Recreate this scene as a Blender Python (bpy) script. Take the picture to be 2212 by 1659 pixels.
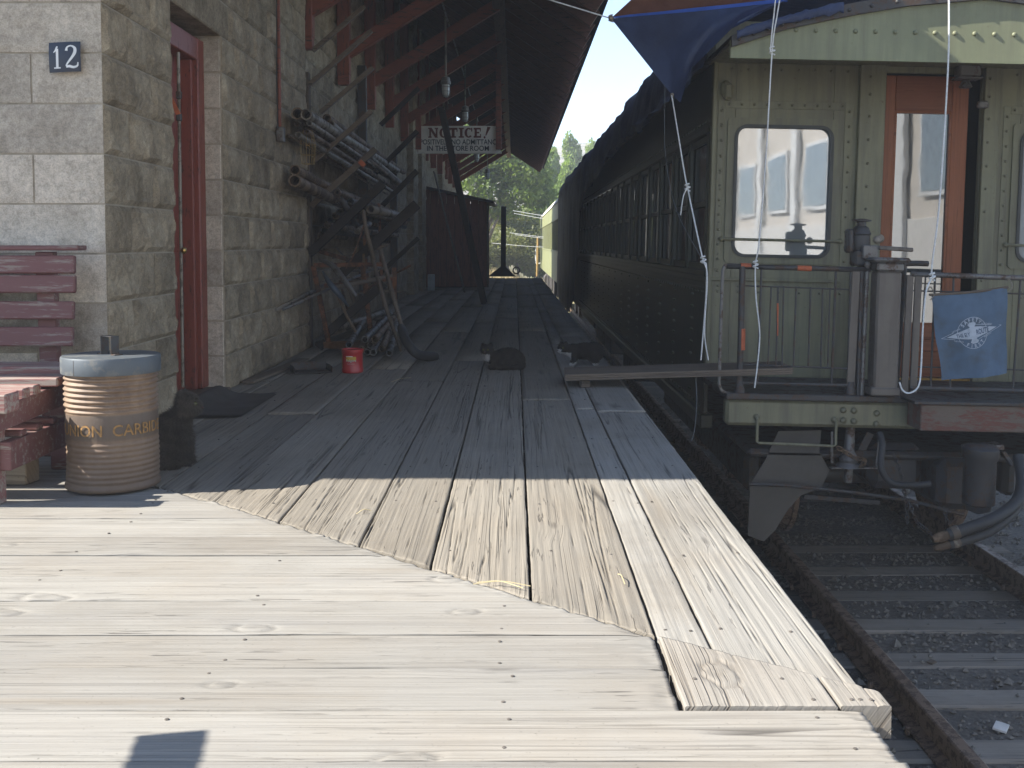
import bpy, bmesh, math, random
import numpy as np
from mathutils import Vector, Matrix, Euler, Quaternion

for o in list(bpy.data.objects):
    bpy.data.objects.remove(o, do_unlink=True)
S = bpy.context.scene
C = S.collection
R = math.radians
random.seed(7)

# ------------------------------------------------------------------ camera, sky, sun, exposure
CAM = Vector((0, 0, 0.90))
FPX, TANP = 2300.0, 0.055            # focal length in units of a 2212 wide frame, tangent of the downward tilt
PITCH = math.atan(TANP)
PPX, PPY = 1112.0, 526.0 + FPX * TANP
cd = bpy.data.cameras.new('camera')
cam = bpy.data.objects.new('camera', cd)
C.objects.link(cam)
cam.location = CAM
cam.rotation_euler = (R(90) - PITCH, 0, 0)
cd.sensor_width = 36.0
cd.lens = FPX / 2212 * 36.0
cd.shift_x = (1106 - PPX) / 2212
cd.shift_y = -(829.5 - PPY) / 2212
cd.clip_start, cd.clip_end = 0.05, 6000
S.camera = cam

TO_SUN = Vector((-1.19, -0.24, 1.0)).normalized()
w = bpy.data.worlds.new('World')
S.world = w
w.use_nodes = True
nt = w.node_tree
sky = nt.nodes.new('ShaderNodeTexSky')
sky.sky_type = 'NISHITA'
sky.sun_disc = False
sky.sun_elevation = math.asin(TO_SUN.z)
sky.sun_rotation = math.atan2(TO_SUN.x, TO_SUN.y)
sky.altitude = 1900
sky.air_density, sky.dust_density, sky.ozone_density = 0.9, 0.35, 1.0
hsv = nt.nodes.new('ShaderNodeHueSaturation')
hsv.inputs['Saturation'].default_value = 0.98
nt.links.new(sky.outputs[0], hsv.inputs['Color'])
nt.links.new(hsv.outputs[0], nt.nodes['Background'].inputs[0])
nt.nodes['Background'].inputs[1].default_value = 0.122
sl = bpy.data.lights.new('sun', 'SUN')
sl.energy, sl.angle, sl.color = 4.9, R(0.53), (1.0, 0.965, 0.90)
sun = bpy.data.objects.new('sun', sl)
C.objects.link(sun)
sun.rotation_euler = TO_SUN.to_track_quat('Z', 'Y').to_euler()
S.view_settings.view_transform = 'Standard'
S.view_settings.look = 'None'
S.view_settings.gamma = 1.0
S.view_settings.exposure = 1.56
S.cycles.use_denoising = True
S.cycles.volume_bounces = 0
VEIL_DENSITY = 0.0029  # scatter density of the air added to imitate lens veil
S.cycles.max_bounces = 8
S.cycles.diffuse_bounces = 5
S.cycles.transparent_max_bounces = 8
S.cycles.sample_clamp_indirect = 6.0


def at(u, v, Y):
    """world point that stands Y metres ahead at photograph position (u, v)"""
    a, b = (u - PPX) / FPX, (v - PPY) / FPX
    c, s = math.cos(PITCH), math.sin(PITCH)
    d = Vector((a, c - b * s, -s - b * c))
    return CAM + d * (Y / d.y)


def gnd(u, v, z=0.0):
    p = at(u, v, 1.0) - CAM
    return CAM + p * ((z - CAM.z) / p.z)


# ------------------------------------------------------------------ numpy value noise
def _hash(ix, iy, seed):
    h = (ix.astype(np.int64) * 374761393 + iy.astype(np.int64) * 668265263 + seed * 1442695041) & 0xFFFFFFFF
    h = ((h ^ (h >> 13)) * 1274126177) & 0xFFFFFFFF
    return ((h ^ (h >> 16)) & 0xFFFF) / 65535.0


def vnoise(x, y, seed=0):
    x0, y0 = np.floor(x), np.floor(y)
    fx, fy = x - x0, y - y0
    fx, fy = fx * fx * (3 - 2 * fx), fy * fy * (3 - 2 * fy)
    a, b = _hash(x0, y0, seed), _hash(x0 + 1, y0, seed)
    c, d = _hash(x0, y0 + 1, seed), _hash(x0 + 1, y0 + 1, seed)
    return (a * (1 - fx) + b * fx) * (1 - fy) + (c * (1 - fx) + d * fx) * fy


def fbm(x, y, seed=0, oct=4):
    t, amp, n = 0, 1.0, 0
    for i in range(oct):
        t = t + amp * vnoise(x * 2 ** i, y * 2 ** i, seed + i * 17)
        n += amp
        amp *= 0.5
    return t / n * 2 - 1


# ------------------------------------------------------------------ mesh collecting helpers
class MB:
    def __init__(s):
        s.v, s.f = [], []

    def add(s, vs, fs):
        n = len(s.v)
        s.v += [tuple(p) for p in vs]
        s.f += [tuple(i + n for i in f) for f in fs]
        return s

    def box(s, x0, x1, y0, y1, z0, z1, M=None):
        vs = [Vector((x, y, z)) for x in (x0, x1) for y in (y0, y1) for z in (z0, z1)]
        if M is not None:
            vs = [M @ p for p in vs]
        return s.add(vs, [(0, 1, 3, 2), (4, 6, 7, 5), (0, 4, 5, 1), (2, 3, 7, 6), (0, 2, 6, 4), (1, 5, 7, 3)])

    def bbox(s, x0, x1, y0, y1, z0, z1, b=0.004, M=None):
        """box with chamfered edges"""
        b = min(b, (x1 - x0) * .45, (y1 - y0) * .45, (z1 - z0) * .45)
        lo, hi = (x0, y0, z0), (x1, y1, z1)
        vs, idx = [], {}
        for sx in (0, 1):
            for sy in (0, 1):
                for sz in (0, 1):
                    sg = (sx, sy, sz)
                    for ax in range(3):
                        p = [0, 0, 0]
                        for k in range(3):
                            e = (lo[k], hi[k])[sg[k]]
                            p[k] = e if k == ax else e + (b if sg[k] == 0 else -b)
                        idx[(sg, ax)] = len(vs)
                        vs.append(Vector(p) if M is None else M @ Vector(p))
        fs = []
        for ax in range(3):
            a1, a2 = [(1, 2), (2, 0), (0, 1)][ax]
            for sd in (0, 1):
                q = []
                for (i, j) in ((0, 0), (1, 0), (1, 1), (0, 1)):
                    g = [0, 0, 0]
                    g[ax], g[a1], g[a2] = sd, i, j
                    q.append(idx[(tuple(g), ax)])
                fs.append(q if sd else q[::-1])
            for i in (0, 1):
                for j in (0, 1):
                    g0, g1 = [0, 0, 0], [0, 0, 0]
                    g0[a1] = g1[a1] = i
                    g0[a2] = g1[a2] = j
                    g1[ax] = 1
                    g0, g1 = tuple(g0), tuple(g1)
                    q = [idx[(g0, a1)], idx[(g1, a1)], idx[(g1, a2)], idx[(g0, a2)]]
                    fs.append(q if i == j else q[::-1])
        for sg in [(a, b_, c) for a in (0, 1) for b_ in (0, 1) for c in (0, 1)]:
            q = [idx[(sg, 0)], idx[(sg, 1)], idx[(sg, 2)]]
            fs.append(q if sum(sg) % 2 else q[::-1])
        return s.add(vs, fs)

    def bar(s, a, b, wd, th, up=(0, 0, 1), bev=0.003):
        """rectangular bar from a to b: wd across, th along up"""
        a, b = Vector(a), Vector(b)
        d = (b - a)
        L = d.length
        x = d.normalized()
        y = Vector(up).cross(x)
        if y.length < 1e-4:
            y = Vector((0, 1, 0)).cross(x)
        y.normalize()
        z = x.cross(y)
        M = Matrix(((x.x, y.x, z.x, a.x), (x.y, y.y, z.y, a.y), (x.z, y.z, z.z, a.z), (0, 0, 0, 1)))
        return s.bbox(0, L, -wd / 2, wd / 2, -th / 2, th / 2, bev, M)

    def tube(s, pts, r, n=8, caps=True):
        pts = [Vector(p) for p in pts]
        rs = r if isinstance(r, (list, tuple)) else [r] * len(pts)
        vs, fs = [], []
        pu = None
        for i, p in enumerate(pts):
            t = (pts[min(i + 1, len(pts) - 1)] - pts[max(i - 1, 0)])
            if t.length < 1e-9:
                t = Vector((0, 0, 1))
            t.normalize()
            if pu is None:
                pu = t.orthogonal().normalized()
            else:
                pu = (pu - t * pu.dot(t))
                pu = pu.normalized() if pu.length > 1e-6 else t.orthogonal().normalized()
            w_ = t.cross(pu)
            for k in range(n):
                a = 2 * math.pi * k / n
                vs.append(p + (pu * math.cos(a) + w_ * math.sin(a)) * rs[i])
        for i in range(len(pts) - 1):
            for k in range(n):
                k2 = (k + 1) % n
                fs.append((i * n + k, i * n + k2, (i + 1) * n + k2, (i + 1) * n + k))
        if caps:
            fs.append(tuple(range(n))[::-1])
            fs.append(tuple((len(pts) - 1) * n + k for k in range(n)))
        return s.add(vs, fs)

    def pipe(s, a, b, r, ri, n=12):
        """hollow pipe, open at both ends"""
        a, b = Vector(a), Vector(b)
        t = (b - a).normalized()
        u = t.orthogonal().normalized()
        w_ = t.cross(u)
        vs, fs = [], []
        inn = min(0.35, (b - a).length * .4)
        for (p, q) in ((a + t * inn, ri), (a, ri), (a, r), (b, r), (b, ri), (b - t * inn, ri)):
            for k in range(n):
                an = 2 * math.pi * k / n
                vs.append(p + (u * math.cos(an) + w_ * math.sin(an)) * q)
        for i in range(5):
            for k in range(n):
                k2 = (k + 1) % n
                fs.append((i * n + k, i * n + k2, (i + 1) * n + k2, (i + 1) * n + k))
        return s.add(vs, fs)

    def lathe(s, prof, c=(0, 0, 0), n=32, M=None):
        """prof: (radius, z)"""
        c = Vector(c)
        vs, fs = [], []
        for (r, z) in prof:
            for k in range(n):
                a = 2 * math.pi * k / n
                p = Vector((r * math.cos(a), r * math.sin(a), z))
                vs.append(c + (M @ p if M is not None else p))
        for i in range(len(prof) - 1):
            for k in range(n):
                k2 = (k + 1) % n
                fs.append((i * n + k, i * n + k2, (i + 1) * n + k2, (i + 1) * n + k))
        fs.append(tuple(range(n))[::-1])
        fs.append(tuple((len(prof) - 1) * n + k for k in range(n)))
        return s.add(vs, fs)

    def prism(s, prof, a, b, fn):
        """extrude the 2d outline prof from a to b; fn(p, t) gives the 3d point"""
        n = len(prof)
        vs = [fn(p, a) for p in prof] + [fn(p, b) for p in prof]
        fs = [tuple(range(n))[::-1], tuple(range(n, 2 * n))]
        fs += [(i, (i + 1) % n, n + (i + 1) % n, n + i) for i in range(n)]
        return s.add(vs, fs)

    def grid(s, fn, nu, nv):
        vs = [fn(i / nu, j / nv) for i in range(nu + 1) for j in range(nv + 1)]
        fs = [(i * (nv + 1) + j, (i + 1) * (nv + 1) + j, (i + 1) * (nv + 1) + j + 1, i * (nv + 1) + j + 1)
              for i in range(nu) for j in range(nv)]
        return s.add(vs, fs)

    def sphere(s, c, r, n=8, m=5, M=None):
        c = Vector(c)
        rr = r if isinstance(r, (list, tuple)) else (r, r, r)
        vs, fs = [], []
        for i in range(m + 1):
            th = math.pi * i / m
            for k in range(n):
                a = 2 * math.pi * k / n
                p = Vector((rr[0] * math.sin(th) * math.cos(a), rr[1] * math.sin(th) * math.sin(a), rr[2] * math.cos(th)))
                vs.append(c + (M @ p if M is not None else p))
        for i in range(m):
            for k in range(n):
                k2 = (k + 1) % n
                fs.append((i * n + k, (i + 1) * n + k, (i + 1) * n + k2, i * n + k2))
        return s.add(vs, fs)

    def mesh(s, name, smooth=False):
        me = bpy.data.meshes.new(name)
        me.from_pydata(s.v, [], s.f)
        me.update()
        if smooth:
            me.polygons.foreach_set('use_smooth', [True] * len(me.polygons))
        return me


def pmat(parent):
    return parent.matrix_world.copy() if parent is None else parent['_m'] if False else _WM[parent.name]


_WM = {}


def place(o, parent, M):
    C.objects.link(o)
    _WM[o.name] = M.copy()
    if parent is not None:
        o.parent = parent
        o.matrix_parent_inverse = _WM[parent.name].inverted()
    o.matrix_basis = M


def obj(name, mb, mat, parent=None, M=None, smooth=False, auto=None):
    me = mb if isinstance(mb, bpy.types.Mesh) else mb.mesh(name, smooth)
    if isinstance(mb, MB) and auto:
        bm = bmesh.new()
        bm.from_mesh(me)
        bmesh.ops.recalc_face_normals(bm, faces=bm.faces)
        bm.to_mesh(me)
        bm.free()
    if mat is not None and not me.materials:
        me.materials.append(mat)
    o = bpy.data.objects.new(name, me)
    place(o, parent, M if M is not None else Matrix())
    if smooth and auto:
        me.set_sharp_from_angle(angle=R(auto))
    return o


def sobj(name, mb, mat, parent=None, M=None):
    return obj(name, mb, mat, parent, M, smooth=True, auto=38)


def tag(o, label, cat, group=None):
    o['label'], o['category'] = label, cat
    if group:
        o['group'] = group
    return o


def thing(name, label, cat, loc=(0, 0, 0), group=None):
    o = bpy.data.objects.new(name, None)
    o.empty_display_size = 0.1
    place(o, None, Matrix.Translation(Vector(loc)))
    return tag(o, label, cat, group)


def struct(o):
    o['kind'] = 'structure'
    return o


def stuff(o, label=None, cat=None):
    o['kind'] = 'stuff'
    if label:
        o['label'], o['category'] = label, cat
    return o


def spline(pts, n=8):
    """Catmull-Rom through pts"""
    P = [Vector(p) for p in pts]
    P = [P[0] * 2 - P[1]] + P + [P[-1] * 2 - P[-2]]
    out = []
    for i in range(1, len(P) - 2):
        for k in range(n):
            t = k / n
            out.append(0.5 * ((2 * P[i]) + (P[i + 1] - P[i - 1]) * t + (2 * P[i - 1] - 5 * P[i] + 4 * P[i + 1] - P[i + 2]) * t * t
                              + (3 * P[i] - P[i - 1] - 3 * P[i + 1] + P[i + 2]) * t ** 3))
    out.append(P[-2])
    return out


def text_geo(txt, size, bold=0.0, depth=0.0006):
    cu = bpy.data.curves.new('lettering', 'FONT')
    cu.body, cu.size, cu.offset, cu.extrude = txt, size, bold, depth
    cu.align_x = 'CENTER'
    cu.resolution_u = 3
    o = bpy.data.objects.new('lettering', cu)
    C.objects.link(o)
    dg = bpy.context.evaluated_depsgraph_get()
    me = bpy.data.meshes.new_from_object(o.evaluated_get(dg))
    vs = [v.co.copy() for v in me.vertices]
    fs = [tuple(p.vertices) for p in me.polygons]
    bpy.data.objects.remove(o, do_unlink=True)
    bpy.data.curves.remove(cu)
    bpy.data.meshes.remove(me)
    return vs, fs


# ------------------------------------------------------------------ materials
def newmat(name):
    m = bpy.data.materials.new(name)
    m.use_nodes = True
    t = m.node_tree
    return m, t, t.nodes['Principled BSDF'], t.links


def node(t, kind, **kw):
    n = t.nodes.new('ShaderNode' + kind)
    for k, v in kw.items():
        if hasattr(n, k) and not k.startswith('i_'):
            setattr(n, k, v)
    return n


def rampn(t, fac, stops, interp='LINEAR'):
    n = t.nodes.new('ShaderNodeValToRGB')
    n.color_ramp.interpolation = interp
    e = n.color_ramp.elements
    while len(e) < len(stops):
        e.new(0.5)
    for i, (p, c) in enumerate(stops):
        e[i].position = p
        e[i].color = (c[0], c[1], c[2], 1) if not isinstance(c, (int, float)) else (c, c, c, 1)
    t.links.new(fac, n.inputs[0])
    return n.outputs[0]


def mixc(t, fac, a, b, mode='MIX'):
    n = t.nodes.new('ShaderNodeMix')
    n.data_type = 'RGBA'
    n.blend_type = mode
    n.clamp_factor = True
    for s_, v in ((0, fac), (6, a), (7, b)):
        if hasattr(v, 'links'):
            t.links.new(v, n.inputs[s_])
        elif s_ == 0:
            n.inputs[0].default_value = v
        else:
            n.inputs[s_].default_value = (v[0], v[1], v[2], 1)
    return n.outputs[2]


def mth(t, op, a, b=None, c=None):
    n = t.nodes.new('ShaderNodeMath')
    n.operation = op
    for i, v in enumerate((a, b, c)):
        if v is None:
            continue
        if hasattr(v, 'links'):
            t.links.new(v, n.inputs[i])
        else:
            n.inputs[i].default_value = v
    return n.outputs[0]


def coords(t, scale=(1, 1, 1), kind='Object', rnd=True):
    """object space coordinates, shifted by a random amount for each object"""
    tc = t.nodes.new('ShaderNodeTexCoord')
    out = tc.outputs[kind]
    if rnd:
        oi = t.nodes.new('ShaderNodeObjectInfo')
        sc = t.nodes.new('ShaderNodeVectorMath')
        sc.operation = 'SCALE'
        sc.inputs[0].default_value = (37.0, 19.0, 53.0)
        t.links.new(oi.outputs['Random'], sc.inputs[3])
        ad = t.nodes.new('ShaderNodeVectorMath')
        ad.operation = 'ADD'
        t.links.new(out, ad.inputs[0])
        t.links.new(sc.outputs[0], ad.inputs[1])
        out = ad.outputs[0]
    if scale != (1, 1, 1):
        m = t.nodes.new('ShaderNodeMapping')
        m.inputs['Scale'].default_value = scale
        t.links.new(out, m.inputs[0])
        out = m.outputs[0]
    return out


def noise(t, vec, scale, detail=4, rough=0.55, dist=0.0):
    n = t.nodes.new('ShaderNodeTexNoise')
    n.inputs['Scale'].default_value = scale
    n.inputs['Detail'].default_value = detail
    n.inputs['Roughness'].default_value = rough
    n.inputs['Distortion'].default_value = dist
    t.links.new(vec, n.inputs['Vector'])
    return n.outputs[0]


def bump(t, h, strength, dist, prev=None):
    b = t.nodes.new('ShaderNodeBump')
    b.inputs['Strength'].default_value = strength
    b.inputs['Distance'].default_value = dist
    t.links.new(h, b.inputs['Height'])
    if prev is not None:
        t.links.new(prev, b.inputs['Normal'])
    return b.outputs[0]


def plain(name, col, rough=0.6, metal=0.0, var=0.35, scale=6.0, bmp=0.15, bd=0.004, tint=None, fine=60.0, rnd=True):
    """one colour broken up by broad patches, fine specks and slight relief"""
    m, t, p, L = newmat(name)
    v = coords(t, rnd=rnd)
    a = noise(t, v, scale, 6, 0.6)
    b = noise(t, v, fine, 3, 0.6)
    dark = tuple(c * (1 - var) for c in col)
    lite = tuple(min(1, c * (1 + var * .6)) for c in col)
    if tint:
        dark = tuple(tint)
    c1 = rampn(t, a, [(0.3, dark), (0.5, col), (0.72, lite)])
    c2 = mixc(t, mth(t, 'MULTIPLY', b, 0.35), c1, tuple(c * .55 for c in col))
    L.new(c2, p.inputs['Base Color'])
    p.inputs['Roughness'].default_value = rough
    p.inputs['Metallic'].default_value = metal
    if bmp:
        h = mth(t, 'ADD', mth(t, 'MULTIPLY', a, .6), mth(t, 'MULTIPLY', b, .4))
        L.new(bump(t, h, bmp, bd), p.inputs['Normal'])
    return m


def worn(name, col, under, amt=0.5, rough=0.5, metal=0.0, scale=7.0, stretch=(1, 1, 1), bmp=0.3):
    """paint flaked and stained down to another colour"""
    m, t, p, L = newmat(name)
    v = coords(t, stretch)
    a = noise(t, v, scale, 8, 0.68)
    b = noise(t, v, scale * 7, 5, 0.6)
    e = mth(t, 'ADD', mth(t, 'MULTIPLY', a, .75), mth(t, 'MULTIPLY', b, .25))
    k = 0.36 + 0.28 * amt
    fac = rampn(t, e, [(k - .03, 1.0), (k + .03, 0.0)])
    c0 = mixc(t, noise(t, v, 3.0, 3), tuple(x * .75 for x in col), tuple(x * 1.15 for x in col))
    u0 = mixc(t, b, tuple(x * .6 for x in under), under)
    L.new(mixc(t, fac, c0, u0), p.inputs['Base Color'])
    L.new(mth(t, 'ADD', mth(t, 'MULTIPLY', fac, .25), rough), p.inputs['Roughness'])
    p.inputs['Metallic'].default_value = metal
    L.new(bump(t, e, bmp, 0.003), p.inputs['Normal'])
    return m


def grimy_paint(name, col, grime, rough=0.5, chips=(0.10, 0.06, 0.04)):
    """old paint: cloudy fading, rain streaks running down, a few chips to rust"""
    m, t, p, L = newmat(name)
    v = coords(t, rnd=False)
    cl = noise(t, v, 1.8, 5, 0.6)
    st = noise(t, coords(t, (16, 16, 1.1), rnd=False), 1.0, 5, 0.65)
    sp = noise(t, v, 34, 5, 0.7)
    c = rampn(t, cl, [(0.3, tuple(x * .78 for x in col)), (0.55, col), (0.75, tuple(x * 1.2 for x in col))])
    c = mixc(t, rampn(t, st, [(0.42, 0.0), (0.68, 0.85)]), c, grime)
    c = mixc(t, rampn(t, sp, [(0.665, 0.0), (0.70, 0.9)]), c, chips)
    L.new(c, p.inputs['Base Color'])
    L.new(rampn(t, sp, [(0.3, rough * .8), (0.7, rough * 1.4)]), p.inputs['Roughness'])
    L.new(bump(t, mth(t, 'ADD', cl, mth(t, 'MULTIPLY', sp, .15)), 0.25, 0.006), p.inputs['Normal'])
    return m


def weathered_wood(name, pale, tan, grey, dark, rough=0.85, bd=0.003, knots=True, contrast=1.0, lines_k=1.0):
    """bare wood: local X is the grain; straight fine streaks, rare knots that bend it, thin checks; 'crack' holds the modelled splits"""
    m, t, p, L = newmat(name)
    v = coords(t)
    sep = t.nodes.new('ShaderNodeSeparateXYZ')
    L.new(v, sep.inputs[0])
    x, y, z = sep.outputs
    yz = mth(t, 'ADD', y, mth(t, 'MULTIPLY', z, 0.7))
    if knots:
        cv = t.nodes.new('ShaderNodeCombineXYZ')
        L.new(mth(t, 'MULTIPLY', x, 1.0), cv.inputs[0])
        L.new(mth(t, 'MULTIPLY', yz, 3.4), cv.inputs[1])
        vo = t.nodes.new('ShaderNodeTexVoronoi')
        vo.voronoi_dimensions = '2D'
        vo.inputs['Scale'].default_value = 1.15
        L.new(cv.outputs[0], vo.inputs['Vector'])
        sc_ = t.nodes.new('ShaderNodeSeparateColor')
        L.new(vo.outputs['Color'], sc_.inputs[0])
        kg = rampn(t, sc_.outputs[0], [(0.66, 0.0), (0.67, 1.0)])
        kd = vo.outputs['Distance']
        kf = mth(t, 'MULTIPLY', kg, rampn(t, kd, [(0.0, 1.0), (0.06, 0.8), (0.28, 0.0)], 'EASE'))
        yz = mth(t, 'ADD', yz, mth(t, 'MULTIPLY', kf, 0.022))
        kc = mth(t, 'MULTIPLY', kg, rampn(t, kd, [(0.02, 1.0), (0.06, 0.0)]))
    wob = noise(t, coords(t, (0.7, 2, 2)), 1.0, 2)
    yw = mth(t, 'ADD', yz, mth(t, 'MULTIPLY', wob, 0.02))

    def stretched(sx, sy):
        c = t.nodes.new('ShaderNodeCombineXYZ')
        L.new(mth(t, 'MULTIPLY', x, sx), c.inputs[0])
        L.new(mth(t, 'MULTIPLY', yw, sy), c.inputs[1])
        return c.outputs[0]
    fine = noise(t, stretched(3.5, 330), 1.0, 4, 0.6)
    mid = noise(t, stretched(1.2, 90), 1.0, 5, 0.62)
    wide = noise(t, stretched(0.45, 6), 1.0, 5, 0.55)
    blot = noise(t, v, 1.7, 5, 0.6)
    chk = noise(t, stretched(5.0, 85), 1.0, 3, 0.55)
    gate = rampn(t, noise(t, stretched(1.1, 10), 1.0, 3), [(0.46, 0.0), (0.62, 1.0)])
    spl = mth(t, 'MULTIPLY', rampn(t, chk, [(0.345, 1.0), (0.385, 0.0)]), gate)
    ln_ = mth(t, 'ABSOLUTE', mth(t, 'SUBTRACT', noise(t, stretched(0.28, 36), 1.0, 2, 0.4), 0.5))
    lg = rampn(t, noise(t, stretched(0.5, 12), 1.0, 2), [(0.50, 0.0), (0.60, 1.0)])
    lines = mth(t, 'MULTIPLY', rampn(t, ln_, [(0.006, 1.0), (0.020, 0.0)]), lg)
    spl = mth(t, 'MAXIMUM', spl, mth(t, 'MULTIPLY', lines, lines_k))
    c1 = rampn(t, wide, [(0.32, grey), (0.46, pale), (0.60, pale), (0.72, tan)])
    c1 = mixc(t, rampn(t, blot, [(0.45, 0.0), (0.70, 0.6)]), c1, tan)
    c2 = mixc(t, 1.0, c1, rampn(t, mid, [(0.28, 0.80), (0.5, 0.97), (0.7, 1.04)]), 'MULTIPLY')
    c3 = mixc(t, 0.7, c2, rampn(t, fine, [(0.30, 0.78), (0.55, 1.0)]), 'MULTIPLY')
    oi = t.nodes.new('ShaderNodeObjectInfo')
    c3 = mixc(t, 1.0, c3, rampn(t, oi.outputs['Random'], [(0.0, 0.84), (0.5, 1.0), (1.0, 1.08)]), 'MULTIPLY')
    stain = noise(t, v, 0.9, 6, 0.65)
    c3 = mixc(t, rampn(t, stain, [(0.50, 0.0), (0.66, 0.45)]), c3, tuple(q_ * .62 for q_ in tan))
    speck = noise(t, v, 130, 3, 0.6)
    c3 = mixc(t, rampn(t, speck, [(0.66, 0.0), (0.74, 0.55)]), c3, dark)
    at_ = t.nodes.new('ShaderNodeAttribute')
    at_.attribute_name = 'crack'
    ck = mth(t, 'MAXIMUM', mth(t, 'MULTIPLY', spl, 0.7), at_.outputs['Fac'])
    if knots:
        ck = mth(t, 'MAXIMUM', ck, mth(t, 'MULTIPLY', kc, mth(t, 'MULTIPLY', mid, 0.9)))
    c4 = mixc(t, ck, c3, dark)
    L.new(c4, p.inputs['Base Color'])
    p.inputs['Roughness'].default_value = rough
    p.inputs['Specular IOR Level'].default_value = 0.2
    h = mth(t, 'ADD', mth(t, 'MULTIPLY', fine, 0.35), mth(t, 'MULTIPLY', mid, 0.7))
    h = mth(t, 'SUBTRACT', h, mth(t, 'MULTIPLY', spl, 1.0))
    L.new(bump(t, h, 0.8, bd), p.inputs['Normal'])
    return m


def stone(name, c_pale, c_mid, c_dark, bd=0.012):
    m, t, p, L = newmat(name)
    v = coords(t)
    a = noise(t, v, 5.0, 6, 0.65)
    b = noise(t, v, 38.0, 6, 0.7)
    g = noise(t, v, 160.0, 2, 0.6)
    oi = t.nodes.new('ShaderNodeObjectInfo')
    col = rampn(t, a, [(0.3, c_dark), (0.5, c_mid), (0.7, c_pale)])
    tone = rampn(t, oi.outputs['Random'], [(0.0, 0.74), (0.5, 1.0), (1.0, 1.16)])
    col = mixc(t, 1.0, col, tone, 'MULTIPLY')
    col = mixc(t, 0.8, col, rampn(t, b, [(0.3, 0.62), (0.55, 1.0), (0.75, 1.2)]), 'MULTIPLY')
    col = mixc(t, 0.5, col, rampn(t, g, [(0.3, 0.6), (0.6, 1.1)]), 'MULTIPLY')
    L.new(col, p.inputs['Base Color'])
    p.inputs['Roughness'].default_value = 0.92
    p.inputs['Specular IOR Level'].default_value = 0.15
    h = mth(t, 'ADD', mth(t, 'MULTIPLY', b, .8), mth(t, 'MULTIPLY', g, .2))
    L.new(bump(t, h, 0.8, bd), p.inputs['Normal'])
    return m


def glass(name, tint=(0.02, 0.025, 0.025), ior=2.0, rough=0.02):
    m, t, p, L = newmat(name)
    v = coords(t)
    L.new(mixc(t, noise(t, v, 2.0, 3), tint, tuple(x * 2.5 for x in tint)), p.inputs['Base Color'])
    p.inputs['IOR'].default_value = ior
    n = noise(t, v, 2.2, 2)
    L.new(rampn(t, noise(t, v, 9.0, 5), [(0.4, rough), (0.8, rough * 4)]), p.inputs['Roughness'])
    L.new(bump(t, n, 0.05, 0.01), p.inputs['Normal'])
    return m


def leafy(name, a, b, c):
    m, t, p, L = newmat(name)
    at_ = t.nodes.new('ShaderNodeAttribute')
    at_.attribute_name = 'tone'
    col = rampn(t, at_.outputs['Fac'], [(0.0, a), (0.5, b), (1.0, c)])
    L.new(col, p.inputs['Base Color'])
    p.inputs['Roughness'].default_value = 0.6
    tr = t.nodes.new('ShaderNodeBsdfTranslucent')
    L.new(mixc(t, 1.0, col, (1.0, 1.05, 0.5), 'MULTIPLY'), tr.inputs[0])
    mx = t.nodes.new('ShaderNodeMixShader')
    mx.inputs[0].default_value = 0.5
    L.new(p.outputs[0], mx.inputs[1])
    L.new(tr.outputs[0], mx.inputs[2])
    L.new(mx.outputs[0], t.nodes['Material Output'].inputs[0])
    return m


def cloth(name, col, col2, transl=0.25, rough=0.45, scale=5.0):
    m, t, p, L = newmat(name)
    v = coords(t)
    a = noise(t, v, scale, 6, 0.6)
    cl = rampn(t, a, [(0.3, col2), (0.6, col), (0.75, tuple(min(1, x * 1.4) for x in col))])
    L.new(cl, p.inputs['Base Color'])
    p.inputs['Roughness'].default_value = rough
    h = noise(t, v, scale * 2.5, 5, 0.6)
    bb = bump(t, h, 0.5, 0.02)
    L.new(bb, p.inputs['Normal'])
    tr = t.nodes.new('ShaderNodeBsdfTranslucent')
    L.new(cl, tr.inputs[0])
    L.new(bb, tr.inputs[1])
    mx = t.nodes.new('ShaderNodeMixShader')
    mx.inputs[0].default_value = transl
    L.new(p.outputs[0], mx.inputs[1])
    L.new(tr.outputs[0], mx.inputs[2])
    L.new(mx.outputs[0], t.nodes['Material Output'].inputs[0])
    return m


def drum_paint():
    """tan rusty drum with a dark painted band, by height on the drum itself"""
    m, t, p, L = newmat('drum_paint')
    tc = t.nodes.new('ShaderNodeTexCoord')
    sp = t.nodes.new('ShaderNodeSeparateXYZ')
    L.new(tc.outputs['Object'], sp.inputs[0])
    v = coords(t, rnd=False)
    st = noise(t, coords(t, (9, 9, 2.0), rnd=False), 1.5, 6, 0.65)
    bl = noise(t, v, 9.0, 6, 0.65)
    fn = noise(t, v, 70.0, 4, 0.6)
    tan_ = rampn(t, st, [(0.3, (0.155, 0.098, 0.06)), (0.5, (0.235, 0.155, 0.095)), (0.7, (0.29, 0.20, 0.13))])
    tan_ = mixc(t, rampn(t, bl, [(0.45, 0.0), (0.7, 0.8)]), tan_, (0.12, 0.075, 0.05))
    band = rampn(t, mth(t, 'ADD', sp.outputs[2], mth(t, 'MULTIPLY', mth(t, 'SUBTRACT', bl, .5), .012)),
                 [(0.192, 0.0), (0.197, 1.0), (0.283, 1.0), (0.288, 0.0)])
    c = mixc(t, mth(t, 'MULTIPLY', band, 0.85), tan_, (0.085, 0.066, 0.052))
    low = rampn(t, sp.outputs[2], [(0.03, 0.75), (0.2, 0.45), (0.21, 0.0)])
    c = mixc(t, low, c, (0.12, 0.082, 0.055))
    c = mixc(t, mth(t, 'MULTIPLY', fn, 0.4), c, (0.09, 0.055, 0.035))
    L.new(c, p.inputs['Base Color'])
    p.inputs['Roughness'].default_value = 0.6
    L.new(bump(t, fn, 0.25, 0.002), p.inputs['Normal'])
    return m


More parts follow.
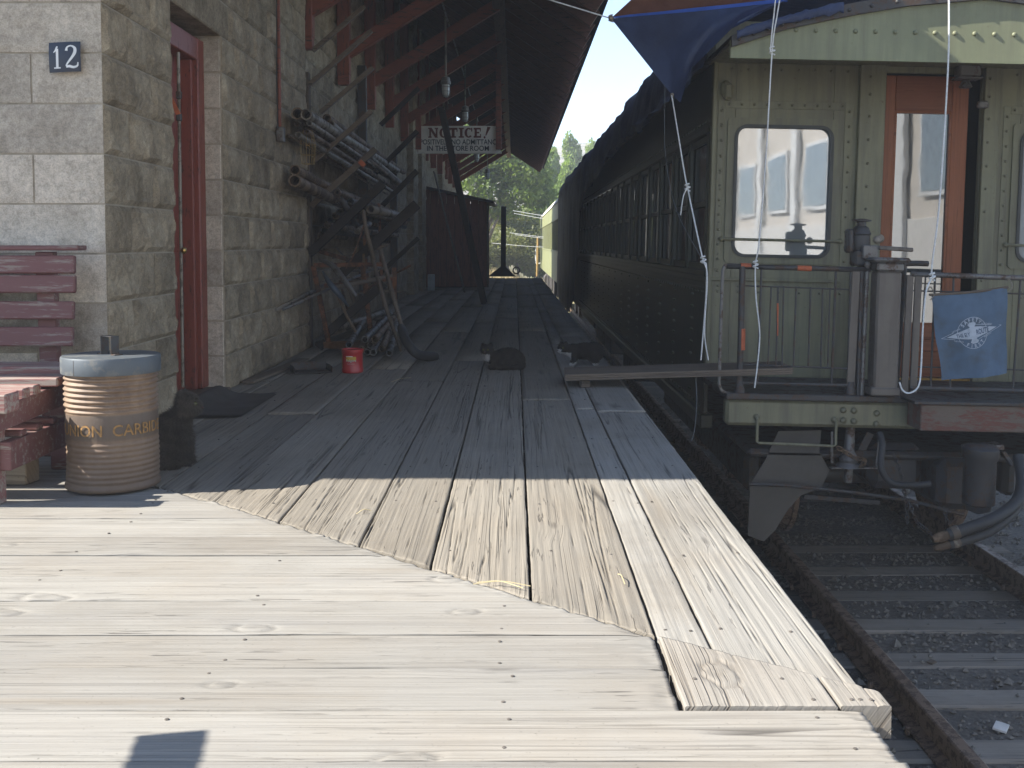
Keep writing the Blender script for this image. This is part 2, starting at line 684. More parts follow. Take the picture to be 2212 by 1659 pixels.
M_DECK = weathered_wood('weathered_plank', (0.285, 0.266, 0.232), (0.26, 0.226, 0.18), (0.248, 0.233, 0.208), (0.08, 0.071, 0.061), lines_k=0.35)
M_DECK2 = weathered_wood('dry_grey_plank', (0.25, 0.222, 0.18), (0.225, 0.19, 0.145), (0.215, 0.193, 0.16), (0.07, 0.06, 0.048))
M_FRESH = weathered_wood('fresh_plank', (0.31, 0.282, 0.24), (0.285, 0.245, 0.195), (0.27, 0.245, 0.21), (0.10, 0.08, 0.06))
M_TIE = weathered_wood('tie_wood', (0.33, 0.285, 0.23), (0.27, 0.225, 0.17), (0.24, 0.21, 0.175), (0.03, 0.027, 0.024))
M_OLDWOOD = weathered_wood('old_brown_wood', (0.165, 0.13, 0.098), (0.14, 0.10, 0.07), (0.12, 0.10, 0.082), (0.025, 0.02, 0.016), knots=False)
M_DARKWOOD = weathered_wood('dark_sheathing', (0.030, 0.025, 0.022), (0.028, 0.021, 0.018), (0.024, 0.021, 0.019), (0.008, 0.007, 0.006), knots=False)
M_STONE = stone('rock_faced_stone', (0.45, 0.375, 0.265), (0.325, 0.262, 0.178), (0.19, 0.15, 0.10), .022)
M_ASHLAR = stone('smooth_block_stone', (0.60, 0.53, 0.435), (0.50, 0.435, 0.35), (0.36, 0.31, 0.245), 0.008)
M_MORTAR = plain('mortar', (0.36, 0.31, 0.235), 0.95, var=.35, scale=12, bmp=.5)
M_REDWOOD = worn('red_brown_paint', (0.215, 0.055, 0.028), (0.09, 0.06, 0.045), 0.25, 0.6, stretch=(1, 6, 6))
M_RAFTER = worn('rafter_brown_paint', (0.10, 0.038, 0.024), (0.06, 0.035, 0.025), 0.25, 0.65, stretch=(1, 6, 6))
M_DOORRED = worn('door_red_paint', (0.20, 0.042, 0.024), (0.09, 0.03, 0.02), 0.2, 0.45, stretch=(5, 5, 1))
M_BENCH = worn('bench_maroon_paint', (0.15, 0.060, 0.054), (0.30, 0.24, 0.20), 0.28, 0.65, scale=10, stretch=(0.5, 5, 5))
M_BENCHSEAT = worn('bench_seat_paint', (0.24, 0.10, 0.085), (0.36, 0.29, 0.24), 0.5, 0.7, scale=9, stretch=(0.4, 6, 6))
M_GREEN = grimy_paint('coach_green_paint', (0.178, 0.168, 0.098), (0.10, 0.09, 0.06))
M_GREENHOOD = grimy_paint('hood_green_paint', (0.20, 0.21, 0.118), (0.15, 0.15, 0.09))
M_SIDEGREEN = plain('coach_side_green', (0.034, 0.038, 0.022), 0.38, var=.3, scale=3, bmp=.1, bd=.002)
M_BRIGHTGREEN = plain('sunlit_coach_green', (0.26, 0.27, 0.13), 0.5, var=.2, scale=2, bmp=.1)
M_IRON = worn('dark_iron', (0.055, 0.052, 0.050), (0.10, 0.065, 0.045), 0.35, 0.55, 0.3, 12)
M_STEELGREY = worn('grey_steel', (0.16, 0.15, 0.14), (0.12, 0.08, 0.055), 0.35, 0.5, 0.4, 10)
M_RUST = worn('rusty_iron', (0.19, 0.075, 0.03), (0.09, 0.045, 0.025), 0.5, 0.8, 0.1, 14)
M_RUSTPIPE = worn('rusty_pipe', (0.18, 0.115, 0.065), (0.10, 0.065, 0.038), 0.45, 0.6, 0.15, 5)
M_GALV = worn('galvanised_pipe', (0.235, 0.20, 0.155), (0.13, 0.10, 0.07), 0.4, 0.5, 0.12, 5)
M_BOX = grimy_paint('gate_post_paint', (0.125, 0.105, 0.085), (0.07, 0.055, 0.045))
M_REDBEAM = worn('peeling_red_beam', (0.135, 0.050, 0.033), (0.17, 0.13, 0.10), 0.55, 0.75, scale=8, stretch=(.5, 2, 2))
M_DOORWOOD = weathered_wood('varnished_door', (0.25, 0.085, 0.038), (0.20, 0.064, 0.028), (0.22, 0.075, 0.033), (0.10, 0.03, 0.012), rough=0.35, bd=0.0004, knots=False)
M_GLASS = glass('dusty_coach_glass', (0.11, 0.115, 0.11), 3.0, 0.014)
M_DOORGLASS = glass('dark_door_glass', (0.02, 0.022, 0.022), 2.3, 0.012)
M_SIDEGLASS = glass('side_window_glass', (0.012, 0.015, 0.013), 1.7, 0.06)
M_GASKET = plain('window_gasket', (0.03, 0.032, 0.028), 0.5, var=.2)
M_RAIL = worn('rail_steel', (0.25, 0.165, 0.11), (0.15, 0.095, 0.06), 0.45, 0.5, 0.2, 14)
M_GRAVEL = plain('ballast_stone', (0.21, 0.185, 0.15), 0.9, var=.6, scale=20, bmp=.4)
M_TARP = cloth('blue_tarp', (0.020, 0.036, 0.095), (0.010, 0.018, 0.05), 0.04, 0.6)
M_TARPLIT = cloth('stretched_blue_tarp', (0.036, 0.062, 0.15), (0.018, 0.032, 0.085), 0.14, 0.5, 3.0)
M_TARPBROWN = cloth('brown_tarp', (0.20, 0.085, 0.055), (0.14, 0.055, 0.035), 0.35, 0.6)
M_TARPHEM = plain('tarp_blue_hem', (0.03, 0.11, 0.52), 0.5, var=.2)
M_ROPE = plain('white_rope', (0.72, 0.72, 0.70), 0.8, var=.25, scale=60, bmp=.5, fine=300)
M_THINROPE = plain('dark_cord', (0.10, 0.11, 0.12), 0.8, var=.2)
M_LID = worn('blue_grey_lid', (0.085, 0.098, 0.108), (0.17, 0.17, 0.16), 0.3, 0.55, 0.2, 12)
M_DRUM = drum_paint()
M_LETTERGOLD = plain('ochre_lettering', (0.30, 0.165, 0.055), 0.8, var=.6, scale=55)
M_ENAMEL = plain('blue_black_enamel', (0.010, 0.014, 0.030), 0.35, var=.3, bmp=0)
M_WHITE = plain('white_paint', (0.74, 0.74, 0.72), 0.6, var=.15, scale=15, bmp=.1)
M_SIGNWHITE = plain('sign_white', (0.80, 0.74, 0.65), 0.7, var=.22, scale=5, bmp=.15)
M_SIGNRED = plain('sign_brown_red', (0.15, 0.035, 0.02), 0.7, var=.3, scale=15)
M_SIGNBLACK = plain('sign_black', (0.025, 0.025, 0.028), 0.7, var=.2)
M_FLAG = plain('faded_blue_flag', (0.085, 0.130, 0.190), 0.85, var=.34, scale=6, bmp=.3, tint=(0.075, 0.088, 0.095), fine=120)
M_FLAGPRINT = plain('flag_pale_print', (0.40, 0.44, 0.49), 0.85, var=.25, scale=25)
M_CANRED = plain('can_red_plastic', (0.40, 0.022, 0.022), 0.35, var=.12, bmp=.05)
M_CANYEL = plain('can_label_yellow', (0.55, 0.35, 0.05), 0.5, var=.2, scale=30)
M_BRASS = plain('brass', (0.42, 0.27, 0.09), 0.3, 0.9, var=.3, scale=30)
M_BLACKRUB = plain('black_rubber', (0.028, 0.028, 0.028), 0.65, var=.3)
M_SHED = worn('shed_red_boards', (0.17, 0.062, 0.036), (0.11, 0.05, 0.032), 0.3, 0.75, stretch=(6, 6, .6))
M_LAMPGLASS = plain('frosted_lamp_glass', (0.55, 0.56, 0.52), 0.25, var=.15, bmp=0)
M_BARK = plain('bark', (0.16, 0.135, 0.11), 0.9, var=.45, scale=8, bmp=.8, bd=.02)
M_ORANGE = plain('orange_primer', (0.42, 0.10, 0.035), 0.7, var=.3, scale=30)


def ground_mat():
    m, t, p, L = newmat('ground')
    tc = t.nodes.new('ShaderNodeTexCoord')
    sp = t.nodes.new('ShaderNodeSeparateXYZ')
    L.new(tc.outputs['Object'], sp.inputs[0])
    v = coords(t, rnd=False)
    a, b, c = noise(t, v, 1.3, 6, .6), noise(t, v, 26.0, 6, .7), noise(t, v, 110.0, 3, .6)
    dirt = rampn(t, b, [(0.3, (0.095, 0.082, 0.066)), (0.5, (0.175, 0.152, 0.122)), (0.72, (0.28, 0.245, 0.20))])
    dirt = mixc(t, rampn(t, a, [(0.4, 0.0), (0.65, 0.6)]), dirt, (0.11, 0.095, 0.078))
    grass = rampn(t, b, [(0.3, (0.22, 0.17, 0.09)), (0.5, (0.36, 0.29, 0.16)), (0.72, (0.46, 0.39, 0.24))])
    grass = mixc(t, rampn(t, a, [(0.45, 0.0), (0.6, 0.8)]), grass, (0.13, 0.15, 0.06))
    f = rampn(t, mth(t, 'MULTIPLY', mth(t, 'ADD', sp.outputs[1], mth(t, 'MULTIPLY', a, 8)), .01), [(0.34, 0.0), (0.42, 1.0)])
    L.new(mixc(t, f, dirt, grass), p.inputs['Base Color'])
    p.inputs['Roughness'].default_value = .95
    L.new(bump(t, mth(t, 'ADD', b, mth(t, 'MULTIPLY', c, .5)), .9, .03), p.inputs['Normal'])
    return m


def hill_mat():
    m, t, p, L = newmat('hill_scrub')
    v = coords(t, rnd=False)
    a, b = noise(t, v, .08, 6, .6), noise(t, v, .8, 5, .7)
    base = rampn(t, a, [(0.3, (0.19, 0.17, 0.13)), (0.6, (0.30, 0.265, 0.20))])
    L.new(mixc(t, rampn(t, b, [(0.48, 0.0), (0.56, .85)]), base, (0.07, 0.085, 0.055)), p.inputs['Base Color'])
    p.inputs['Roughness'].default_value = 1
    return m


# ------------------------------------------------------------------ ground, hills
def gheight(x, y):
    base = -1.583
    left = 1 / (1 + math.exp(max(-40, min(40, (x - 0.2) * 3)))) + 1 / (1 + math.exp(max(-40, min(40, -(x - 6.5) * 1.2))))
    rise = max(0, min(1, (y - 32) / 16))
    rise = rise * rise * (3 - 2 * rise)
    z = base + left * rise * 0.92
    far = max(0, y - 60)
    return z + far * 0.006


xs = [-205, -160, -120, -90, -45, -25, -14, -8, -4, -2, -1, -.3, .4, 1, 1.5, 2.2, 3, 4, 5, 6, 7, 8.5, 11, 16, 25, 45, 90, 120, 160, 205]
ys = [-150, -100, -60, -30, -12, -4, 0, 4, 8, 12, 18, 24, 30, 32, 34, 36, 38, 40, 42, 44, 46, 48, 52, 58, 66, 80, 100, 125, 150, 180, 215]
g = MB()
nx, ny = len(xs), len(ys)
g.v = [(x, y, gheight(x, y)) for x in xs for y in ys]
g.f = [(i * ny + j, (i + 1) * ny + j, (i + 1) * ny + j + 1, i * ny + j + 1) for i in range(nx - 1) for j in range(ny - 1)]
ground = struct(obj('ground', g, ground_mat(), smooth=True))

h = MB()


def hillf(u, v):
    x = -203 + 406 * u
    y = 104 + 108 * v
    hh = 5.5 * math.exp(-((x - 22) / 40) ** 2) + 3 * math.exp(-((x + 40) / 40) ** 2) + 11.6
    hh *= min(1, v * 1.5) ** 0.85
    hh += float(fbm(np.array(x * .05), np.array(y * .05), 3, 4)) * 1.9 * min(1, v * 3)
    return (x, y, -1 + hh + v * 1.2)


h.grid(hillf, 110, 40)
struct(obj('hills', h, hill_mat(), smooth=True))

# ------------------------------------------------------------------ track
RAIL_Z = -1.404
TRX = 2.81
rp = [(-.07, 0), (-.07, .012), (-.014, .03), (-.01, .11), (-.036, .122), (-.036, .150), (-.028, .156), (.028, .156), (.036, .150), (.036, .122), (.01, .11), (.014, .03), (.07, .012), (.07, 0)]
track = thing('railway_track', 'rusty railway track on dark ballast between platform edge and coach', 'track', (TRX, 3, -1.6))
for sx in (-.752, .752):
    b = MB().prism(rp, -6, 75, lambda p, t: (TRX + sx + p[0], t, RAIL_Z - .156 + p[1]))
    obj('rail', b, M_RAIL, track)
    sp_ = MB()
    for i in range(40):
        yy = 3.0 + i * .56
        for q in (-1, 1):
            sp_.bbox(TRX + sx + q * .085 - .012, TRX + sx + q * .085 + .012, yy - .03, yy - .006, RAIL_Z - .16, RAIL_Z - .118, .004)
    stuff(obj('spikes', sp_, M_RAIL, track))
tie_me = {}
TIES = (gnd(2000, 1345, -1.56).y - gnd(2000, 1618, -1.56).y) / 3
TIE0 = gnd(2000, 1420, -1.56).y - 6 * TIES
for i in range(-6, 60):
    if i % 5 == 0 or not tie_me:
        k = random.random()
        tie_me = MB().bbox(-1.25, 1.25, -.11, .11, -.12, 0, .012).mesh('tie')
        tie_me.materials.append(M_TIE)
    yy = TIE0 + i * TIES + random.uniform(-.025, .025)
    Mt = Matrix.Translation((TRX + random.uniform(-.06, .06), yy, RAIL_Z - .158 + random.uniform(-.012, .004) - (.017 if yy > 7.25 else 0))) @ Euler((0, 0, random.uniform(-.02, .02))).to_matrix().to_4x4()
    obj('tie', tie_me, None, track, Mt)
# ballast: loose stones over the near bed
rng = np.random.default_rng(5)
oct_v = np.array([(1, 0, 0), (-1, 0, 0), (0, 1, 0), (0, -1, 0), (0, 0, .8), (0, 0, -.8)])
oct_f = np.array([(0, 2, 4), (2, 1, 4), (1, 3, 4), (3, 0, 4), (2, 0, 5), (1, 2, 5), (3, 1, 5), (0, 3, 5)])
N = 26000
px = rng.uniform(.9, 5.2, N)
py = rng.uniform(2.2, 17, N) ** 1.0
ph = (py - TIE0) / TIES
onb = np.abs(ph - np.round(ph)) > .22
pz = np.where(onb, -1.585, -1.562) + rng.uniform(-.004, .018, N)
ok = onb | (rng.random(N) < .06)
px, py, pz = px[ok], py[ok], pz[ok]
n = len(px)
sc = rng.uniform(.007, .022, n) * (1 + (rng.random(n) < .05) * .9)
rv = oct_v[None] * rng.uniform(.6, 1.3, (n, 6, 3)) * sc[:, None, None]
an = rng.uniform(0, 6.28, n)
ca, sa = np.cos(an)[:, None], np.sin(an)[:, None]
V = np.stack([rv[:, :, 0] * ca - rv[:, :, 1] * sa + px[:, None], rv[:, :, 0] * sa + rv[:, :, 1] * ca + py[:, None], rv[:, :, 2] + pz[:, None]], 2).reshape(-1, 3)
F = (oct_f[None] + (np.arange(n) * 6)[:, None, None]).reshape(-1, 3)
me = bpy.data.meshes.new('ballast')
me.from_pydata(V.tolist(), [], F.tolist())
stuff(obj('ballast', me, M_GRAVEL), 'dark crushed stone ballast between the railway ties', 'ballast')
for (u, v, s_, m_) in ((2162, 1573, .055, M_SIGNWHITE), (2012, 1432, .03, M_OLDWOOD)):
    p = gnd(u, v, -1.57)
    b = MB().bbox(-s_, s_, -s_ * .6, s_ * .6, 0, .012, .002)
    tag(obj('wood_scrap', b, m_, None, Matrix.Translation(p) @ Euler((.1, .05, .5 + s_ * 9)).to_matrix().to_4x4()),
        'small pale square scrap lying on the ballast between ties' if m_ is M_SIGNWHITE else 'small brown wood chip lying on a tie by the rail', 'scrap')

# ------------------------------------------------------------------ platform deck, plank by plank
deck = thing('loading_platform', 'weathered grey plank loading platform with mitred corner beside the track', 'platform', (-.5, 4, 0))
deck['kind'] = 'structure'
WX = -1.762
EDGE = 0.705
pa, pb = gnd(430, 1076), gnd(1421, 1376)
pslope = (pb.y - pa.y) / (pb.x - pa.x)


def mitre_y(x):
    return pb.y + pslope * (x - pb.x)


def mitre_x(y):
    return pb.x + (y - pb.y) / pslope


def plank_mesh(x0f, x1f, wid, th, nu, nv, seed, rough=1.0, uneven=0.0, fine_bias=-.12, knots=(), end_rough=1.0):
    """plank along local X from x0f(y) to x1f(y), y in [-wid/2, wid/2]; modelled splits and raised grain on top"""
    jj = np.linspace(0, 1, nv + 1)
    e = np.minimum(jj, 1 - jj)
    yy = (jj - .5) * wid
    ii = np.linspace(0, 1, nu + 1)
    X0 = np.array([x0f(y) for y in yy])
    X1 = np.array([x1f(y) for y in yy])
    XX = X0[None] + (X1 - X0)[None] * ii[:, None]
    YY = np.repeat(yy[None], nu + 1, 0)
    xs_, ys_ = XX + seed * 3.7, YY + seed * 1.3
    wob = fbm(xs_ * .8, ys_ * 2, seed, 2) * .010
    yw = ys_ + wob
    hgt = fbm(xs_ * 2.2, yw * 110, seed + 1, 3) * .0013 + fbm(xs_ * .8, yw * 40, seed + 2, 3) * .0014
    hgt += fbm(xs_ * .8, ys_ * 4, seed + 3, 2) * .002
    c = np.abs(fbm(xs_ * .20, yw * 13, seed + 4, 2))
    gate = np.clip((fbm(xs_ * .5, yw * 6, seed + 5, 2) - .08) * 8, 0, 1)
    crack = np.clip(1 - c / .020, 0, 1) * gate * rough
    c2 = np.abs(fbm(xs_ * .42, yw * 42, seed + 6, 2))
    g2 = np.clip((fbm(xs_ * .8, yw * 9, seed + 7, 2) - .02 + fine_bias) * 6, 0, 1)
    crack = np.maximum(crack, np.clip(1 - c2 / .045, 0, 1) * g2 * .85 * rough)
    for (kx, ky, kr) in knots:
        wv_ = 1 + .35 * fbm(XX * 22 + kx, YY * 40, seed + 11, 2)
        d = np.hypot((XX - kx) / (kr * 1.7), (YY - ky) / kr) * wv_
        hgt += .0030 * np.exp(-d ** 2 * 1.3) - .0025 * np.exp(-((d - 1.0) / .25) ** 2)
        crack = np.maximum(crack * np.clip(d - .3, 0, 1), (.30 * np.exp(-((d - .95) / .16) ** 2) + .30 * np.exp(-(d / .5) ** 2)) * (.6 + .8 * vnoise(XX * 60, YY * 90, seed)))
    dist_end = np.minimum(XX - X0[None], X1[None] - XX)
    endr = np.clip(1 - dist_end / .05, 0, 1) * end_rough
    hgt += endr * (fbm(xs_ * 30, ys_ * 45, seed + 8, 2) * .006 - .002) * rough
    ed = np.clip(1 - (np.minimum(YY + wid / 2, wid / 2 - YY)) / .007, 0, 1)
    hgt = hgt * rough - crack * .006 - ed ** 2 * .0028
    hgt += uneven * np.sin(ii[:, None] * 3.1)
    # ragged long edges
    YYo = YY.copy()
    jag = (fbm(xs_[:, :1] * 9, ys_[:, :1], seed + 9, 3) * .003)
    YYo[:, 0] += jag[:, 0] + .001
    YYo[:, -1] -= np.abs(jag[:, 0]) + .001
    nvt = nv + 1
    top = np.stack([XX, YYo, hgt], 2).reshape(-1, 3)
    n0 = len(top)
    idx = np.arange(n0).reshape(nu + 1, nvt)
    q = np.stack([idx[:-1, :-1], idx[1:, :-1], idx[1:, 1:], idx[:-1, 1:]], 2).reshape(-1, 4)
    ring = np.concatenate([idx[:, 0], idx[-1, 1:], idx[-2::-1, -1], idx[0, -2:0:-1]])
    low = top[ring].copy()
    low[:, 2] = -th
    m_ = len(ring)
    lid = n0 + np.arange(m_)
    sq = np.stack([ring, lid, np.roll(lid, -1), np.roll(ring, -1)], 1)
    me = bpy.data.meshes.new('plank')
    vv = np.concatenate([top, low])
    me.from_pydata(vv.tolist(), [], q.tolist() + sq.tolist() + [lid.tolist()])
    atr = me.attributes.new('crack', 'FLOAT', 'POINT')
    cr = np.concatenate([crack.reshape(-1) * .9, np.full(m_, .15)])
    atr.data.foreach_set('value', cr.astype(np.float32))
    sm = np.ones(len(me.polygons), dtype=bool)
    sm[len(q):] = False
    me.polygons.foreach_set('use_smooth', sm)
    me.update()
    return me


TH = 0.065
# planks running along the building
gaps = [-1.885, -1.60, -1.32, -1.05, -.765, -.465, -.235, .041, .325, .440, EDGE]
sd = 10
nails = []
RZ = Matrix.Rotation(R(90), 4, 'Z')
for gi in range(len(gaps) - 1):
    xa, xb = gaps[gi] + .0024, gaps[gi + 1] - .0024
    wd, xc = xb - xa, (xa + xb) / 2
    y0 = None
    cuts = []
    yy = random.uniform(5.6, 8.2)
    while yy < 26:
        cuts.append(yy)
        yy += random.uniform(3.6, 5.2)
    cuts.append(27.9)
    for ci, yc in enumerate(cuts):
        sd += 1
        first = ci == 0
        ys_ = cuts[ci - 1] + .005 if not first else 0
        # local x -> world y, local y -> world -x
        if first:
            lo = lambda y, xc=xc: mitre_y(xc - y) + .006
        else:
            lo = lambda y, ys_=ys_: ys_
        hi = lambda y, yc=yc: yc - .004
        ln = yc - (mitre_y(xc) if first else ys_)
        near = first or (ci == 1 and cuts[0] < 7)
        nu, nv = (int(ln / .018), max(12, int(wd / .0028))) if first else (int(ln / .06), 10) if near else (6, 2)
        me = plank_mesh(lo, hi, wd, TH, nu, nv, sd, 1.0 if near else .35, 0, .10, (), 1.0 if first else 0.0)
        mt = M_DECK2 if xb < .33 else M_DECK
        me.materials.append(mt)
        z = random.uniform(-.004, .003)
        obj('plank', me, None, deck, Matrix.Translation((xc, 0, z)) @ RZ)
        for jy in np.arange(2.45, 14, .61):
            if (mitre_y(xc) if first else ys_) + .05 < jy < yc - .05:
                for k in (-.32, .3):
                    nails.append((xc + wd * k + random.uniform(-.012, .012), jy + random.uniform(-.03, .03), z + .001))
# planks running across the foreground
YB = gnd(1500, 1533).y            # far edge of the long near plank
yy = YB
near_planks = []
while yy > -2.2:
    wd = random.uniform(.195, .225)
    near_planks.append((yy - wd, yy))
    yy -= wd
yy = YB
while yy < 4.55:
    wd = random.uniform(.185, .235)
    near_planks.append((yy, min(yy + wd, 4.6)))
    yy += wd
for (ya, yb) in near_planks:
    ya, yb = ya + .0014, yb - .0014
    wd, yc = yb - ya, (ya + yb) / 2
    if wd < .04:
        continue
    sd += 1
    if yb <= YB + .001:
        x1 = EDGE - .035 + random.uniform(-.012, .01)
        hi = lambda y, x1=x1: x1
    else:
        hi = lambda y, yc=yc: min(mitre_x(yc + y), .322) - .004
    x0 = -2.75
    vis = ya > 1.5
    L_ = hi(0) - x0
    nu, nv = (int(L_ / .0105), int(wd / .0030)) if vis else (8, 3)
    if vis:
        kn = [(random.uniform(-2.4, hi(0) - .1), random.uniform(-.3, .3) * wd, random.uniform(.014, .026)) for _ in range(random.choice((0, 0, 1)))]
        for (ku, kv, kr) in ((92, 1290, .034), (550, 1356, .026), (968, 1250, .024), (885, 1640, .03), (14, 1322, .025)):
            kp = gnd(ku, kv)
            if ya < kp.y < yb:
                kn.append((kp.x, kp.y - yc, kr))
        me = plank_mesh(lambda y: x0, hi, wd, TH, nu, nv, sd, 1.0, 0, -.30, kn)
        me.materials.append(M_DECK)
        z = random.uniform(-.003, .003)
        obj('plank', me, None, deck, Matrix.Translation((0, yc, z)))
        me = plank_mesh(lambda y: -9.0, lambda y: x0 - .006, wd, TH, 6, 2, sd + 500, .3, 0)
    else:
        me = plank_mesh(lambda y: -9.0, hi, wd, TH, nu, nv, sd, .4, 0)
        z = 0
    me.materials.append(M_DECK)
    obj('plank', me, None, deck, Matrix.Translation((0, yc, z)))
    for jx in np.arange(-2.5, .7, .62):
        if jx < hi(0) - .04:
            for k in (-.3, .3):
                nails.append((jx + random.uniform(-.03, .03), yc + wd * k + random.uniform(-.015, .015), z + .001))
# patch of newer wood at the outer corner
for (xa, xb) in ((.328, .626), (.631, EDGE + .025)):
    xc, wd = (xa + xb) / 2, xb - xa
    sd += 1
    me = plank_mesh(lambda y: YB + .004, lambda y, xc=xc: max(mitre_y(.326) + (xc - y - .326) * -.76 - .004, YB + .05), wd, TH, 60, 90, sd, .55, 0, -.12, ((gnd(1556, 1462).y, xc - gnd(1556, 1462).x, .036),) if xc < .6 else ())
    me.materials.append(M_FRESH)
    obj('plank', me, None, deck, Matrix.Translation((xc, 0, .006)) @ RZ)
    for k in (-.36, -.1, .3):
        for dy in (.03, .13, .27):
            if YB + dy < mitre_y(.326) - (xc + wd * k - .326) * .76 - .03:
                nails.append((xc + wd * k + random.uniform(-.02, .02), YB + dy, .0075))
# longitudinal edge planks reach the patch (the mitre is shallower there)
nb = MB()
for (x, y, z) in nails:
    nb.lathe([(.0042, -.002), (.0042, .0008), (.002, .0014)], (x, y, z), 7) if random.random() < .7 else None
stuff(obj('nail_heads', nb, plain('nail_steel', (.15, .13, .11), .6, .3), deck))
# joists, fascia and posts below
b = MB()
for jy in np.arange(-1.8, 28, .61):
    b.box(-8.9 if jy < 4.4 else WX + .1, EDGE - .08, jy - .035, jy + .035, -.30, -TH - .002)
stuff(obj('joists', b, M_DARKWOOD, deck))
for (y0, y1) in ((-2.1, 2.02), (2.05, 6.6), (6.62, 12.4), (12.42, 18.3), (18.32, 23.2), (23.22, 27.9)):
    obj('fascia_board', MB().bbox(0, y1 - y0, -.03, .03, -.28, -.066, .004), M_OLDWOOD, deck, Matrix.Translation((EDGE - .05, y0, 0)) @ RZ)
obj('end_cap', MB().bbox(EDGE - .06, EDGE + .008, YB + .004, YB + .09, -.105, -.068, .004), M_FRESH, deck)
for py_ in np.arange(-1.2, 28, 2.44):
    obj('post', MB().bbox(EDGE - .30, EDGE - .1, py_ - .1, py_ + .1, -1.66, -.302, .01), M_OLDWOOD, deck)
obj('back_wall', MB().box(WX - .1, WX, 4.62, 27.8, -1.66, -.31), M_MORTAR, deck)
# wire netting below the outer corner
nb = MB()
for k in range(26):
    y0 = YB - .02 - k * .045
    nb.tube([(EDGE - .012, y0, -.07), (EDGE - .012, y0 - .35, -.55)], .0016, 4, False)
    nb.tube([(EDGE - .012, y0 - .35, -.07), (EDGE - .012, y0, -.55)], .0016, 4, False)
tag(stuff(obj('wire_netting', nb, M_GALV)), 'wire netting hanging below the outer corner of the deck', 'netting')

# ------------------------------------------------------------------ depot building
bld = thing('depot_building', 'rock faced stone freight depot with red door and deep braced eaves', 'building', (WX, 4.6, 0))
CH, BL, BD, MJ = .214, .61, .30, .008
FY = 4.60
RX = -1.885            # recessed wall face beyond the pilaster
D0, D1, DT = 5.52, 6.47, 10 * CH
WEND = 36.0


def block_mesh(L, H, D, amp, seed, nu=12, nv=6, margin=.022):
    """front face on local -Y at y = 0, x in [0, L], z in [0, H]"""
    ii, jj = np.linspace(0, 1, nu + 1), np.linspace(0, 1, nv + 1)
    X, Z = np.meshgrid(ii * L, jj * H, indexing='ij')
    e = np.minimum(np.minimum(X, L - X), np.minimum(Z, H - Z))
    k = np.clip(e / max(margin, 1e-4), 0, 1)
    k = k * k * (3 - 2 * k)
    hgt = (fbm(X * 6 + seed * 5.1, Z * 8 + seed * 2.3, seed, 3) * .6 + .45) * amp + (np.abs(fbm(X * 17 + 3, Z * 15, seed + 5, 2)) - .2) * amp * .7
    # lower half bulges more
    hgt *= 1.0 + .35 * (0.5 - Z / H)
    Yv = -np.maximum(hgt, -.004) * k
    top = np.stack([X, Yv, Z], 2).reshape(-1, 3)
    idx = np.arange(len(top)).reshape(nu + 1, nv + 1)
    q = np.stack([idx[:-1, :-1], idx[1:, :-1], idx[1:, 1:], idx[:-1, 1:]], 2).reshape(-1, 4)
    ring = np.concatenate([idx[:, 0], idx[-1, 1:], idx[-2::-1, -1], idx[0, -2:0:-1]])
    low = top[ring].copy()
    low[:, 1] = D
    lid = len(top) + np.arange(len(ring))
    sq = np.stack([ring, lid, np.roll(lid, -1), np.roll(ring, -1)], 1)
    return np.concatenate([top, low]), q, sq


_bm = {}


def get_block(L, amp, var, lod):
    key = (round(L, 3), amp, var, lod)
    if key not in _bm:
        nu, nv = ((max(6, int(L / .030)), 9) if lod == 0 else (max(2, int(L / .12)), 3))
        vv, q, sq = block_mesh(L - MJ, CH - MJ, .12, amp, var * 13 + int(L * 100), nu, nv, .022 if amp > .015 else .006)
        me = bpy.data.meshes.new('block')
        me.from_pydata(vv.tolist(), [], q.tolist() + sq[:, ::-1].tolist())
        bm = bmesh.new()
        bm.from_mesh(me)
        bmesh.ops.recalc_face_normals(bm, faces=bm.faces)
        bm.to_mesh(me)
        bm.free()
        me.materials.append(M_STONE if amp > .015 else M_ASHLAR)
        _bm[key] = me
    return _bm[key]


# wall core (mortar), with the door opening left out
cb = MB()
cs = .0045


def core(x0, x1, y0, y1, z0, z1):
    cb.box(x0, x1, y0, y1, z0, z1)


core(-13, WX - cs, FY + cs, D0, -1.6, 4.92)
core(-13, WX - .30, D0, D1, -1.6, 4.92)
core(WX - .30, WX - cs, D0, D1, DT + .01, 4.92)
core(WX - .30, WX - cs, D0, D1, -1.6, -.02)
core(-13, WX - cs, D1, 9.06 - cs, -1.6, 4.92)
core(-13, RX - cs, 9.06 - cs, WEND, -1.6, 4.92)
wall = obj('wall', cb, M_MORTAR, bld)
SIDE = Matrix.Rotation(R(90), 4, 'Z')       # local x -> +Y, local -y -> +X
blocks_far = []
count = 0


def put_block(L, amp, Mx, single, lod):
    global count
    var = random.randrange(5)
    if single:
        me = get_block(L, amp, var, lod)
        count += 1
        obj('block', me, None, wall, Mx)
    else:
        blocks_far.append((get_block(L, amp, var, 1), Mx))


def run_course(k, y0, y1, xface, start_half, lo_single):
    """fill one side course with blocks from y0 to y1"""
    y = y0
    first = True
    while y < y1 - .05:
        L = BL
        if first and start_half:
            L = .30
        first = False
        L = min(L, y1 - y)
        if 0 < y1 - (y + L) < .12:
            L = y1 - y
        Mx = Matrix.Translation((xface, y + MJ / 2, k * CH + MJ / 2)) @ SIDE
        vis_top = (k * CH - .9) / max(y, 1) < .235
        put_block(L, .027, Mx, lo_single(y) and vis_top, 0 if y < 12 else 1)
        y += L


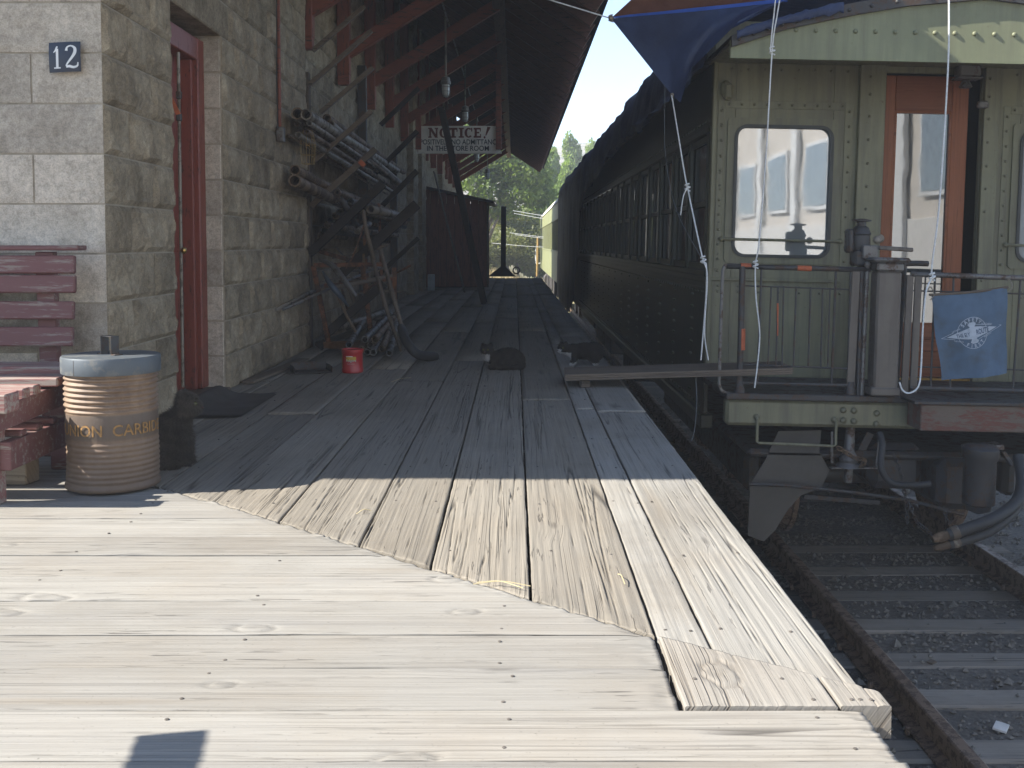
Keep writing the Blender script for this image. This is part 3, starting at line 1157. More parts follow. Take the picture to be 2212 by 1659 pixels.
for k in range(23):
    odd = k % 2
    # facade
    x = WX
    first = True
    while x > -13:
        L = (.306 if odd else BL) if first else BL
        first = False
        Mx = Matrix.Translation((x - L + MJ / 2, FY, k * CH + MJ / 2))
        put_block(L, .006, Mx, x > -2.9 and k < 11, 0 if x > -3.5 else 1)
        x -= L
    # side, first section up to the pilaster end, around the door
    if k < 10:
        run_course(k, FY, D0, WX, not odd, lambda y: True)
        run_course(k, D1, 9.06, WX, odd, lambda y: True)
    elif k == 10:
        run_course(k, FY, D0 - .16, WX, not odd, lambda y: True)
        run_course(k, D1 + .16, 9.06, WX, odd, lambda y: True)
    else:
        run_course(k, FY, 9.06, WX, not odd, lambda y: True)
    run_course(k, 9.06, WEND, RX, odd, lambda y: y < 15.0)
# pilasters farther along the wall
for (y0, y1) in ((18.6, 19.5), (20.3, 21.2), (26.0, 27.0)):
    for k in range(23):
        blocks_far.append((get_block(y1 - y0, .027, k % 5, 1), Matrix.Translation((WX, y0 + MJ / 2, k * CH + MJ / 2)) @ SIDE))
    cb2 = MB().box(RX - .02, WX - .012, y0 + .014, y1 - .014, -.3, 4.9)
    obj('pilaster', cb2, M_MORTAR, bld)
fb = []
VV, FF, nn = [], [], 0
_np = {}
for me, Mx in blocks_far:
    if me.name not in _np:
        a = np.empty(len(me.vertices) * 3)
        me.vertices.foreach_get('co', a)
        _np[me.name] = (a.reshape(-1, 3), [tuple(p.vertices) for p in me.polygons])
    a, f = _np[me.name]
    Mn = np.array(Mx)
    VV.append(a @ Mn[:3, :3].T + Mn[:3, 3])
    FF += [tuple(i + nn for i in q) for q in f]
    nn += len(a)
me = bpy.data.meshes.new('blocks')
me.from_pydata(np.concatenate(VV).tolist(), [], FF)
me.materials.append(M_STONE)
stuff(obj('blocks', me, None, wall))
# lintel over the door, smooth jamb stones
obj('lintel', MB().bbox(WX - .28, WX + .004, D0 - .155, D1 + .155, DT + .004, DT + CH - .006, .008), M_STONE, wall)
for k in range(10):
    obj('jamb_stone', MB().bbox(WX - .29, WX - .012, D1 - .004, D1 + .02, k * CH + .005, (k + 1) * CH - .005, .004), M_ASHLAR, wall)
    obj('jamb_stone', MB().bbox(WX - .29, WX - .012, D0 - .02, D0 + .004, k * CH + .005, (k + 1) * CH - .005, .004), M_ASHLAR, wall)

# door and frame
DX = WX - .105
fr = obj('door_frame', MB().bbox(DX - .10, DX, D1 - .13, D1 - .006, .03, DT - .03, .006)
         .bbox(DX - .10, DX, D0 + .006, D0 + .13, .03, DT - .03, .006)
         .bbox(DX - .098, DX - .002, D0 + .131, D1 - .131, DT - .16, DT - .032, .006), M_DOORRED, bld)
obj('door_stop', MB().bbox(DX - .099, DX - .03, D1 - .165, D1 - .131, .03, DT - .162, .004), M_DOORRED, fr)
door = obj('door', MB().bbox(DX - .145, DX - .10, D0 + .10, D1 - .10, .035, DT - .12, .004), M_DOORRED, bld)
for (z0, z1) in ((.18, .85), (1.0, 1.82)):
    obj('panel', MB().bbox(DX - .101, DX - .094, D0 + .22, D1 - .21, z0, z1, .004), M_DOORRED, door)
obj('door_sill', MB().bbox(WX - .29, WX + .03, D0 + .012, D1 - .012, -.01, .028, .006), M_OLDWOOD, bld)
# pale metal pole standing in the doorway with latch and brass knob
p0, p1 = at(395, 836, 5.66), at(385, 113, 5.60)
pole = thing('latch_pole', 'thin pale metal bar with brass knob standing upright in the red doorway', 'bar', p0)
sobj('bar', MB().tube([p0, p1], .0085, 10), M_GALV, pole)
q = p0.lerp(p1, .415)
sobj('knob', MB().tube([q + Vector((0, -.005, 0)), q + Vector((.012, -.02, 0))], .007, 8).sphere(q + Vector((.024, -.028, 0)), (.016, .016, .019), 12, 8), M_BRASS, pole)
for tt in (.875, .81):
    q = p0.lerp(p1, tt)
    obj('clamp', MB().bbox(q.x - .013, q.x + .013, q.y - .014, q.y + .012, q.z - .02, q.z + .02, .004), M_IRON, pole)
q = p0.lerp(p1, .845)
obj('tag', MB().add([q + Vector((-.03, -.012, .045)), q + Vector((.012, -.012, -.045)), q + Vector((-.012, -.012, -.05)), q + Vector((-.03, -.012, -.02)),
                     q + Vector((-.03, -.010, .045)), q + Vector((.012, -.010, -.045)), q + Vector((-.012, -.010, -.05)), q + Vector((-.03, -.010, -.02))],
                    [(0, 1, 2, 3), (7, 6, 5, 4), (0, 4, 5, 1), (1, 5, 6, 2), (2, 6, 7, 3), (3, 7, 4, 0)]), M_ORANGE, pole)
# low dark uneven sheet added before the door sill
mt = MB()


def sheetf(u, v):
    x = WX - .02 + u * .36
    y = 5.38 + v * .85 + .1 * u
    z = .006 + .052 * math.exp(-((u - .12) / .20) ** 2) + .014 * float(vnoise(np.array(u * 4.), np.array(v * 4.), 5))
    return (x, y, z)


mt.grid(sheetf, 18, 18)
mt.v += [(x, y, .002) for (x, y, z) in mt.v]
n0 = 19 * 19
mt.f += [tuple(i + n0 for i in f)[::-1] for f in mt.f[:324]]
tag(sobj('door_sheet', mt, plain('dark_sheet', (.055, .048, .04), .9, var=.4)), 'low dark uneven sheet lying before the red door sill', 'mat')

# conduit with junction box on the wall
cx = thing('wall_conduit', 'red painted conduit pipe ending in grey junction box on stone wall', 'conduit', at(603, 290, 7.9))
q0, q1 = at(604, 276, 7.88), at(606, -60, 7.88)
q0.x = q1.x = WX + .035
sobj('pipe', MB().tube([q0, q1], .013, 10), M_REDWOOD, cx)
obj('junction_box', MB().bbox(q0.x - .02, q0.x + .035, q0.y - .035, q0.y + .035, q0.z - .105, q0.z + .005, .006), M_STEELGREY, cx)
wr = spline([(WX + .03, q0.y - .03, q0.z - .02), (WX + .035, q0.y - .07, q0.z + .15), (WX + .03, q0.y - .05, q0.z + .4), (WX + .032, q0.y - .03, q0.z + 1.0)])
sobj('cable', MB().tube(wr, .004, 6), M_BLACKRUB, cx)

# roof: posts, braces, beam, rafters, sheathing
EX, EZ, SL = .88, 3.32, .667
BX, BZ = -.20, 3.98
YF = 3.26
obj('eave_beam', MB().bbox(0, WEND - 4.2, -.07, .07, -.10, .10, .006), M_RAFTER, bld, Matrix.Translation((BX, 4.2, BZ - .10)) @ RZ)
obj('wall_plate', MB().bbox(0, WEND - 4.7, -.06, .06, -.06, .06, .006), M_REDWOOD, bld, Matrix.Translation((RX + .07, 4.7, 2.72)) @ RZ) if False else None
post_y = [7.19 + 2.05 * i for i in range(14)]
for py_ in post_y:
    xf = (WX if py_ < 9.06 else RX) + .03
    post = obj('bracket_post', MB().bbox(0, 2.1, -.065, .065, 0, .13, .008), M_REDWOOD, bld,
               Matrix.Translation((xf, py_, 2.66)) @ Matrix(((0, 0, 1, 0), (0, 1, 0, 0), (1, 0, 0, 0), (0, 0, 0, 1))))
    # chamfered drop end
    obj('drop_end', MB().prism([(-.045, 0), (.045, 0), (.065, .10), (-.065, .10)], 0, .12, lambda p, t: (xf + .004 + t, py_ + p[0], 2.60 + p[1] - .04)), M_REDWOOD, post)
    obj('brace', MB().bar((xf + .09, py_, 2.90), (BX - .02, py_, BZ - .14), .10, .14, (0, 1, 0) if False else (0, 0, 1)), M_REDWOOD, bld)
roof = obj('roof_cover', MB().add(
    [(EX + .085, YF, EZ + .13 - .043), (EX + .085, WEND, EZ + .13 - .043), (-7.41, WEND, EZ + .13 + SL * 8.29), (-7.41, YF + 8.29, EZ + .13 + SL * 8.29), (-15.7, YF, EZ + .13), (-15.7, WEND, EZ + .13),
     (EX + .085, YF, EZ + .20 - .043), (EX + .085, WEND, EZ + .20 - .043), (-7.41, WEND, EZ + .2 + SL * 8.29), (-7.41, YF + 8.29, EZ + .2 + SL * 8.29), (-15.7, YF, EZ + .20), (-15.7, WEND, EZ + .20)],
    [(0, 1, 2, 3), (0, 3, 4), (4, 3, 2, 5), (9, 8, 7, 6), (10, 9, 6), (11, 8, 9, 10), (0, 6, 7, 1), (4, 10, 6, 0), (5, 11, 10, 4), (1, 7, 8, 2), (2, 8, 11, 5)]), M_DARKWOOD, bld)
ry = 3.85
while ry < WEND - .1:
    d = min(8.0 if False else 4.6, ry - YF)
    if d > .3:
        a = Vector((EX - .01, ry, EZ + .005))
        bq = Vector((EX - d, ry, EZ + .005 + SL * (d - .01)))
        obj('rafter', MB().bar(a, bq, .065, .19), M_RAFTER, roof)
    ry += .655
nrm = math.hypot(1, SL)
for i in range(20):
    d0, d1 = i * .215 + .004, (i + 1) * .215 - .004
    y0 = max(YF + .02, YF + d1)
    a = Vector((EX - (d0 + d1) / 2, y0, EZ + .117 + SL * (d0 + d1) / 2))
    bq = Vector((EX - (d0 + d1) / 2, WEND - .02, EZ + .117 + SL * (d0 + d1) / 2))
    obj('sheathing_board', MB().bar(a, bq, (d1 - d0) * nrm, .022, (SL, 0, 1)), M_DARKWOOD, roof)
obj('eave_fascia', MB().bbox(EX - .004, EX + .026, YF + .01, WEND - .01, EZ + .092, EZ + .119, .004), M_DARKWOOD, roof)
obj('front_fascia', MB().bbox(-15.6, EX - .01, YF - .03, YF - .002, EZ + .0, EZ + .20, .004), M_DARKWOOD, roof)
# conduit under the braces feeding the lamps
cvp = MB().tube([(-.82, 8.6, 3.62), (-.82, 33, 3.62)], .012, 8)
obj('lamp_conduit', cvp, M_STEELGREY, bld)

# house number
q = at(141.5, 124, 4.575)
num = thing('house_number_sign', 'small dark enamel plate with white number 12 on stone facade', 'sign', q)


def plate(u, v, off=0.0):
    x, z = (u - .5) * .134, (v - .5) * .126
    return (q.x + x, q.y - .014 + 1.1 * x * x + .9 * z * z - off, q.z + z + .006 * (u - .5))


pm = MB().grid(lambda u, v: plate(u, v), 10, 10)
n0 = len(pm.v)
pm.v += [(x, y + .002, z) for (x, y, z) in pm.v]
pm.f += [tuple(i + n0 for i in f)[::-1] for f in pm.f[:100]]
sobj('plate', pm, M_ENAMEL, num)


def stroke(pts, wds, n=6):
    """flat 2d stroke of varying width; returns quads as (left, right) point pairs"""
    P = spline([(x, y, 0) for x, y in pts], n) if len(pts) > 2 else [Vector((x, y, 0)) for x, y in pts]
    W = np.interp(np.linspace(0, 1, len(P)), np.linspace(0, 1, len(wds)), wds)
    L_, R_ = [], []
    for i, p in enumerate(P):
        t = P[min(i + 1, len(P) - 1)] - P[max(i - 1, 0)]
        nn_ = Vector((-t.y, t.x, 0)).normalized() * W[i] / 2
        L_.append(p + nn_)
        R_.append(p - nn_)
    vs = L_ + R_
    k = len(P)
    return vs, [(i, i + 1, k + i + 1, k + i) for i in range(k - 1)]


def rect2(x0, x1, y0, y1):
    return [Vector((x0, y0, 0)), Vector((x1, y0, 0)), Vector((x1, y1, 0)), Vector((x0, y1, 0))], [(0, 1, 2, 3)]


def print_on(name, shapes, fn, mat, parent):
    """flat 2d shapes laid on a surface: fn(x, y, lift) -> point"""
    mb = MB()
    for k, (vs, fs) in enumerate(shapes):
        mb.add([fn(p.x, p.y, .0008 + .0001 * (k % 5)) for p in vs], fs)
    return obj(name, mb, mat, parent)


pf = lambda x, y, l: plate(x, y, .0006 + l)
print_on('numeral', [rect2(.235, .315, .16, .78), rect2(.17, .38, .12, .165), stroke([(.16, .66), (.22, .72), (.28, .86)], [.03, .05, .06])], pf, M_WHITE, num)
print_on('numeral', [stroke([(.57, .70), (.60, .82), (.72, .86), (.83, .78), (.83, .63), (.74, .47), (.60, .28), (.56, .19)], [.09, .05, .05, .085, .10, .08, .05, .05], 8),
                     stroke([(.56, .165), (.66, .185), (.78, .15), (.90, .19), (.925, .31)], [.06, .085, .08, .06, .03])], pf, M_WHITE, num)

# ------------------------------------------------------------------ bench in front of the facade
bx1 = -1.685
bench = thing('slat_bench', 'maroon slatted wooden bench against the stone facade under number 12', 'bench', (-2.5, 4.0, 0))


def slat(name, x0, x1, y0, y1, z0, z1, mat, rotx=0.0):
    c = Vector((x0, (y0 + y1) / 2, (z0 + z1) / 2))
    return obj(name, MB().bbox(0, x1 - x0, (y0 - y1) / 2, (y1 - y0) / 2, (z0 - z1) / 2, (z1 - z0) / 2, .005), mat, bench,
               Matrix.Translation(c) @ Matrix.Rotation(rotx, 4, 'X'))


XL = -3.15
slat('seat_slat', XL, bx1, 3.50, 3.60, .335, .400, M_BENCHSEAT)
for (a, c_) in ((3.63, 3.685), (3.715, 3.77), (3.80, 3.855)):
    slat('seat_slat', XL, bx1 - .04, a, c_, .352, .390, M_BENCHSEAT)
slat('seat_slat', XL, bx1, 3.90, 4.04, .372, .405, M_BENCHSEAT)
slat('seat_slat', XL, bx1 - .01, 4.09, 4.27, .388, .425, M_BENCHSEAT)
for (v0, v1, xr) in ((552, 591, 162), (594, 633, 163), (651, 690, 160), (706, 748, 158)):
    z1, z0 = at(100, v0, 4.42).z, at(100, v1, 4.42).z
    slat('back_slat', XL, at(xr, v0, 4.42).x, 4.405, 4.435, z0, z1, M_BENCH, -.10)
slat('back_cap', XL, at(180, 535, 4.46).x, 4.40, 4.50, at(90, 541, 4.46).z, at(90, 530, 4.46).z, M_BENCH)
for x in (at(103, 640, 4.46).x, XL + .2):
    obj('back_post', MB().bar((x, 4.49, 0.0), (x, 4.455, .865), .075, .045, (0, 1, 0)), M_BENCH, bench)
for x in (-1.80, XL + .12):
    obj('leg', MB().bbox(x - .04, x + .03, 3.60, 3.67, 0, .334, .005), M_BENCHSEAT, bench)
    obj('leg', MB().bbox(x - .05, x + .02, 4.20, 4.28, 0, .388, .005), M_BENCH, bench)
    obj('side_rail', MB().bar((x + .055, 3.52, .31), (x + .055, 4.3, .33), .04, .085, (0, 0, 1)), M_BENCH, bench)
    obj('stretcher', MB().bar((x + .05, 3.62, .17), (x + .05, 4.26, .17), .04, .10, (0, 0, 1)), M_BENCH, bench)
for (a, c_) in ((3.70, 3.75), (3.83, 3.88), (3.96, 4.01)):
    slat('shelf_slat', XL + .1, -1.73, a, c_, .222, .246, M_BENCH)
blk = MB().bbox(0, .33, 0, .09, 0, .085, .004)
obj_b = obj('lumber_block', blk, weathered_wood('cut_lumber', (.24, .19, .13), (.21, .155, .10), (.19, .155, .11), (.06, .04, .03)), None, Matrix.Translation(gnd(8, 1048)) @ Euler((0, 0, -.12)).to_matrix().to_4x4() @ Matrix.Translation((-.24, 0, .002)))
tag(obj_b, 'short cut lumber block lying on the deck under the bench', 'lumber')

# ------------------------------------------------------------------ carbide drum
dp = gnd(246, 1070)
DC = dp + Vector((dp.x, dp.y, 0)).normalized() * .166
drum = thing('carbide_drum', 'rusty tan corrugated steel drum lettered UNION CARBIDE with grey lid', 'drum', DC)
prof = [(.001, .004), (.160, .004), (.168, .010), (.168, .022), (.163, .030)]
z = .034
while z < .19:
    prof += [(.163 + .0016 * math.cos((z - .034) / .019 * 2 * math.pi + 3.14), z)]
    z += .0032
prof += [(.1635, .195), (.1635, .285)]
z = .290
while z < .432:
    prof += [(.1625 + .0042 * math.sin((z - .29) / .0195 * 2 * math.pi), z)]
    z += .0028
prof += [(.162, .436), (.160, .44)]
bdm = MB().lathe(prof, (0, 0, 0), 72)
bdm.v = [(x * (1 + k_), y * (1 + k_), z) for (x, y, z) in bdm.v for k_ in [.022 * float(fbm(np.array(math.atan2(y, x) * 1.6 + 5), np.array(z * 9.), 19, 2)) * (1 if .03 < z < .43 else 0)]]
body = obj('body', bdm, M_DRUM, drum, Matrix.Translation(DC), smooth=True)
lid = sobj('lid', MB().lathe([(.1655, .428), (.1735, .428), (.175, .436), (.175, .484), (.172, .4895), (.15, .4905), (.0005, .4915)], (0, 0, 0), 64), M_LID, drum, Matrix.Translation(DC))
hd = MB()
for s_ in (-1, 1):
    a = Euler((0, 0, R(-35))).to_matrix().to_4x4()
    Mx = Matrix.Translation(DC + Vector((.0, -.01, .491))) @ a
    hd.bbox(s_ * .031 - .002, s_ * .031 + .002, -.017, .017, .0, .066, .001, Mx)
    hd.bbox(*(sorted((s_ * .031, s_ * .056))), -.017, .017, .0005, .004, .001, Mx)
hd.bbox(-.033, .033, -.017, .017, .0655, .0695, .001, Mx)
obj('handle', hd, M_IRON, lid)
obj('seam', MB().bbox(DC.x - .075, DC.x - .0725, DC.y - .1590, DC.y - .1570, .43, .484, .0005), M_IRON, lid)
vs, fs = text_geo('UNION  CARBIDE', .058, 0.0004, 0.0004)
xs_ = [p.x for p in vs]
wtx = max(xs_) - min(xs_)
xm = (max(xs_) + min(xs_)) / 2
span = R(148)
a0 = -math.pi / 2 + R(22)
rr_ = .1645
sx_ = sorted(xs_)
gi_ = max(range(len(sx_) - 1), key=lambda k_: sx_[k_ + 1] - sx_[k_])
cut = (sx_[gi_] + sx_[gi_ + 1]) / 2
wv = [(DC.x + (rr_ + .0022 + p.z) * math.cos(a0 + (p.x - xm) / wtx * span), DC.y + (rr_ + .0022 + p.z) * math.sin(a0 + (p.x - xm) / wtx * span), .212 + p.y) for p in vs]
for sd_ in (0, 1):
    obj('lettering', MB().add(wv, [f for f in fs if (vs[f[0]].x > cut) == bool(sd_)]), M_LETTERGOLD, drum)

# ------------------------------------------------------------------ cats
def fur_mat():
    m, t, p, L = newmat('cat_fur')
    at_ = t.nodes.new('ShaderNodeAttribute')
    at_.attribute_name = 'coat'
    v = coords(t, rnd=False)
    n1 = noise(t, v, 45, 4)
    c = mixc(t, mth(t, 'MULTIPLY', n1, .7), at_.outputs['Color'], mixc(t, 1.0, at_.outputs['Color'], (.45, .42, .4), 'MULTIPLY'))
    L.new(c, p.inputs['Base Color'])
    p.inputs['Roughness'].default_value = .85
    p.inputs['Specular IOR Level'].default_value = .15
    return m


M_FUR = fur_mat()
M_EYE = plain('cat_eye', (.10, .10, .03), .1, var=.2, bmp=0)


def make_cat(name, label, base, balls, tubes, coat, eyes, nose, fur_n, fur_len, seed, flow):
    """one continuous body grown from overlapping masses, with a coat of hair over it"""
    mb = MB()
    for (c, r, rot) in balls:
        mb.sphere(c, r, 20, 12, Euler(rot).to_matrix())
    for (pts, rs) in tubes:
        mb.tube(spline(pts, 6), list(np.interp(np.linspace(0, 1, (len(pts) - 1) * 6 + 1), np.linspace(0, 1, len(rs)), rs)), 12)
    tmp = bpy.data.objects.new('tmp', mb.mesh('tmp'))
    C.objects.link(tmp)
    rm = tmp.modifiers.new('r', 'REMESH')
    rm.mode, rm.voxel_size = 'VOXEL', .0075
    smm = tmp.modifiers.new('s', 'SMOOTH')
    smm.iterations, smm.factor = 5, .6
    dg = bpy.context.evaluated_depsgraph_get()
    me = bpy.data.meshes.new_from_object(tmp.evaluated_get(dg))
    bpy.data.objects.remove(tmp, do_unlink=True)
    me.name = name
    n = len(me.vertices)
    co = np.empty(n * 3)
    me.vertices.foreach_get('co', co)
    co = co.reshape(-1, 3)
    col = np.array([coat(*p) for p in co])
    ca = me.attributes.new('coat', 'FLOAT_COLOR', 'POINT')
    ca.data.foreach_set('color', np.concatenate([col, np.ones((n, 1))], 1).astype(np.float32).reshape(-1))
    me.polygons.foreach_set('use_smooth', [True] * len(me.polygons))
    me.materials.append(M_FUR)
    root = thing(name, label, 'cat', base)
    B = Matrix.Translation(Vector(base))
    obj('body', me, None, root, B)
    # hair
    me.calc_loop_triangles()
    tri = np.empty(len(me.loop_triangles) * 3, dtype=np.int32)
    me.loop_triangles.foreach_get('vertices', tri)
    tri = tri.reshape(-1, 3)
    nr = np.empty(n * 3)
    me.vertices.foreach_get('normal', nr)
    nr = nr.reshape(-1, 3)
    A, B_, C_ = co[tri[:, 0]], co[tri[:, 1]], co[tri[:, 2]]
    ar = np.linalg.norm(np.cross(B_ - A, C_ - A), axis=1)
    rg = np.random.default_rng(seed)
    ti = rg.choice(len(tri), fur_n, p=ar / ar.sum())
    u, v = rg.random((2, fur_n))
    fl = u + v > 1
    u[fl], v[fl] = 1 - u[fl], 1 - v[fl]
    P = A[ti] + (B_[ti] - A[ti]) * u[:, None] + (C_[ti] - A[ti]) * v[:, None]
    Nn = nr[tri[ti, 0]]
    cc = col[tri[ti, 0]] * rg.uniform(.65, 1.35, (fur_n, 1))
    D = Nn * .45 + np.array(flow)[None] + rg.normal(0, .22, (fur_n, 3))
    D -= Nn * np.minimum(0, (D * Nn).sum(1) - .22)[:, None]
    D /= np.linalg.norm(D, axis=1)[:, None]
    ln = fur_len * rg.uniform(.5, 1.2, fur_n)
    Wd = np.cross(D, Nn)
    Wd /= np.linalg.norm(Wd, axis=1)[:, None] + 1e-9
    hw = .0011
    v0, v1, v2 = P - Wd * hw - Nn * .002, P + Wd * hw - Nn * .002, P + D * ln[:, None]
    Vf = np.stack([v0, v1, v2], 1).reshape(-1, 3)
    fm = bpy.data.meshes.new('fur')
    fm.from_pydata(Vf.tolist(), [], np.arange(fur_n * 3).reshape(-1, 3).tolist())
    fa = fm.attributes.new('coat', 'FLOAT_COLOR', 'POINT')
    c4 = np.concatenate([np.clip(np.repeat(cc, 3, 0), 0, 1), np.ones((fur_n * 3, 1))], 1)
    fa.data.foreach_set('color', c4.astype(np.float32).reshape(-1))
    fm.materials.append(M_FUR)
    o = obj('fur', fm, None, root, B)
    o['kind'] = 'stuff'
    for e in eyes:
        obj('eye', MB().sphere(e, .0085, 10, 7), M_EYE, root, B, smooth=True)
    obj('nose', MB().sphere(nose, (.005, .005, .004), 8, 6), plain('cat_nose', (.10, .04, .04), .4), root, B, smooth=True)
    return root


# sitting cat by the drum, seen from the side and looking right
cb_ = gnd(388, 1006)


def coat1(x, y, z):
    s_ = .5 + .5 * math.sin(z * 130 + x * 40)
    a = np.array((.10, .086, .072)) * (1 - .25 * s_)
    if z > .20:
        a = a * (1.25 if x > .03 else .8)
    elif x > .02:
        a = a * .8
    return a


make_cat('fluffy_cat', 'fluffy dark grey cat sitting upright beside the tan drum', (cb_.x - .03, cb_.y + .05, 0),
         [((-.045, .0, .080), (.085, .075, .082), (0, 0, 0)), ((-.02, 0, .135), (.066, .064, .080), (0, .35, 0)), ((.012, 0, .175), (.050, .052, .055), (0, .3, 0)),
          ((.052, -.005, .243), (.047, .043, .041), (0, .1, 0)), ((.090, -.006, .228), (.022, .022, .017), (0, 0, 0)), ((.030, -.006, .21), (.036, .036, .04), (0, 0, 0)),
          ((-.010, -.055, .045), (.055, .028, .042), (0, 0, 0))],
         [([(.022, -.026, .16), (.044, -.030, .09), (.046, -.032, .014), (.072, -.034, .010)], [.030, .021, .016, .014]),
          ([(.022, .026, .16), (.044, .028, .09), (.046, .028, .014), (.072, .028, .010)], [.030, .021, .016, .014]),
          ([(-.02, -.058, .018), (.04, -.068, .014)], [.022, .015]),
          ([(-.11, .0, .03), (-.12, -.06, .02), (-.05, -.10, .018), (.05, -.10, .016)], [.028, .028, .026, .014]),
          ([(.034, -.028, .272), (.028, -.036, .312)], [.019, .004]), ([(.036, .022, .272), (.030, .032, .312)], [.019, .004])],
         coat1, [(.090, -.026, .250)], (.113, -.006, .232), 34000, .022, 1, (-.2, 0, -.45))

# loaf cat
c2 = gnd(1092, 799)
k2 = 7.5 / FPX


def coat2(x, y, z):
    a = np.array((.042, .036, .031)) * (1 + .22 * math.sin(x * 90) * math.sin(z * 70 + 1))
    if x < -.10 and y < -.02 and .055 < z < .112 and abs(x + .145 - (z - .08) * .1) < .030:
        return np.array((.50, .47, .43))
    return a


make_cat('tabby_cat', 'dark tabby cat with white chin curled like a loaf on the deck', (c2.x, c2.y + .10, 0),
         [((.015, .0, .070), (.115, .09, .078), (0, 0, .1)), ((.055, .0, .060), (.085, .085, .062), (0, 0, 0)), ((-.075, -.015, .070), (.058, .065, .056), (0, 0, 0)),
          ((-.135, -.045, .135), (.044, .042, .040), (0, 0, 0)), ((-.148, -.080, .124), (.020, .020, .016), (0, 0, 0)), ((-.115, -.05, .09), (.045, .04, .045), (0, 0, 0))],
         [([(-.06, -.07, .03), (-.12, -.10, .016)], [.03, .018]), ([(-.04, -.05, .03), (-.05, -.11, .018), (.01, -.12, .016)], [.028, .018, .016]),
          ([(.12, -.02, .03), (.09, -.10, .022), (.0, -.125, .018)], [.026, .022, .014]),
          ([(-.160, -.040, .162), (-.170, -.040, .192)], [.018, .004]), ([(-.112, -.040, .164), (-.104, -.038, .194)], [.018, .004])],
         coat2, [(-.158, -.083, .142), (-.126, -.085, .142)], (-.148, -.100, .128), 17000, .014, 2, (.5, 0, -.2))

# crouching black and white cat by the gangplank
c3 = gnd(1255, 792)


def coat3(x, y, z):
    if (x < -.142 and z < .124) or (x < -.07 and .045 < z < .100):
        return np.array((.58, .57, .55))
    if z < .022:
        return np.array((.5, .49, .47))
    return np.array((.022, .020, .019))


make_cat('black_white_cat', 'black cat with white muzzle and bib crouching behind the gangplank', (c3.x, c3.y + .10, 0),
         [((.03, 0, .105), (.105, .062, .062), (0, -.1, 0)), ((.10, 0, .10), (.075, .066, .072), (0, 0, 0)), ((-.05, 0, .105), (.058, .055, .055), (0, 0, 0)),
          ((-.125, -.02, .128), (.043, .041, .038), (0, 0, 0)), ((-.150, -.042, .112), (.022, .022, .017), (0, 0, 0)), ((-.085, -.01, .11), (.045, .04, .04), (0, 0, 0))],
         [([(-.05, -.03, .09), (-.055, -.032, .04), (-.06, -.034, .010), (-.085, -.036, .009)], [.026, .019, .015, .013]),
          ([(-.04, .03, .09), (-.04, .032, .04), (-.045, .034, .010), (-.07, .036, .009)], [.026, .019, .015, .013]),
          ([(.11, -.045, .09), (.085, -.05, .05), (.12, -.05, .03), (.09, -.05, .010)], [.035, .024, .018, .014]),
          ([(.11, .045, .09), (.085, .05, .05), (.12, .05, .03), (.09, .05, .010)], [.035, .024, .018, .014]),
          ([(.16, 0, .10), (.20, .01, .06), (.24, .03, .03)], [.02, .016, .008]),
          ([(-.140, .006, .158), (-.144, .010, .182)], [.017, .004]), ([(-.112, -.032, .160), (-.106, -.036, .184)], [.017, .004])],
         coat3, [(-.158, -.028, .134), (-.130, -.055, .134)], (-.168, -.056, .115), 17000, .012, 3, (.5, 0, -.25))

# ------------------------------------------------------------------ coffee can, dustpan
cp = gnd(758, 808)
can = thing('coffee_can', 'red plastic coffee can with yellow label on the deck', 'can', (cp.x, cp.y + .075, 0))
CB = Matrix.Translation((cp.x, cp.y + .075, 0))
sobj('body', MB().lathe([(.001, .002), (.068, .002), (.074, .008), (.0745, .03), (.0715, .036), (.0715, .135), (.0745, .14), (.0745, .152), (.076, .153), (.076, .166), (.073, .168), (.07, .16), (.001, .158)], (0, 0, 0), 40), M_CANRED, can, CB)


def can_fn(x, y, l):
    a = -math.pi / 2 + x / .072
    return (cp.x + (.0718 + l) * math.cos(a), cp.y + .075 + (.0718 + l) * math.sin(a), y)


def sub2(x0, x1, y0, y1, n=8):
    vs = [Vector((x0 + (x1 - x0) * i / n, y, 0)) for i in range(n + 1) for y in (y0, y1)]
    return vs, [(2 * i, 2 * i + 2, 2 * i + 3, 2 * i + 1) for i in range(n)]


print_on('label', [sub2(-.036, .036, .088, .118)], can_fn, M_CANYEL, can)
print_on('label_band', [sub2(-.036, .012, .118, .123)], can_fn, M_WHITE, can)
print_on('label_side', [sub2(-.094, -.078, .035, .13)], can_fn, M_CANYEL, can)
vs, fs = text_geo('Folgers', .024, .0006, .0002)
print_on('lettering', [([Vector((p.x, p.y + .084, 0)) for p in vs], fs)], lambda x, y, l: can_fn(x, y, l + .0008), M_WHITE, can)
vs, fs = text_geo('CLASSIC ROAST', .0075, 0, .0001)
print_on('lettering', [([Vector((p.x, p.y + .066, 0)) for p in vs], fs)], can_fn, M_SIGNWHITE, can)

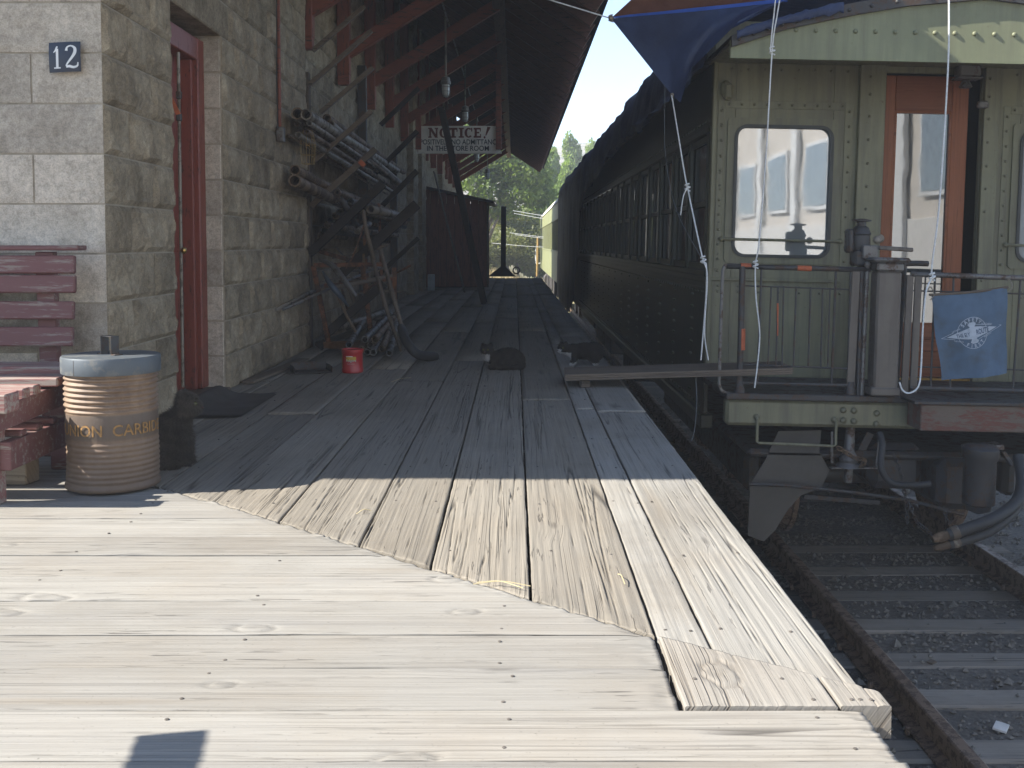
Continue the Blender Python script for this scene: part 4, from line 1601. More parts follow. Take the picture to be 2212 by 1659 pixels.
qd = gnd(660, 808)
pan = thing('dustpan', 'dark grey metal dustpan lying on deck beside the red can', 'dustpan', qd)
pm = MB()
for (x0, x1, y0, y1, z0, z1) in ((-.13, .13, -.10, .12, .002, .006), (-.13, -.126, -.10, .12, .006, .05), (.126, .13, -.10, .12, .006, .05), (-.126, .126, .116, .12, .006, .06)):
    pm.bbox(x0, x1, y0, y1, z0, z1, .001, Matrix.Translation(qd + Vector((.02, .1, 0))) @ Euler((0, 0, .35)).to_matrix().to_4x4())
obj('pan', pm, M_IRON, pan)
sobj('handle', MB().tube([qd + Vector((-.03, .2, .03)), qd + Vector((-.10, .33, .02))], .012, 8), M_IRON, pan)
qd = at(602, 806, 8.05)
b = MB().bbox(0, 1.35, -.04, .04, 0, .02, .003)
tag(obj('base_board', b, M_OLDWOOD, None, Matrix.Translation((WX + .06, 6.75, .006)) @ Euler((0, 0, R(86))).to_matrix().to_4x4()), 'weathered board lying on the deck along the foot of the wall', 'board')

# ------------------------------------------------------------------ pipe rack along the wall
rack = thing('pipe_rack', 'brown timber pipe rack with slanting arms against the stone wall', 'rack', (RX, 9.3, 0))
UX = RX + .075


def arm(y, z, Lx=.56, rise=.47, th=.05, mat=M_OLDWOOD, x0=None):
    x0 = UX + .02 if x0 is None else x0
    obj('arm', MB().bar((x0, y, z), (x0 + Lx, y, z + rise), .045, th, (0, 0, 1)), mat, rack)


for (y, zt) in ((9.22, 2.36), (12.75, 3.0), (16.0, 2.2)):
    obj('upright', MB().bar((UX, y, 0), (UX, y, zt), .10, .10, (0, 1, 0)), M_OLDWOOD if y < 12 else M_IRON, rack)
arm_pts = [((672, 446), (812, 322), 9.2), ((668, 548), (828, 396), 9.15), ((680, 347), (803, 240), 9.2), ((692, 243), (806, 146), 9.25), ((668, 183), (803, 66), 9.2),
           ((675, 110), (788, 14), 9.25), ((737, 592), (901, 441), 9.0), ((704, 722), (830, 612), 9.0), ((790, 480), (901, 369), 12.5), ((800, 385), (902, 283), 12.6), ((822, 270), (905, 190), 12.7), ((800, 610), (904, 514), 12.4), ((838, 432), (902, 370), 12.3)]
for i, (a, b_, y) in enumerate(arm_pts):
    th = (.052, .075, .040, .036, .034, .034, .085, .075, .06, .055, .05, .05, .05)[i]
    obj('arm', MB().bar(at(a[0], a[1], y), at(b_[0], b_[1], y), .05, th, (0, 0, 1)), M_OLDWOOD if i in (0, 2, 3, 4, 5) else M_DARKWOOD, rack)
obj('orange_tip', MB().bar(at(779, 357, 9.14), at(786, 350, 9.14), .056, .058), M_ORANGE, rack)


def pipe_thing(label, a, b, r, mat, group='pipes stored on the rack'):
    o = obj('pipe', MB().pipe(a, b, r, r * .78, 14), mat, smooth=True)
    o.data.set_sharp_from_angle(angle=R(40))
    return tag(o, label, 'pipe', group)


def run_back(u, v, y0, ln, du=0, dv=0):
    """pipe end seen at (u, v), y0 metres ahead, running back along the wall"""
    a = at(u, v, y0)
    return a, a + Vector((du, ln, dv))


top_b = [(642, 245, 8.05, 13, .9), (661, 247, 8.0, 12, .8), (706, 255, 8.9, 9, .6), (640, 268, 8.2, 5, .5), (668, 266, 8.1, 6, .55), (656, 269, 8.3, 5, .5), (662, 284, 8.2, 6.5, .55), (644, 291, 8.1, 6.5, .5), (622, 291, 7.9, 3.5, .3), (700, 272, 8.8, 7, .5), (716, 268, 9.0, 7, .5)]
words = ['uppermost wide', 'second wide', 'short upper', 'thin left', 'thin middle', 'small dark', 'brownish', 'low outer', 'thinnest left', 'inner thin', 'inner grey']
for i, (u, v, y, rpx, hn) in enumerate(top_b):
    r_ = rpx * y / FPX
    a, b_ = run_back(u, v, y, 5.6 + .25 * (i % 3), -.0 + .03 * (i % 2), -.02 * i)
    pipe_thing('%s pipe end of the top bundle on the rack' % words[i], a, b_, r_, (M_RUSTPIPE, M_GALV, M_RUSTPIPE)[i % 3], 'pipes in the top bundle')
for i, (u, v, y, rpx, wrd) in enumerate(((637, 367, 8.05, 11.5, 'upper of the two fat pipes jutting from the rack'), (636, 390, 7.95, 13.5, 'lower and fattest of the two big pipes on the rack'))):
    a, b_ = run_back(u, v, y, 6.4, .05, -.28)
    pipe_thing(wrd, a, b_, rpx * y / FPX, M_RUSTPIPE, 'fat pipes on the middle arm')
mid_b = [(728, 415), (757, 434), (725, 432), (737, 437), (746, 447), (733, 458), (724, 466), (713, 474), (707, 487), (700, 498), (692, 507)]
for i, (u, v) in enumerate(mid_b):
    y = 9.35 + .05 * (i % 4)
    a, b_ = run_back(u, v, y, 4.8 + .2 * (i % 3), .02 * (i % 3), -.05)
    pipe_thing('%s pipe end of the slanting row on the middle rack arm' % ('topmost', 'outermost upper', 'second', 'third', 'fourth', 'fifth', 'sixth', 'seventh', 'eighth', 'ninth', 'lowest')[i], a, b_, 7.2 * y / FPX, (M_RUSTPIPE, M_IRON)[i % 2], 'slanting row of pipes')
low_b = [(788, 733), (808, 735), (796, 748), (806, 761), (824, 755), (838, 769), (754, 745), (779, 757), (789, 764)]
for i, (u, v) in enumerate(low_b):
    p = at(u, v, 8.35)
    y = 8.35 + max(0, (.05 - p.z) * 0)
    r_ = 7.6 * y / FPX
    p.z = max(p.z, r_ + .002)
    a = p + Vector((0, .05 * (i % 3), 0))
    b_ = a + Vector((-.10 - .03 * i, 2.6 + .2 * (i % 4), .03))
    pipe_thing('%s of the pipe heap lying on the deck' % ('top left pipe end', 'top right pipe end', 'middle pipe end', 'lower middle pipe end', 'upper right pipe end', 'rightmost and lowest pipe end', 'leftmost lone pipe end', 'lower left pipe end', 'bottom left pipe end')[i], a, b_, r_, (M_STEELGREY, M_RUSTPIPE, M_STEELGREY)[i % 3], 'heap of pipes on the deck')
for (lab, a, b_, r_, m_) in (
        ('long grey pipe slanting out past the wall towards the door', at(584, 676, 7.7), at(700, 616, 9.3), .016, M_GALV),
        ('second thin rod slanting beside the long grey pipe', at(612, 668, 7.9), at(828, 572, 10.6), .012, M_STEELGREY),
        ('shiny galvanised pipe lying across the upper rack arms', at(800, 452, 9.6), at(876, 470, 12.3), .040, M_GALV),
        ('bright short pipe under the slanting pipe row', at(711, 482, 9.7), at(760, 502, 10.6), .018, M_GALV),
        ('bright stubby pipe near the pickaxe head', at(771, 500, 9.2), at(798, 484, 9.9), .026, M_GALV),
        ('pale pipe lying on the lowest rack arm', at(710, 715, 9.35), at(840, 672, 11.8), .034, M_GALV),
        ('thin pale pipe lying beside the lowest rack pipe', at(716, 722, 9.5), at(842, 680, 12.0), .02, M_GALV),
        ('dark pipe leaning up through the rack arms', at(735, 428, 9.0), at(781, 505, 9.6), .026, M_IRON)):
    pipe_thing(lab, a, b_, r_, m_, None) if False else tag(obj('pipe', MB().pipe(a, b_, r_, r_ * .78, 12), m_, smooth=True), lab, 'pipe')
# rusty angle-iron frame
fr_ = thing('angle_iron_frame', 'rust orange angle iron frame standing on deck before the rack', 'frame', gnd(706, 742))


def angle(a, b_, w_=.035):
    a, b_ = Vector(a), Vector(b_)
    return MB().bar(a, b_, w_, .005, (0, 1, 0), .001).bar(a + Vector((w_ / 2, w_ / 2, 0)), b_ + Vector((w_ / 2, w_ / 2, 0)), .005, w_, (0, 1, 0), .001)


for (a, b_, ya, yb) in (((676, 574), (709, 742), 8.7, 8.95), ((782, 572), (800, 716), 8.9, 9.2), ((678, 573), (828, 571), 8.7, 9.0), ((690, 543), (770, 566), 9.3, 9.0), ((700, 618), (846, 602), 8.9, 9.3), ((851, 578), (853, 660), 9.5, 9.5)):
    obj('bar', angle(at(*a, ya), at(*b_, yb)), M_RUST, fr_)
# pickaxe and handles, leaning on the rack
pk = thing('pickaxe', 'grey steel pickaxe head on wooden handle leaning among the pipes', 'pickaxe', at(720, 620, 8.6))
pc = spline([at(697, 588, 8.62), at(718, 598, 8.55), at(742, 622, 8.5), at(770, 640, 8.55)], 5)
pc1 = spline([at(697, 588, 8.62), at(706, 612, 8.55), at(725, 626, 8.5)], 5)
sobj('head', MB().tube(spline([at(697, 586, 8.62), at(712, 612, 8.5), at(732, 636, 8.5), at(753, 662, 8.62)], 6), [.006 + .020 * math.sin(math.pi * i / 18) for i in range(19)], 8), plain('tool_steel', (.07, .09, .12), .5, .4), pk)
sobj('handle', MB().tube([at(722, 622, 8.52), at(845, 596, 9.4)], .020, 8), M_OLDWOOD, pk)
pk2 = thing('grey_pick_blade', 'long grey pointed blade of a second pick across the rack frame', 'pick', at(720, 590, 8.6))
sobj('blade', MB().tube(spline([at(690, 562, 8.8), at(716, 572, 8.65), at(744, 606, 8.55), at(770, 640, 8.5)], 6), [.010 + .016 * math.sin(math.pi * i / 18) for i in range(19)], 8), M_STEELGREY, pk2)


def tool(name, label, cat, pts, rs, mat):
    return tag(sobj(name, MB().tube(spline(pts, 6), list(np.interp(np.linspace(0, 1, (len(pts) - 1) * 6 + 1), np.linspace(0, 1, len(rs)), rs)), 8), mat), label, cat)


tool('long_handle', 'pale wooden tool handle leaning on the rack ending near the pipe heap', 'handle', [at(800, 540, 8.9), at(833, 660, 8.4), gnd(866, 760) + Vector((0, 0, .015))], [.018, .017, .015], M_OLDWOOD)
sw = thing('scythe_shaft', 'wooden shaft with curved dark rubber boot reaching onto the deck', 'tool', gnd(938, 778))
hose_pts = [at(866, 706, 8.15), at(878, 738, 8.0), at(902, 765, 7.95), gnd(940, 776) + Vector((0, 0, .02))]
sobj('boot', MB().tube(spline(hose_pts, 6), [.03, .032, .035, .036, .036, .036, .036, .036, .036, .036, .036, .036, .036, .036, .036, .036, .036, .036, .034], 10), M_BLACKRUB, sw)
sobj('shaft', MB().tube([at(822, 540, 8.9), at(868, 706, 8.14)], .017, 8), M_OLDWOOD, sw)
tool('thin_rod', 'thin rusty rod standing slanted between the rack arms', 'rod', [at(792, 470, 8.9), at(766, 545, 8.8), at(748, 580, 8.7)], [.006, .006, .006], M_RUST)
tool('curved_handle', 'bent dark handle hanging in front of the rack arms', 'handle', [at(785, 455, 8.8), at(788, 480, 8.75), at(797, 520, 8.7), at(808, 560, 8.8)], [.014, .016, .018, .016], M_OLDWOOD)
tool('brown_pole', 'rusty brown pole standing between the two rack uprights', 'pole', [at(778, 396, 11.8), at(784, 480, 11.6), at(795, 640, 11.4)], [.03, .03, .03], M_RUST) if False else None
for (lab, a, b_) in (('upright rusty rod behind the rack near the pilaster', at(780, 428, 11.6), at(797, 650, 11.4)), ('dark upright stake behind the leaning tools', at(818, 440, 11.9), at(826, 640, 11.6))):
    tag(sobj('rod', MB().tube([a, b_], .016, 8), M_RUST), lab, 'rod')
rq_ = random.Random(17)
for i in range(14):
    u0, v0 = rq_.uniform(690, 800), rq_.uniform(520, 640)
    an = rq_.choice((rq_.uniform(-.5, .3), rq_.uniform(.9, 1.6)))
    ln_ = rq_.uniform(50, 130)
    ya_ = rq_.uniform(8.8, 10.2)
    a, b_ = at(u0, v0, ya_), at(u0 + ln_ * math.cos(an), v0 + ln_ * math.sin(an), ya_ + rq_.uniform(-.2, .9))
    b_.z = max(b_.z, .03)
    tag(sobj('scrap_rod', MB().tube([a, a.lerp(b_, .5) + Vector((0, 0, rq_.uniform(-.02, .02))), b_], rq_.uniform(.005, .013), 7), rq_.choice((M_RUST, M_RUSTPIPE, M_OLDWOOD, M_STEELGREY))),
        'one of the thin scrap rods tangled low in the pipe rack', 'rod', 'thin scrap rods tangled in the rack')
# straw broom head
bq = gnd(716, 762)
br = thing('straw_broom', 'worn orange straw broom head lying behind the red can', 'broom', bq)
bm_ = MB()
rgb = random.Random(3)
for i in range(260):
    t = rgb.random()
    a = bq + Vector((-.10 + .02 * rgb.random(), .16 + .10 * t, .02 + .05 * rgb.random()))
    b_ = bq + Vector((.17 + .05 * rgb.random(), .05 + .28 * t, .004 + .07 * rgb.random()))
    bm_.tube([a, b_], .0022, 3, False)
o = obj('bristles', bm_, plain('broom_straw', (.26, .115, .04), .8, var=.4, scale=20), br)
o['kind'] = 'stuff'
sobj('ferrule', MB().tube([bq + Vector((-.11, .21, .045)), bq + Vector((-.17, .23, .055))], [.05, .02], 8), M_IRON, br)
# wire lamp guard hanging on the rack
gq = at(665, 318, 8.3)
cg = MB()
for k in range(8):
    a = k / 8 * 2 * math.pi
    cg.tube([gq + Vector((.035 * math.cos(a), .035 * math.sin(a), .13)), gq + Vector((.06 * math.cos(a), .06 * math.sin(a), .02)), gq + Vector((.05 * math.cos(a), .05 * math.sin(a), -.13))], .0022, 4)
for zz, rr in ((.13, .035), (.02, .06), (-.06, .056), (-.13, .05)):
    cg.tube([gq + Vector((rr * math.cos(i * .524), rr * math.sin(i * .524), zz)) for i in range(13)], .0022, 4)
tag(obj('wire_guard', cg, M_BRASS), 'yellow wire cage guard hanging below the top pipe bundle', 'guard')

# ------------------------------------------------------------------ caged lamps under the eaves
def make_lamp(px_, py_, zb):
    L0 = Vector((px_, py_, zb))
    la = thing('caged_lamp', 'x', 'lamp', L0, 'caged lamps under the eaves')
    sobj('pendant_pipe', MB().tube([L0 + Vector((0, 0, .24)), Vector((px_, py_, 3.62))], .011, 8), M_GALV, la)
    sobj('cap', MB().lathe([(.012, .26), (.05, .245), (.055, .20), (.062, .195), (.062, .165), (.055, .16)], L0, 16), M_STEELGREY, la)
    sobj('globe', MB().lathe([(.045, .165), (.046, .10), (.042, .05), (.03, .02), (.005, .008)], L0, 16), M_LAMPGLASS, la)
    cg = MB()
    for k in range(6):
        a = k / 6 * 2 * math.pi
        cg.tube([L0 + Vector((r_ * math.cos(a), r_ * math.sin(a), z_)) for r_, z_ in ((.055, .165), (.055, .08), (.048, .03), (.02, .0))], .003, 4)
    for zz, rr in ((.13, .055), (.08, .055), (.03, .048)):
        cg.tube([L0 + Vector((rr * math.cos(i * .524), rr * math.sin(i * .524), zz)) for i in range(13)], .003, 4)
    obj('cage', cg, M_STEELGREY, la)
    return la


def dup(root, loc, label):
    r_ = root.copy()
    C.objects.link(r_)
    r_.location = loc
    r_['label'] = label
    for ch in root.children:
        c_ = ch.copy()
        C.objects.link(c_)
        c_.parent = r_
        c_.matrix_parent_inverse = ch.matrix_parent_inverse.copy()
    return r_


lp = at(963, 212, 12.9)
lamp = make_lamp(lp.x, lp.y, lp.z)
lamp['label'] = 'nearest and largest caged lamp hanging above the pipe rack'
for (u, v, y, lab) in ((1005, 265, 16.6, 'second caged lamp hanging above the notice sign'), (1030, 351, 21.5, 'third caged lamp showing just below the notice sign'), (1053, 388, 26.5, 'farthest caged lamp hanging low before the green tree')):
    dup(lamp, at(u, v, y), lab)

# ------------------------------------------------------------------ notice sign
NY = 17.35
s0, s1 = at(903, 330, NY), at(1081, 272, NY)
sg = thing('notice_sign', 'white NOTICE board hanging from the eave braces', 'sign', ((s0.x + s1.x) / 2, NY, s0.z))
SWd, SH = s1.x - s0.x, s1.z - s0.z
obj('board', MB().bbox(s0.x, s1.x, NY, NY + .02, s0.z, s1.z, .003), M_SIGNWHITE, sg)
obj('bottom_batten', MB().bbox(s0.x - .02, s1.x + .02, NY - .02, NY - .001, s0.z - .015, s0.z + .018, .003), M_SIGNWHITE, sg)
sfn = lambda x, y, l: (s0.x + x * SWd, NY - .002 - l, s0.z + y * SH)
for side, x in ((0, s0.x + .01), (1, s1.x - .03)):
    obj('hanger', MB().bbox(x - .045, x + .045, NY - .05, NY - .004, s0.z + .05, BZ - .02 if side else 3.0, .006), M_REDWOOD, sg)


def slab_letters():
    out = []

    def L(ch, x, w_):
        y0, y1, hh = .56, .93, .37
        st, se, sh = .34 * w_, .12 * w_, .06
        X = lambda t: x + t * w_
        if ch in 'NITE':
            if ch == 'N':
                for a in (.16, .84):
                    out.append(rect2(X(a - .09), X(a + .09), y0, y1))
                    out.append(rect2(X(a - .20), X(a + .16), y0 if a < .5 else y1 - .05, y0 + .05 if a < .5 else y1))
                out.append(rect2(X(-.04), X(.30), y1 - .05, y1))
                out.append(([Vector((X(.02), y1, 0)), Vector((X(.32), y1, 0)), Vector((X(.98), y0, 0)), Vector((X(.68), y0, 0))], [(0, 1, 2, 3)]))
            if ch == 'I':
                out.append(rect2(X(.28), X(.72), y0, y1))
                for y in (y0, y1 - .055):
                    out.append(rect2(X(.05), X(.95), y, y + .055))
            if ch == 'T':
                out.append(rect2(X(.34), X(.66), y0, y1))
                out.append(rect2(X(.0), X(1.0), y1 - .075, y1))
                out.append(rect2(X(.18), X(.82), y0, y0 + .055))
                for a in (0, .88):
                    out.append(rect2(X(a), X(a + .12), y1 - .15, y1 - .07))
            if ch == 'E':
                out.append(rect2(X(.12), X(.42), y0, y1))
                out.append(rect2(X(.0), X(.95), y0, y0 + .065))
                out.append(rect2(X(.0), X(.92), y1 - .065, y1))
                out.append(rect2(X(.4), X(.72), .72, .78))
                for (a, y) in ((.83, y0), (.80, y1 - .14)):
                    out.append(rect2(X(a), X(a + .12), y, y + .14))
        elif ch in 'OC':
            n = 24
            a0_, a1_ = (0, 2 * math.pi) if ch == 'O' else (R(48), R(318))
            vs = []
            for i in range(n + 1):
                a = a0_ + (a1_ - a0_) * i / n
                vs += [Vector((X(.5 + .5 * math.cos(a)), (y0 + y1) / 2 + hh / 2 * math.sin(a), 0)), Vector((X(.5 + .20 * math.cos(a)), (y0 + y1) / 2 + (hh / 2 - .05) * math.sin(a), 0))]
            out.append((vs, [(2 * i, 2 * i + 2, 2 * i + 3, 2 * i + 1) for i in range(n)]))
            if ch == 'C':
                out.append(rect2(X(.80), X(.94), .79, .93))
        elif ch == '!':
            out.append(([Vector((X(.55), .97, 0)), Vector((X(1.1), .95, 0)), Vector((X(.38), .64, 0)), Vector((X(.22), .64, 0))], [(0, 1, 2, 3)]))
            out.append(([Vector((X(.1 + .16 * math.cos(a * .628)), .575 + .045 * math.sin(a * .628), 0)) for a in range(10)], [tuple(range(10))]))
    for ch, x, w_ in (('N', .13, .115), ('O', .26, .105), ('T', .375, .105), ('I', .49, .07), ('C', .565, .10), ('E', .675, .095), ('!', .80, .075)):
        L(ch, x, w_)
    return out


print_on('heading', slab_letters(), sfn, M_SIGNRED, sg)
for (txt, y, x0, x1, hh) in (('POSITIVELY NO ADMITTANCE', .31, .025, .985, .19), ('IN THE STORE ROOM', .075, .11, .86, .19)):
    vs, fs = text_geo(txt, 1.0, .012, 0)
    xa, xb = min(p.x for p in vs), max(p.x for p in vs)
    yt = max(p.y for p in vs)
    print_on('lettering', [([Vector((x0 + (p.x - xa) / (xb - xa) * (x1 - x0), y + p.y / yt * hh, 0)) for p in vs], fs)], sfn, M_SIGNBLACK, sg)

# ------------------------------------------------------------------ ladder, shed, leaning board, bucket
lb, lt = gnd(1045, 657), at(952, 232, 15.8)
lad = thing('wooden_ladder', 'dark wooden ladder leaning up in front of the notice sign', 'ladder', lb)
dirv = (lt - lb).normalized()
for off in (-.0, .36):
    obj('side_rail', MB().bar(lb + Vector((0, off, .0)), lt + Vector((0, off, 0)), .035, .085, (1, 0, .3)), M_DARKWOOD, lad)
LL = (lt - lb).length
k = .3
while k < LL - .1:
    p = lb + dirv * k
    sobj('rung', MB().tube([p + Vector((0, .02, 0)), p + Vector((0, .34, 0))], .016, 8), M_OLDWOOD, lad)
    k += .3
sy = 21.4
shx0, shx1 = RX + .03, at(1052, 600, sy).x
ztl, ztr = at(935, 404, sy).z, at(1052, 434, sy).z
shed = thing('tool_shed', 'dark red board shed with sloping lid roof at the far deck end', 'shed', ((shx0 + shx1) / 2, sy, 0))
nbd = 8
for i in range(nbd):
    a, c_ = shx0 + (shx1 - shx0) * i / nbd, shx0 + (shx1 - shx0) * (i + 1) / nbd - .006
    za = ztl + (ztr - ztl) * i / nbd - .04
    obj('front_board', MB().bbox(a, c_, sy, sy + .025, .03, za, .003), M_SHED, shed)
for i in range(12):
    a = sy + .026 + i * .17
    obj('side_board', MB().bbox(shx1 - .028, shx1 - .003, a, a + .165, .03, ztr - .03, .003), M_SHED, shed)
obj('core', MB().box(shx0 + .02, shx1 - .03, sy + .03, sy + 2.05, .02, ztr - .06), M_DARKWOOD, shed)
obj('corner_trim', MB().bbox(shx1 - .002, shx1 + .03, sy - .03, sy + .06, .02, ztr - .05, .004), M_OLDWOOD, shed)
rf = MB().prism([(shx0, ztl - .02), (shx1 + .14, ztr - .05), (shx1 + .14, ztr), (shx0, ztl + .03)], sy - .12, sy + 2.15, lambda p, t: (p[0], t, p[1]))
obj('roof', rf, M_IRON, shed)
lbq = MB().bar(gnd(1004, 632), at(938, 372, 20.3), .02, .14, (0, 1, .2))
tag(obj('leaning_board', lbq, M_OLDWOOD), 'weathered board leaning against the dark red shed front', 'board')
wq = gnd(931, 628)
tag(sobj('white_box', MB().bbox(wq.x - .065, wq.x + .065, wq.y, wq.y + .12, 0, .31, .008), plain('pale_bucket', (.36, .40, .42), .6)), 'small pale upright box at the foot of the red shed', 'box')
# post at the platform end
eq = gnd(1087, 597)
ep = thing('end_post', 'dark steel post on triangular base at the far platform end', 'post', eq)
obj('post', MB().bar((eq.x, eq.y, 0), at(1088, 446, eq.y), .14, .14, (0, 1, 0)), M_IRON, ep)
obj('base', MB().prism([(-.42, 0), (.34, 0), (.08, .26), (-.08, .26)], -.12, .12, lambda p, t: (eq.x + p[0], eq.y + t - .05, p[1])), M_IRON, ep)
rg_ = MB()
rg_.tube([(eq.x + .36 + .09 * math.cos(i * .4), eq.y - .15, .17 + .09 * math.sin(i * .4)) for i in range(17)], .018, 6)
obj('ring', rg_, M_IRON, ep)

# ------------------------------------------------------------------ coach
TILT = R(1.2)
PIV = Vector((TRX, 6.6, RAIL_Z))
coach = thing('passenger_coach', 'green riveted passenger coach with open railed end platform and tarp over roof', 'coach', PIV)
UNT = Matrix.Rotation(-TILT, 3, 'Y')


def T(u, v, Y):
    return PIV + UNT @ (at(u, v, Y) - PIV)


YFR, YBK = 6.60, 7.42
BL_, BR_ = 1.31, 4.31
YEND = 29.5
riv_me = MB().lathe([(.011, 0), (.0105, .004), (.007, .008), (.002, .0095)], (0, 0, 0), 8, Matrix.Rotation(R(90), 3, 'X')).mesh('rivet', True)
riv_me.materials.append(M_GREEN)
riv_side = riv_me.copy()


def rivets(pts, parent, y, sc=1.0, mat=None):
    me = riv_me
    if mat is not None:
        key = 'rivet_' + mat.name
        me = bpy.data.meshes.get(key)
        if me is None:
            me = riv_me.copy()
            me.name = key
            me.materials.clear()
            me.materials.append(mat)
    for (x, z) in pts:
        obj('rivet', me, None, parent, Matrix.Translation((x, y, z)) @ Matrix.Scale(sc, 4))


def line(p, q, n):
    return [(p[0] + (q[0] - p[0]) * i / (n - 1), p[1] + (q[1] - p[1]) * i / (n - 1)) for i in range(n)]


# end wall panels around window and door openings
wx0, wz1 = T(1588, 272, YBK).x, T(1690, 272, YBK).z
wx1, wz0 = T(1789, 556, YBK).x, T(1690, 556, YBK).z
dx0, dx1 = T(1903, 400, YBK).x, T(2112, 400, YBK).x
dz1 = T(1985, 158, YBK).z
FLZ = -.055
cxm = (dx0 + T(2090, 400, YBK).x) / 2
cwx0, cwx1 = 2 * cxm - wx1, 2 * cxm - wx0
ew = MB()
ZT = 2.40


def panel(x0, x1, z0, z1, y=YBK, th=.04):
    ew.bbox(x0, x1, y, y + th, z0, z1, .002)


panel(BL_, wx0, FLZ, ZT)
panel(wx0 + .001, wx1 - .001, wz1, ZT)
panel(wx0 + .001, wx1 - .001, FLZ, wz0)
panel(wx1, dx0 - .002, FLZ, ZT)
panel(dx0, dx1, dz1, ZT)
panel(dx1 + .002, cwx0, FLZ, ZT)
panel(cwx0 + .001, cwx1 - .001, wz1, ZT)
panel(cwx0 + .001, cwx1 - .001, FLZ, wz0)
panel(cwx1, BR_, FLZ, ZT)
endw = obj('end_wall', ew, M_GREEN, coach)


def rrect(x0, x1, z0, z1, r, n=6):
    out = []
    for (cx_, cz_, a0_) in ((x1 - r, z1 - r, 0), (x0 + r, z1 - r, 90), (x0 + r, z0 + r, 180), (x1 - r, z0 + r, 270)):
        for i in range(n + 1):
            a = R(a0_ + 90 * i / n)
            out.append((cx_ + r * math.cos(a), cz_ + r * math.sin(a)))
    return out


def ring_frame(name, outer, inner, y0, y1, mat, parent):
    n = len(outer)
    vs = [(x, y0, z) for x, z in outer] + [(x, y0, z) for x, z in inner] + [(x, y1, z) for x, z in outer] + [(x, y1, z) for x, z in inner]
    fs = []
    for i in range(n):
        j = (i + 1) % n
        fs += [(i, j, n + j, n + i), (2 * n + i, 3 * n + i, 3 * n + j, 2 * n + j), (i, 2 * n + i, 2 * n + j, j), (n + i, n + j, 3 * n + j, 3 * n + i)]
    return obj(name, MB().add(vs, fs), mat, parent, smooth=True, auto=30)


for (a, c_) in ((wx0, wx1), (cwx0, cwx1)):
    win = thing('window', '', '', ((a + c_) / 2, YBK, wz0))
    del win['label'], win['category']
    win.parent = coach
    win.matrix_parent_inverse = _WM[coach.name].inverted()
    ow, ih = .085, .012
    ring_frame('frame', rrect(a - .052, c_ + .052, wz0 - .045, wz1 + .05, .03), rrect(a, c_, wz0, wz1, .085), YBK - .016, YBK - .001, M_GREEN, win)
    ring_frame('gasket', rrect(a - .004, c_ + .004, wz0 - .004, wz1 + .004, .088), rrect(a + .018, c_ - .018, wz0 + .018, wz1 - .018, .07), YBK - .026, YBK - .012, M_GASKET, win)
    rr = rrect(a + .01, c_ - .01, wz0 + .01, wz1 - .01, .075)
    n = len(rr)
    obj('pane', MB().add([(x, YBK + .004, z) for x, z in rr] + [(x, YBK + .010, z) for x, z in rr], [tuple(range(n)), tuple(range(n, 2 * n))[::-1]] + [(i, n + i, n + (i + 1) % n, (i + 1) % n) for i in range(n)]), M_GLASS, win)
    bz = T(1690, 519, YBK).z
    sobj('guard_bar', MB().tube([(a - .075, YBK - .03, bz), (c_ + .075, YBK - .03, bz)], .0095, 8).sphere((a - .075, YBK - .022, bz), .018, 8, 6).sphere((c_ + .075, YBK - .022, bz), .018, 8, 6), M_GREEN, win)
    # raised cover strip round the frame, with rivets
    x0_, x1_ = a - .085, c_ + .09
    zt_ = T(1690, 229, YBK).z
    zl_ = FLZ + .75
    st = obj('cover_strip', MB().bbox(x0_ - .035, x0_ + .012, YBK - .006, YBK - .0005, zl_, zt_ + .03, .002).bbox(x1_ - .012, x1_ + .045, YBK - .006, YBK - .0005, zl_, zt_ + .03, .002)
             .bbox(x0_ + .013, x1_ - .013, YBK - .006, YBK - .0005, zt_ - .022, zt_ + .03, .002), M_GREEN, win)
    rivets(line((x0_ + .04, zt_ + .006), (x1_ - .03, zt_ + .006), 10), endw, YBK - .006)
    rivets(line((x0_ - .01, zt_ - .04), (x0_ - .01, wz0 - .02), 11), endw, YBK - .006)
    rivets(line((x1_ + .02, zt_ - .03), (x1_ + .02, wz0 - .02), 11), endw, YBK - .006)
    sd_ = -1 if a < cxm else 1
    xo = BL_ + .055 if sd_ < 0 else BR_ - .055
    rivets(line((xo, zt_ - .02), (xo, wz0 - .1), 11), endw, YBK)
    # belt ledge and lower seams
    zb = wz0 - .15
    obj('belt_ledge', MB().bbox(min(xo, x1_) - (.05 if sd_ < 0 else -.04), max(xo, x1_) - (.0 if sd_ < 0 else -.05), YBK - .022, YBK - .0005, zb - .02, zb, .004), M_GREEN, win)
    rivets(line((x0_, zb - .055), (x1_, zb - .055), 7), endw, YBK)
    rivets(line((x0_, zb - .095), (x1_, zb - .095), 7), endw, YBK)
    rivets(line((x0_ + .05, T(1690, 151, YBK).z), (x1_ + .0, T(1690, 151, YBK).z), 8), endw, YBK)
obj('corner_post', MB().bbox(BL_ - .012, BL_ + .02, YBK - .02, YBK + .06, FLZ, ZT, .006), M_GREEN, coach)
obj('corner_post', MB().bbox(BR_ - .02, BR_ + .012, YBK - .02, YBK + .06, FLZ, ZT, .006), M_GREEN, coach)
# door posts either side
for (a, c_, rx_) in ((T(1850, 300, YBK).x, dx0 - .004, None), (dx1 + .004, T(2150, 300, YBK).x, None)):
    dpst = obj('door_post', MB().bbox(a, c_, YBK - .045, YBK - .001, FLZ, dz1 + .12, .004), M_GREEN, coach)
    rivets([((a + c_) / 2 - .02, T(1857, v, YBK).z) for v in (166, 205, 253, 303, 354, 403, 452, 600, 700, 780)], dpst, YBK - .045)
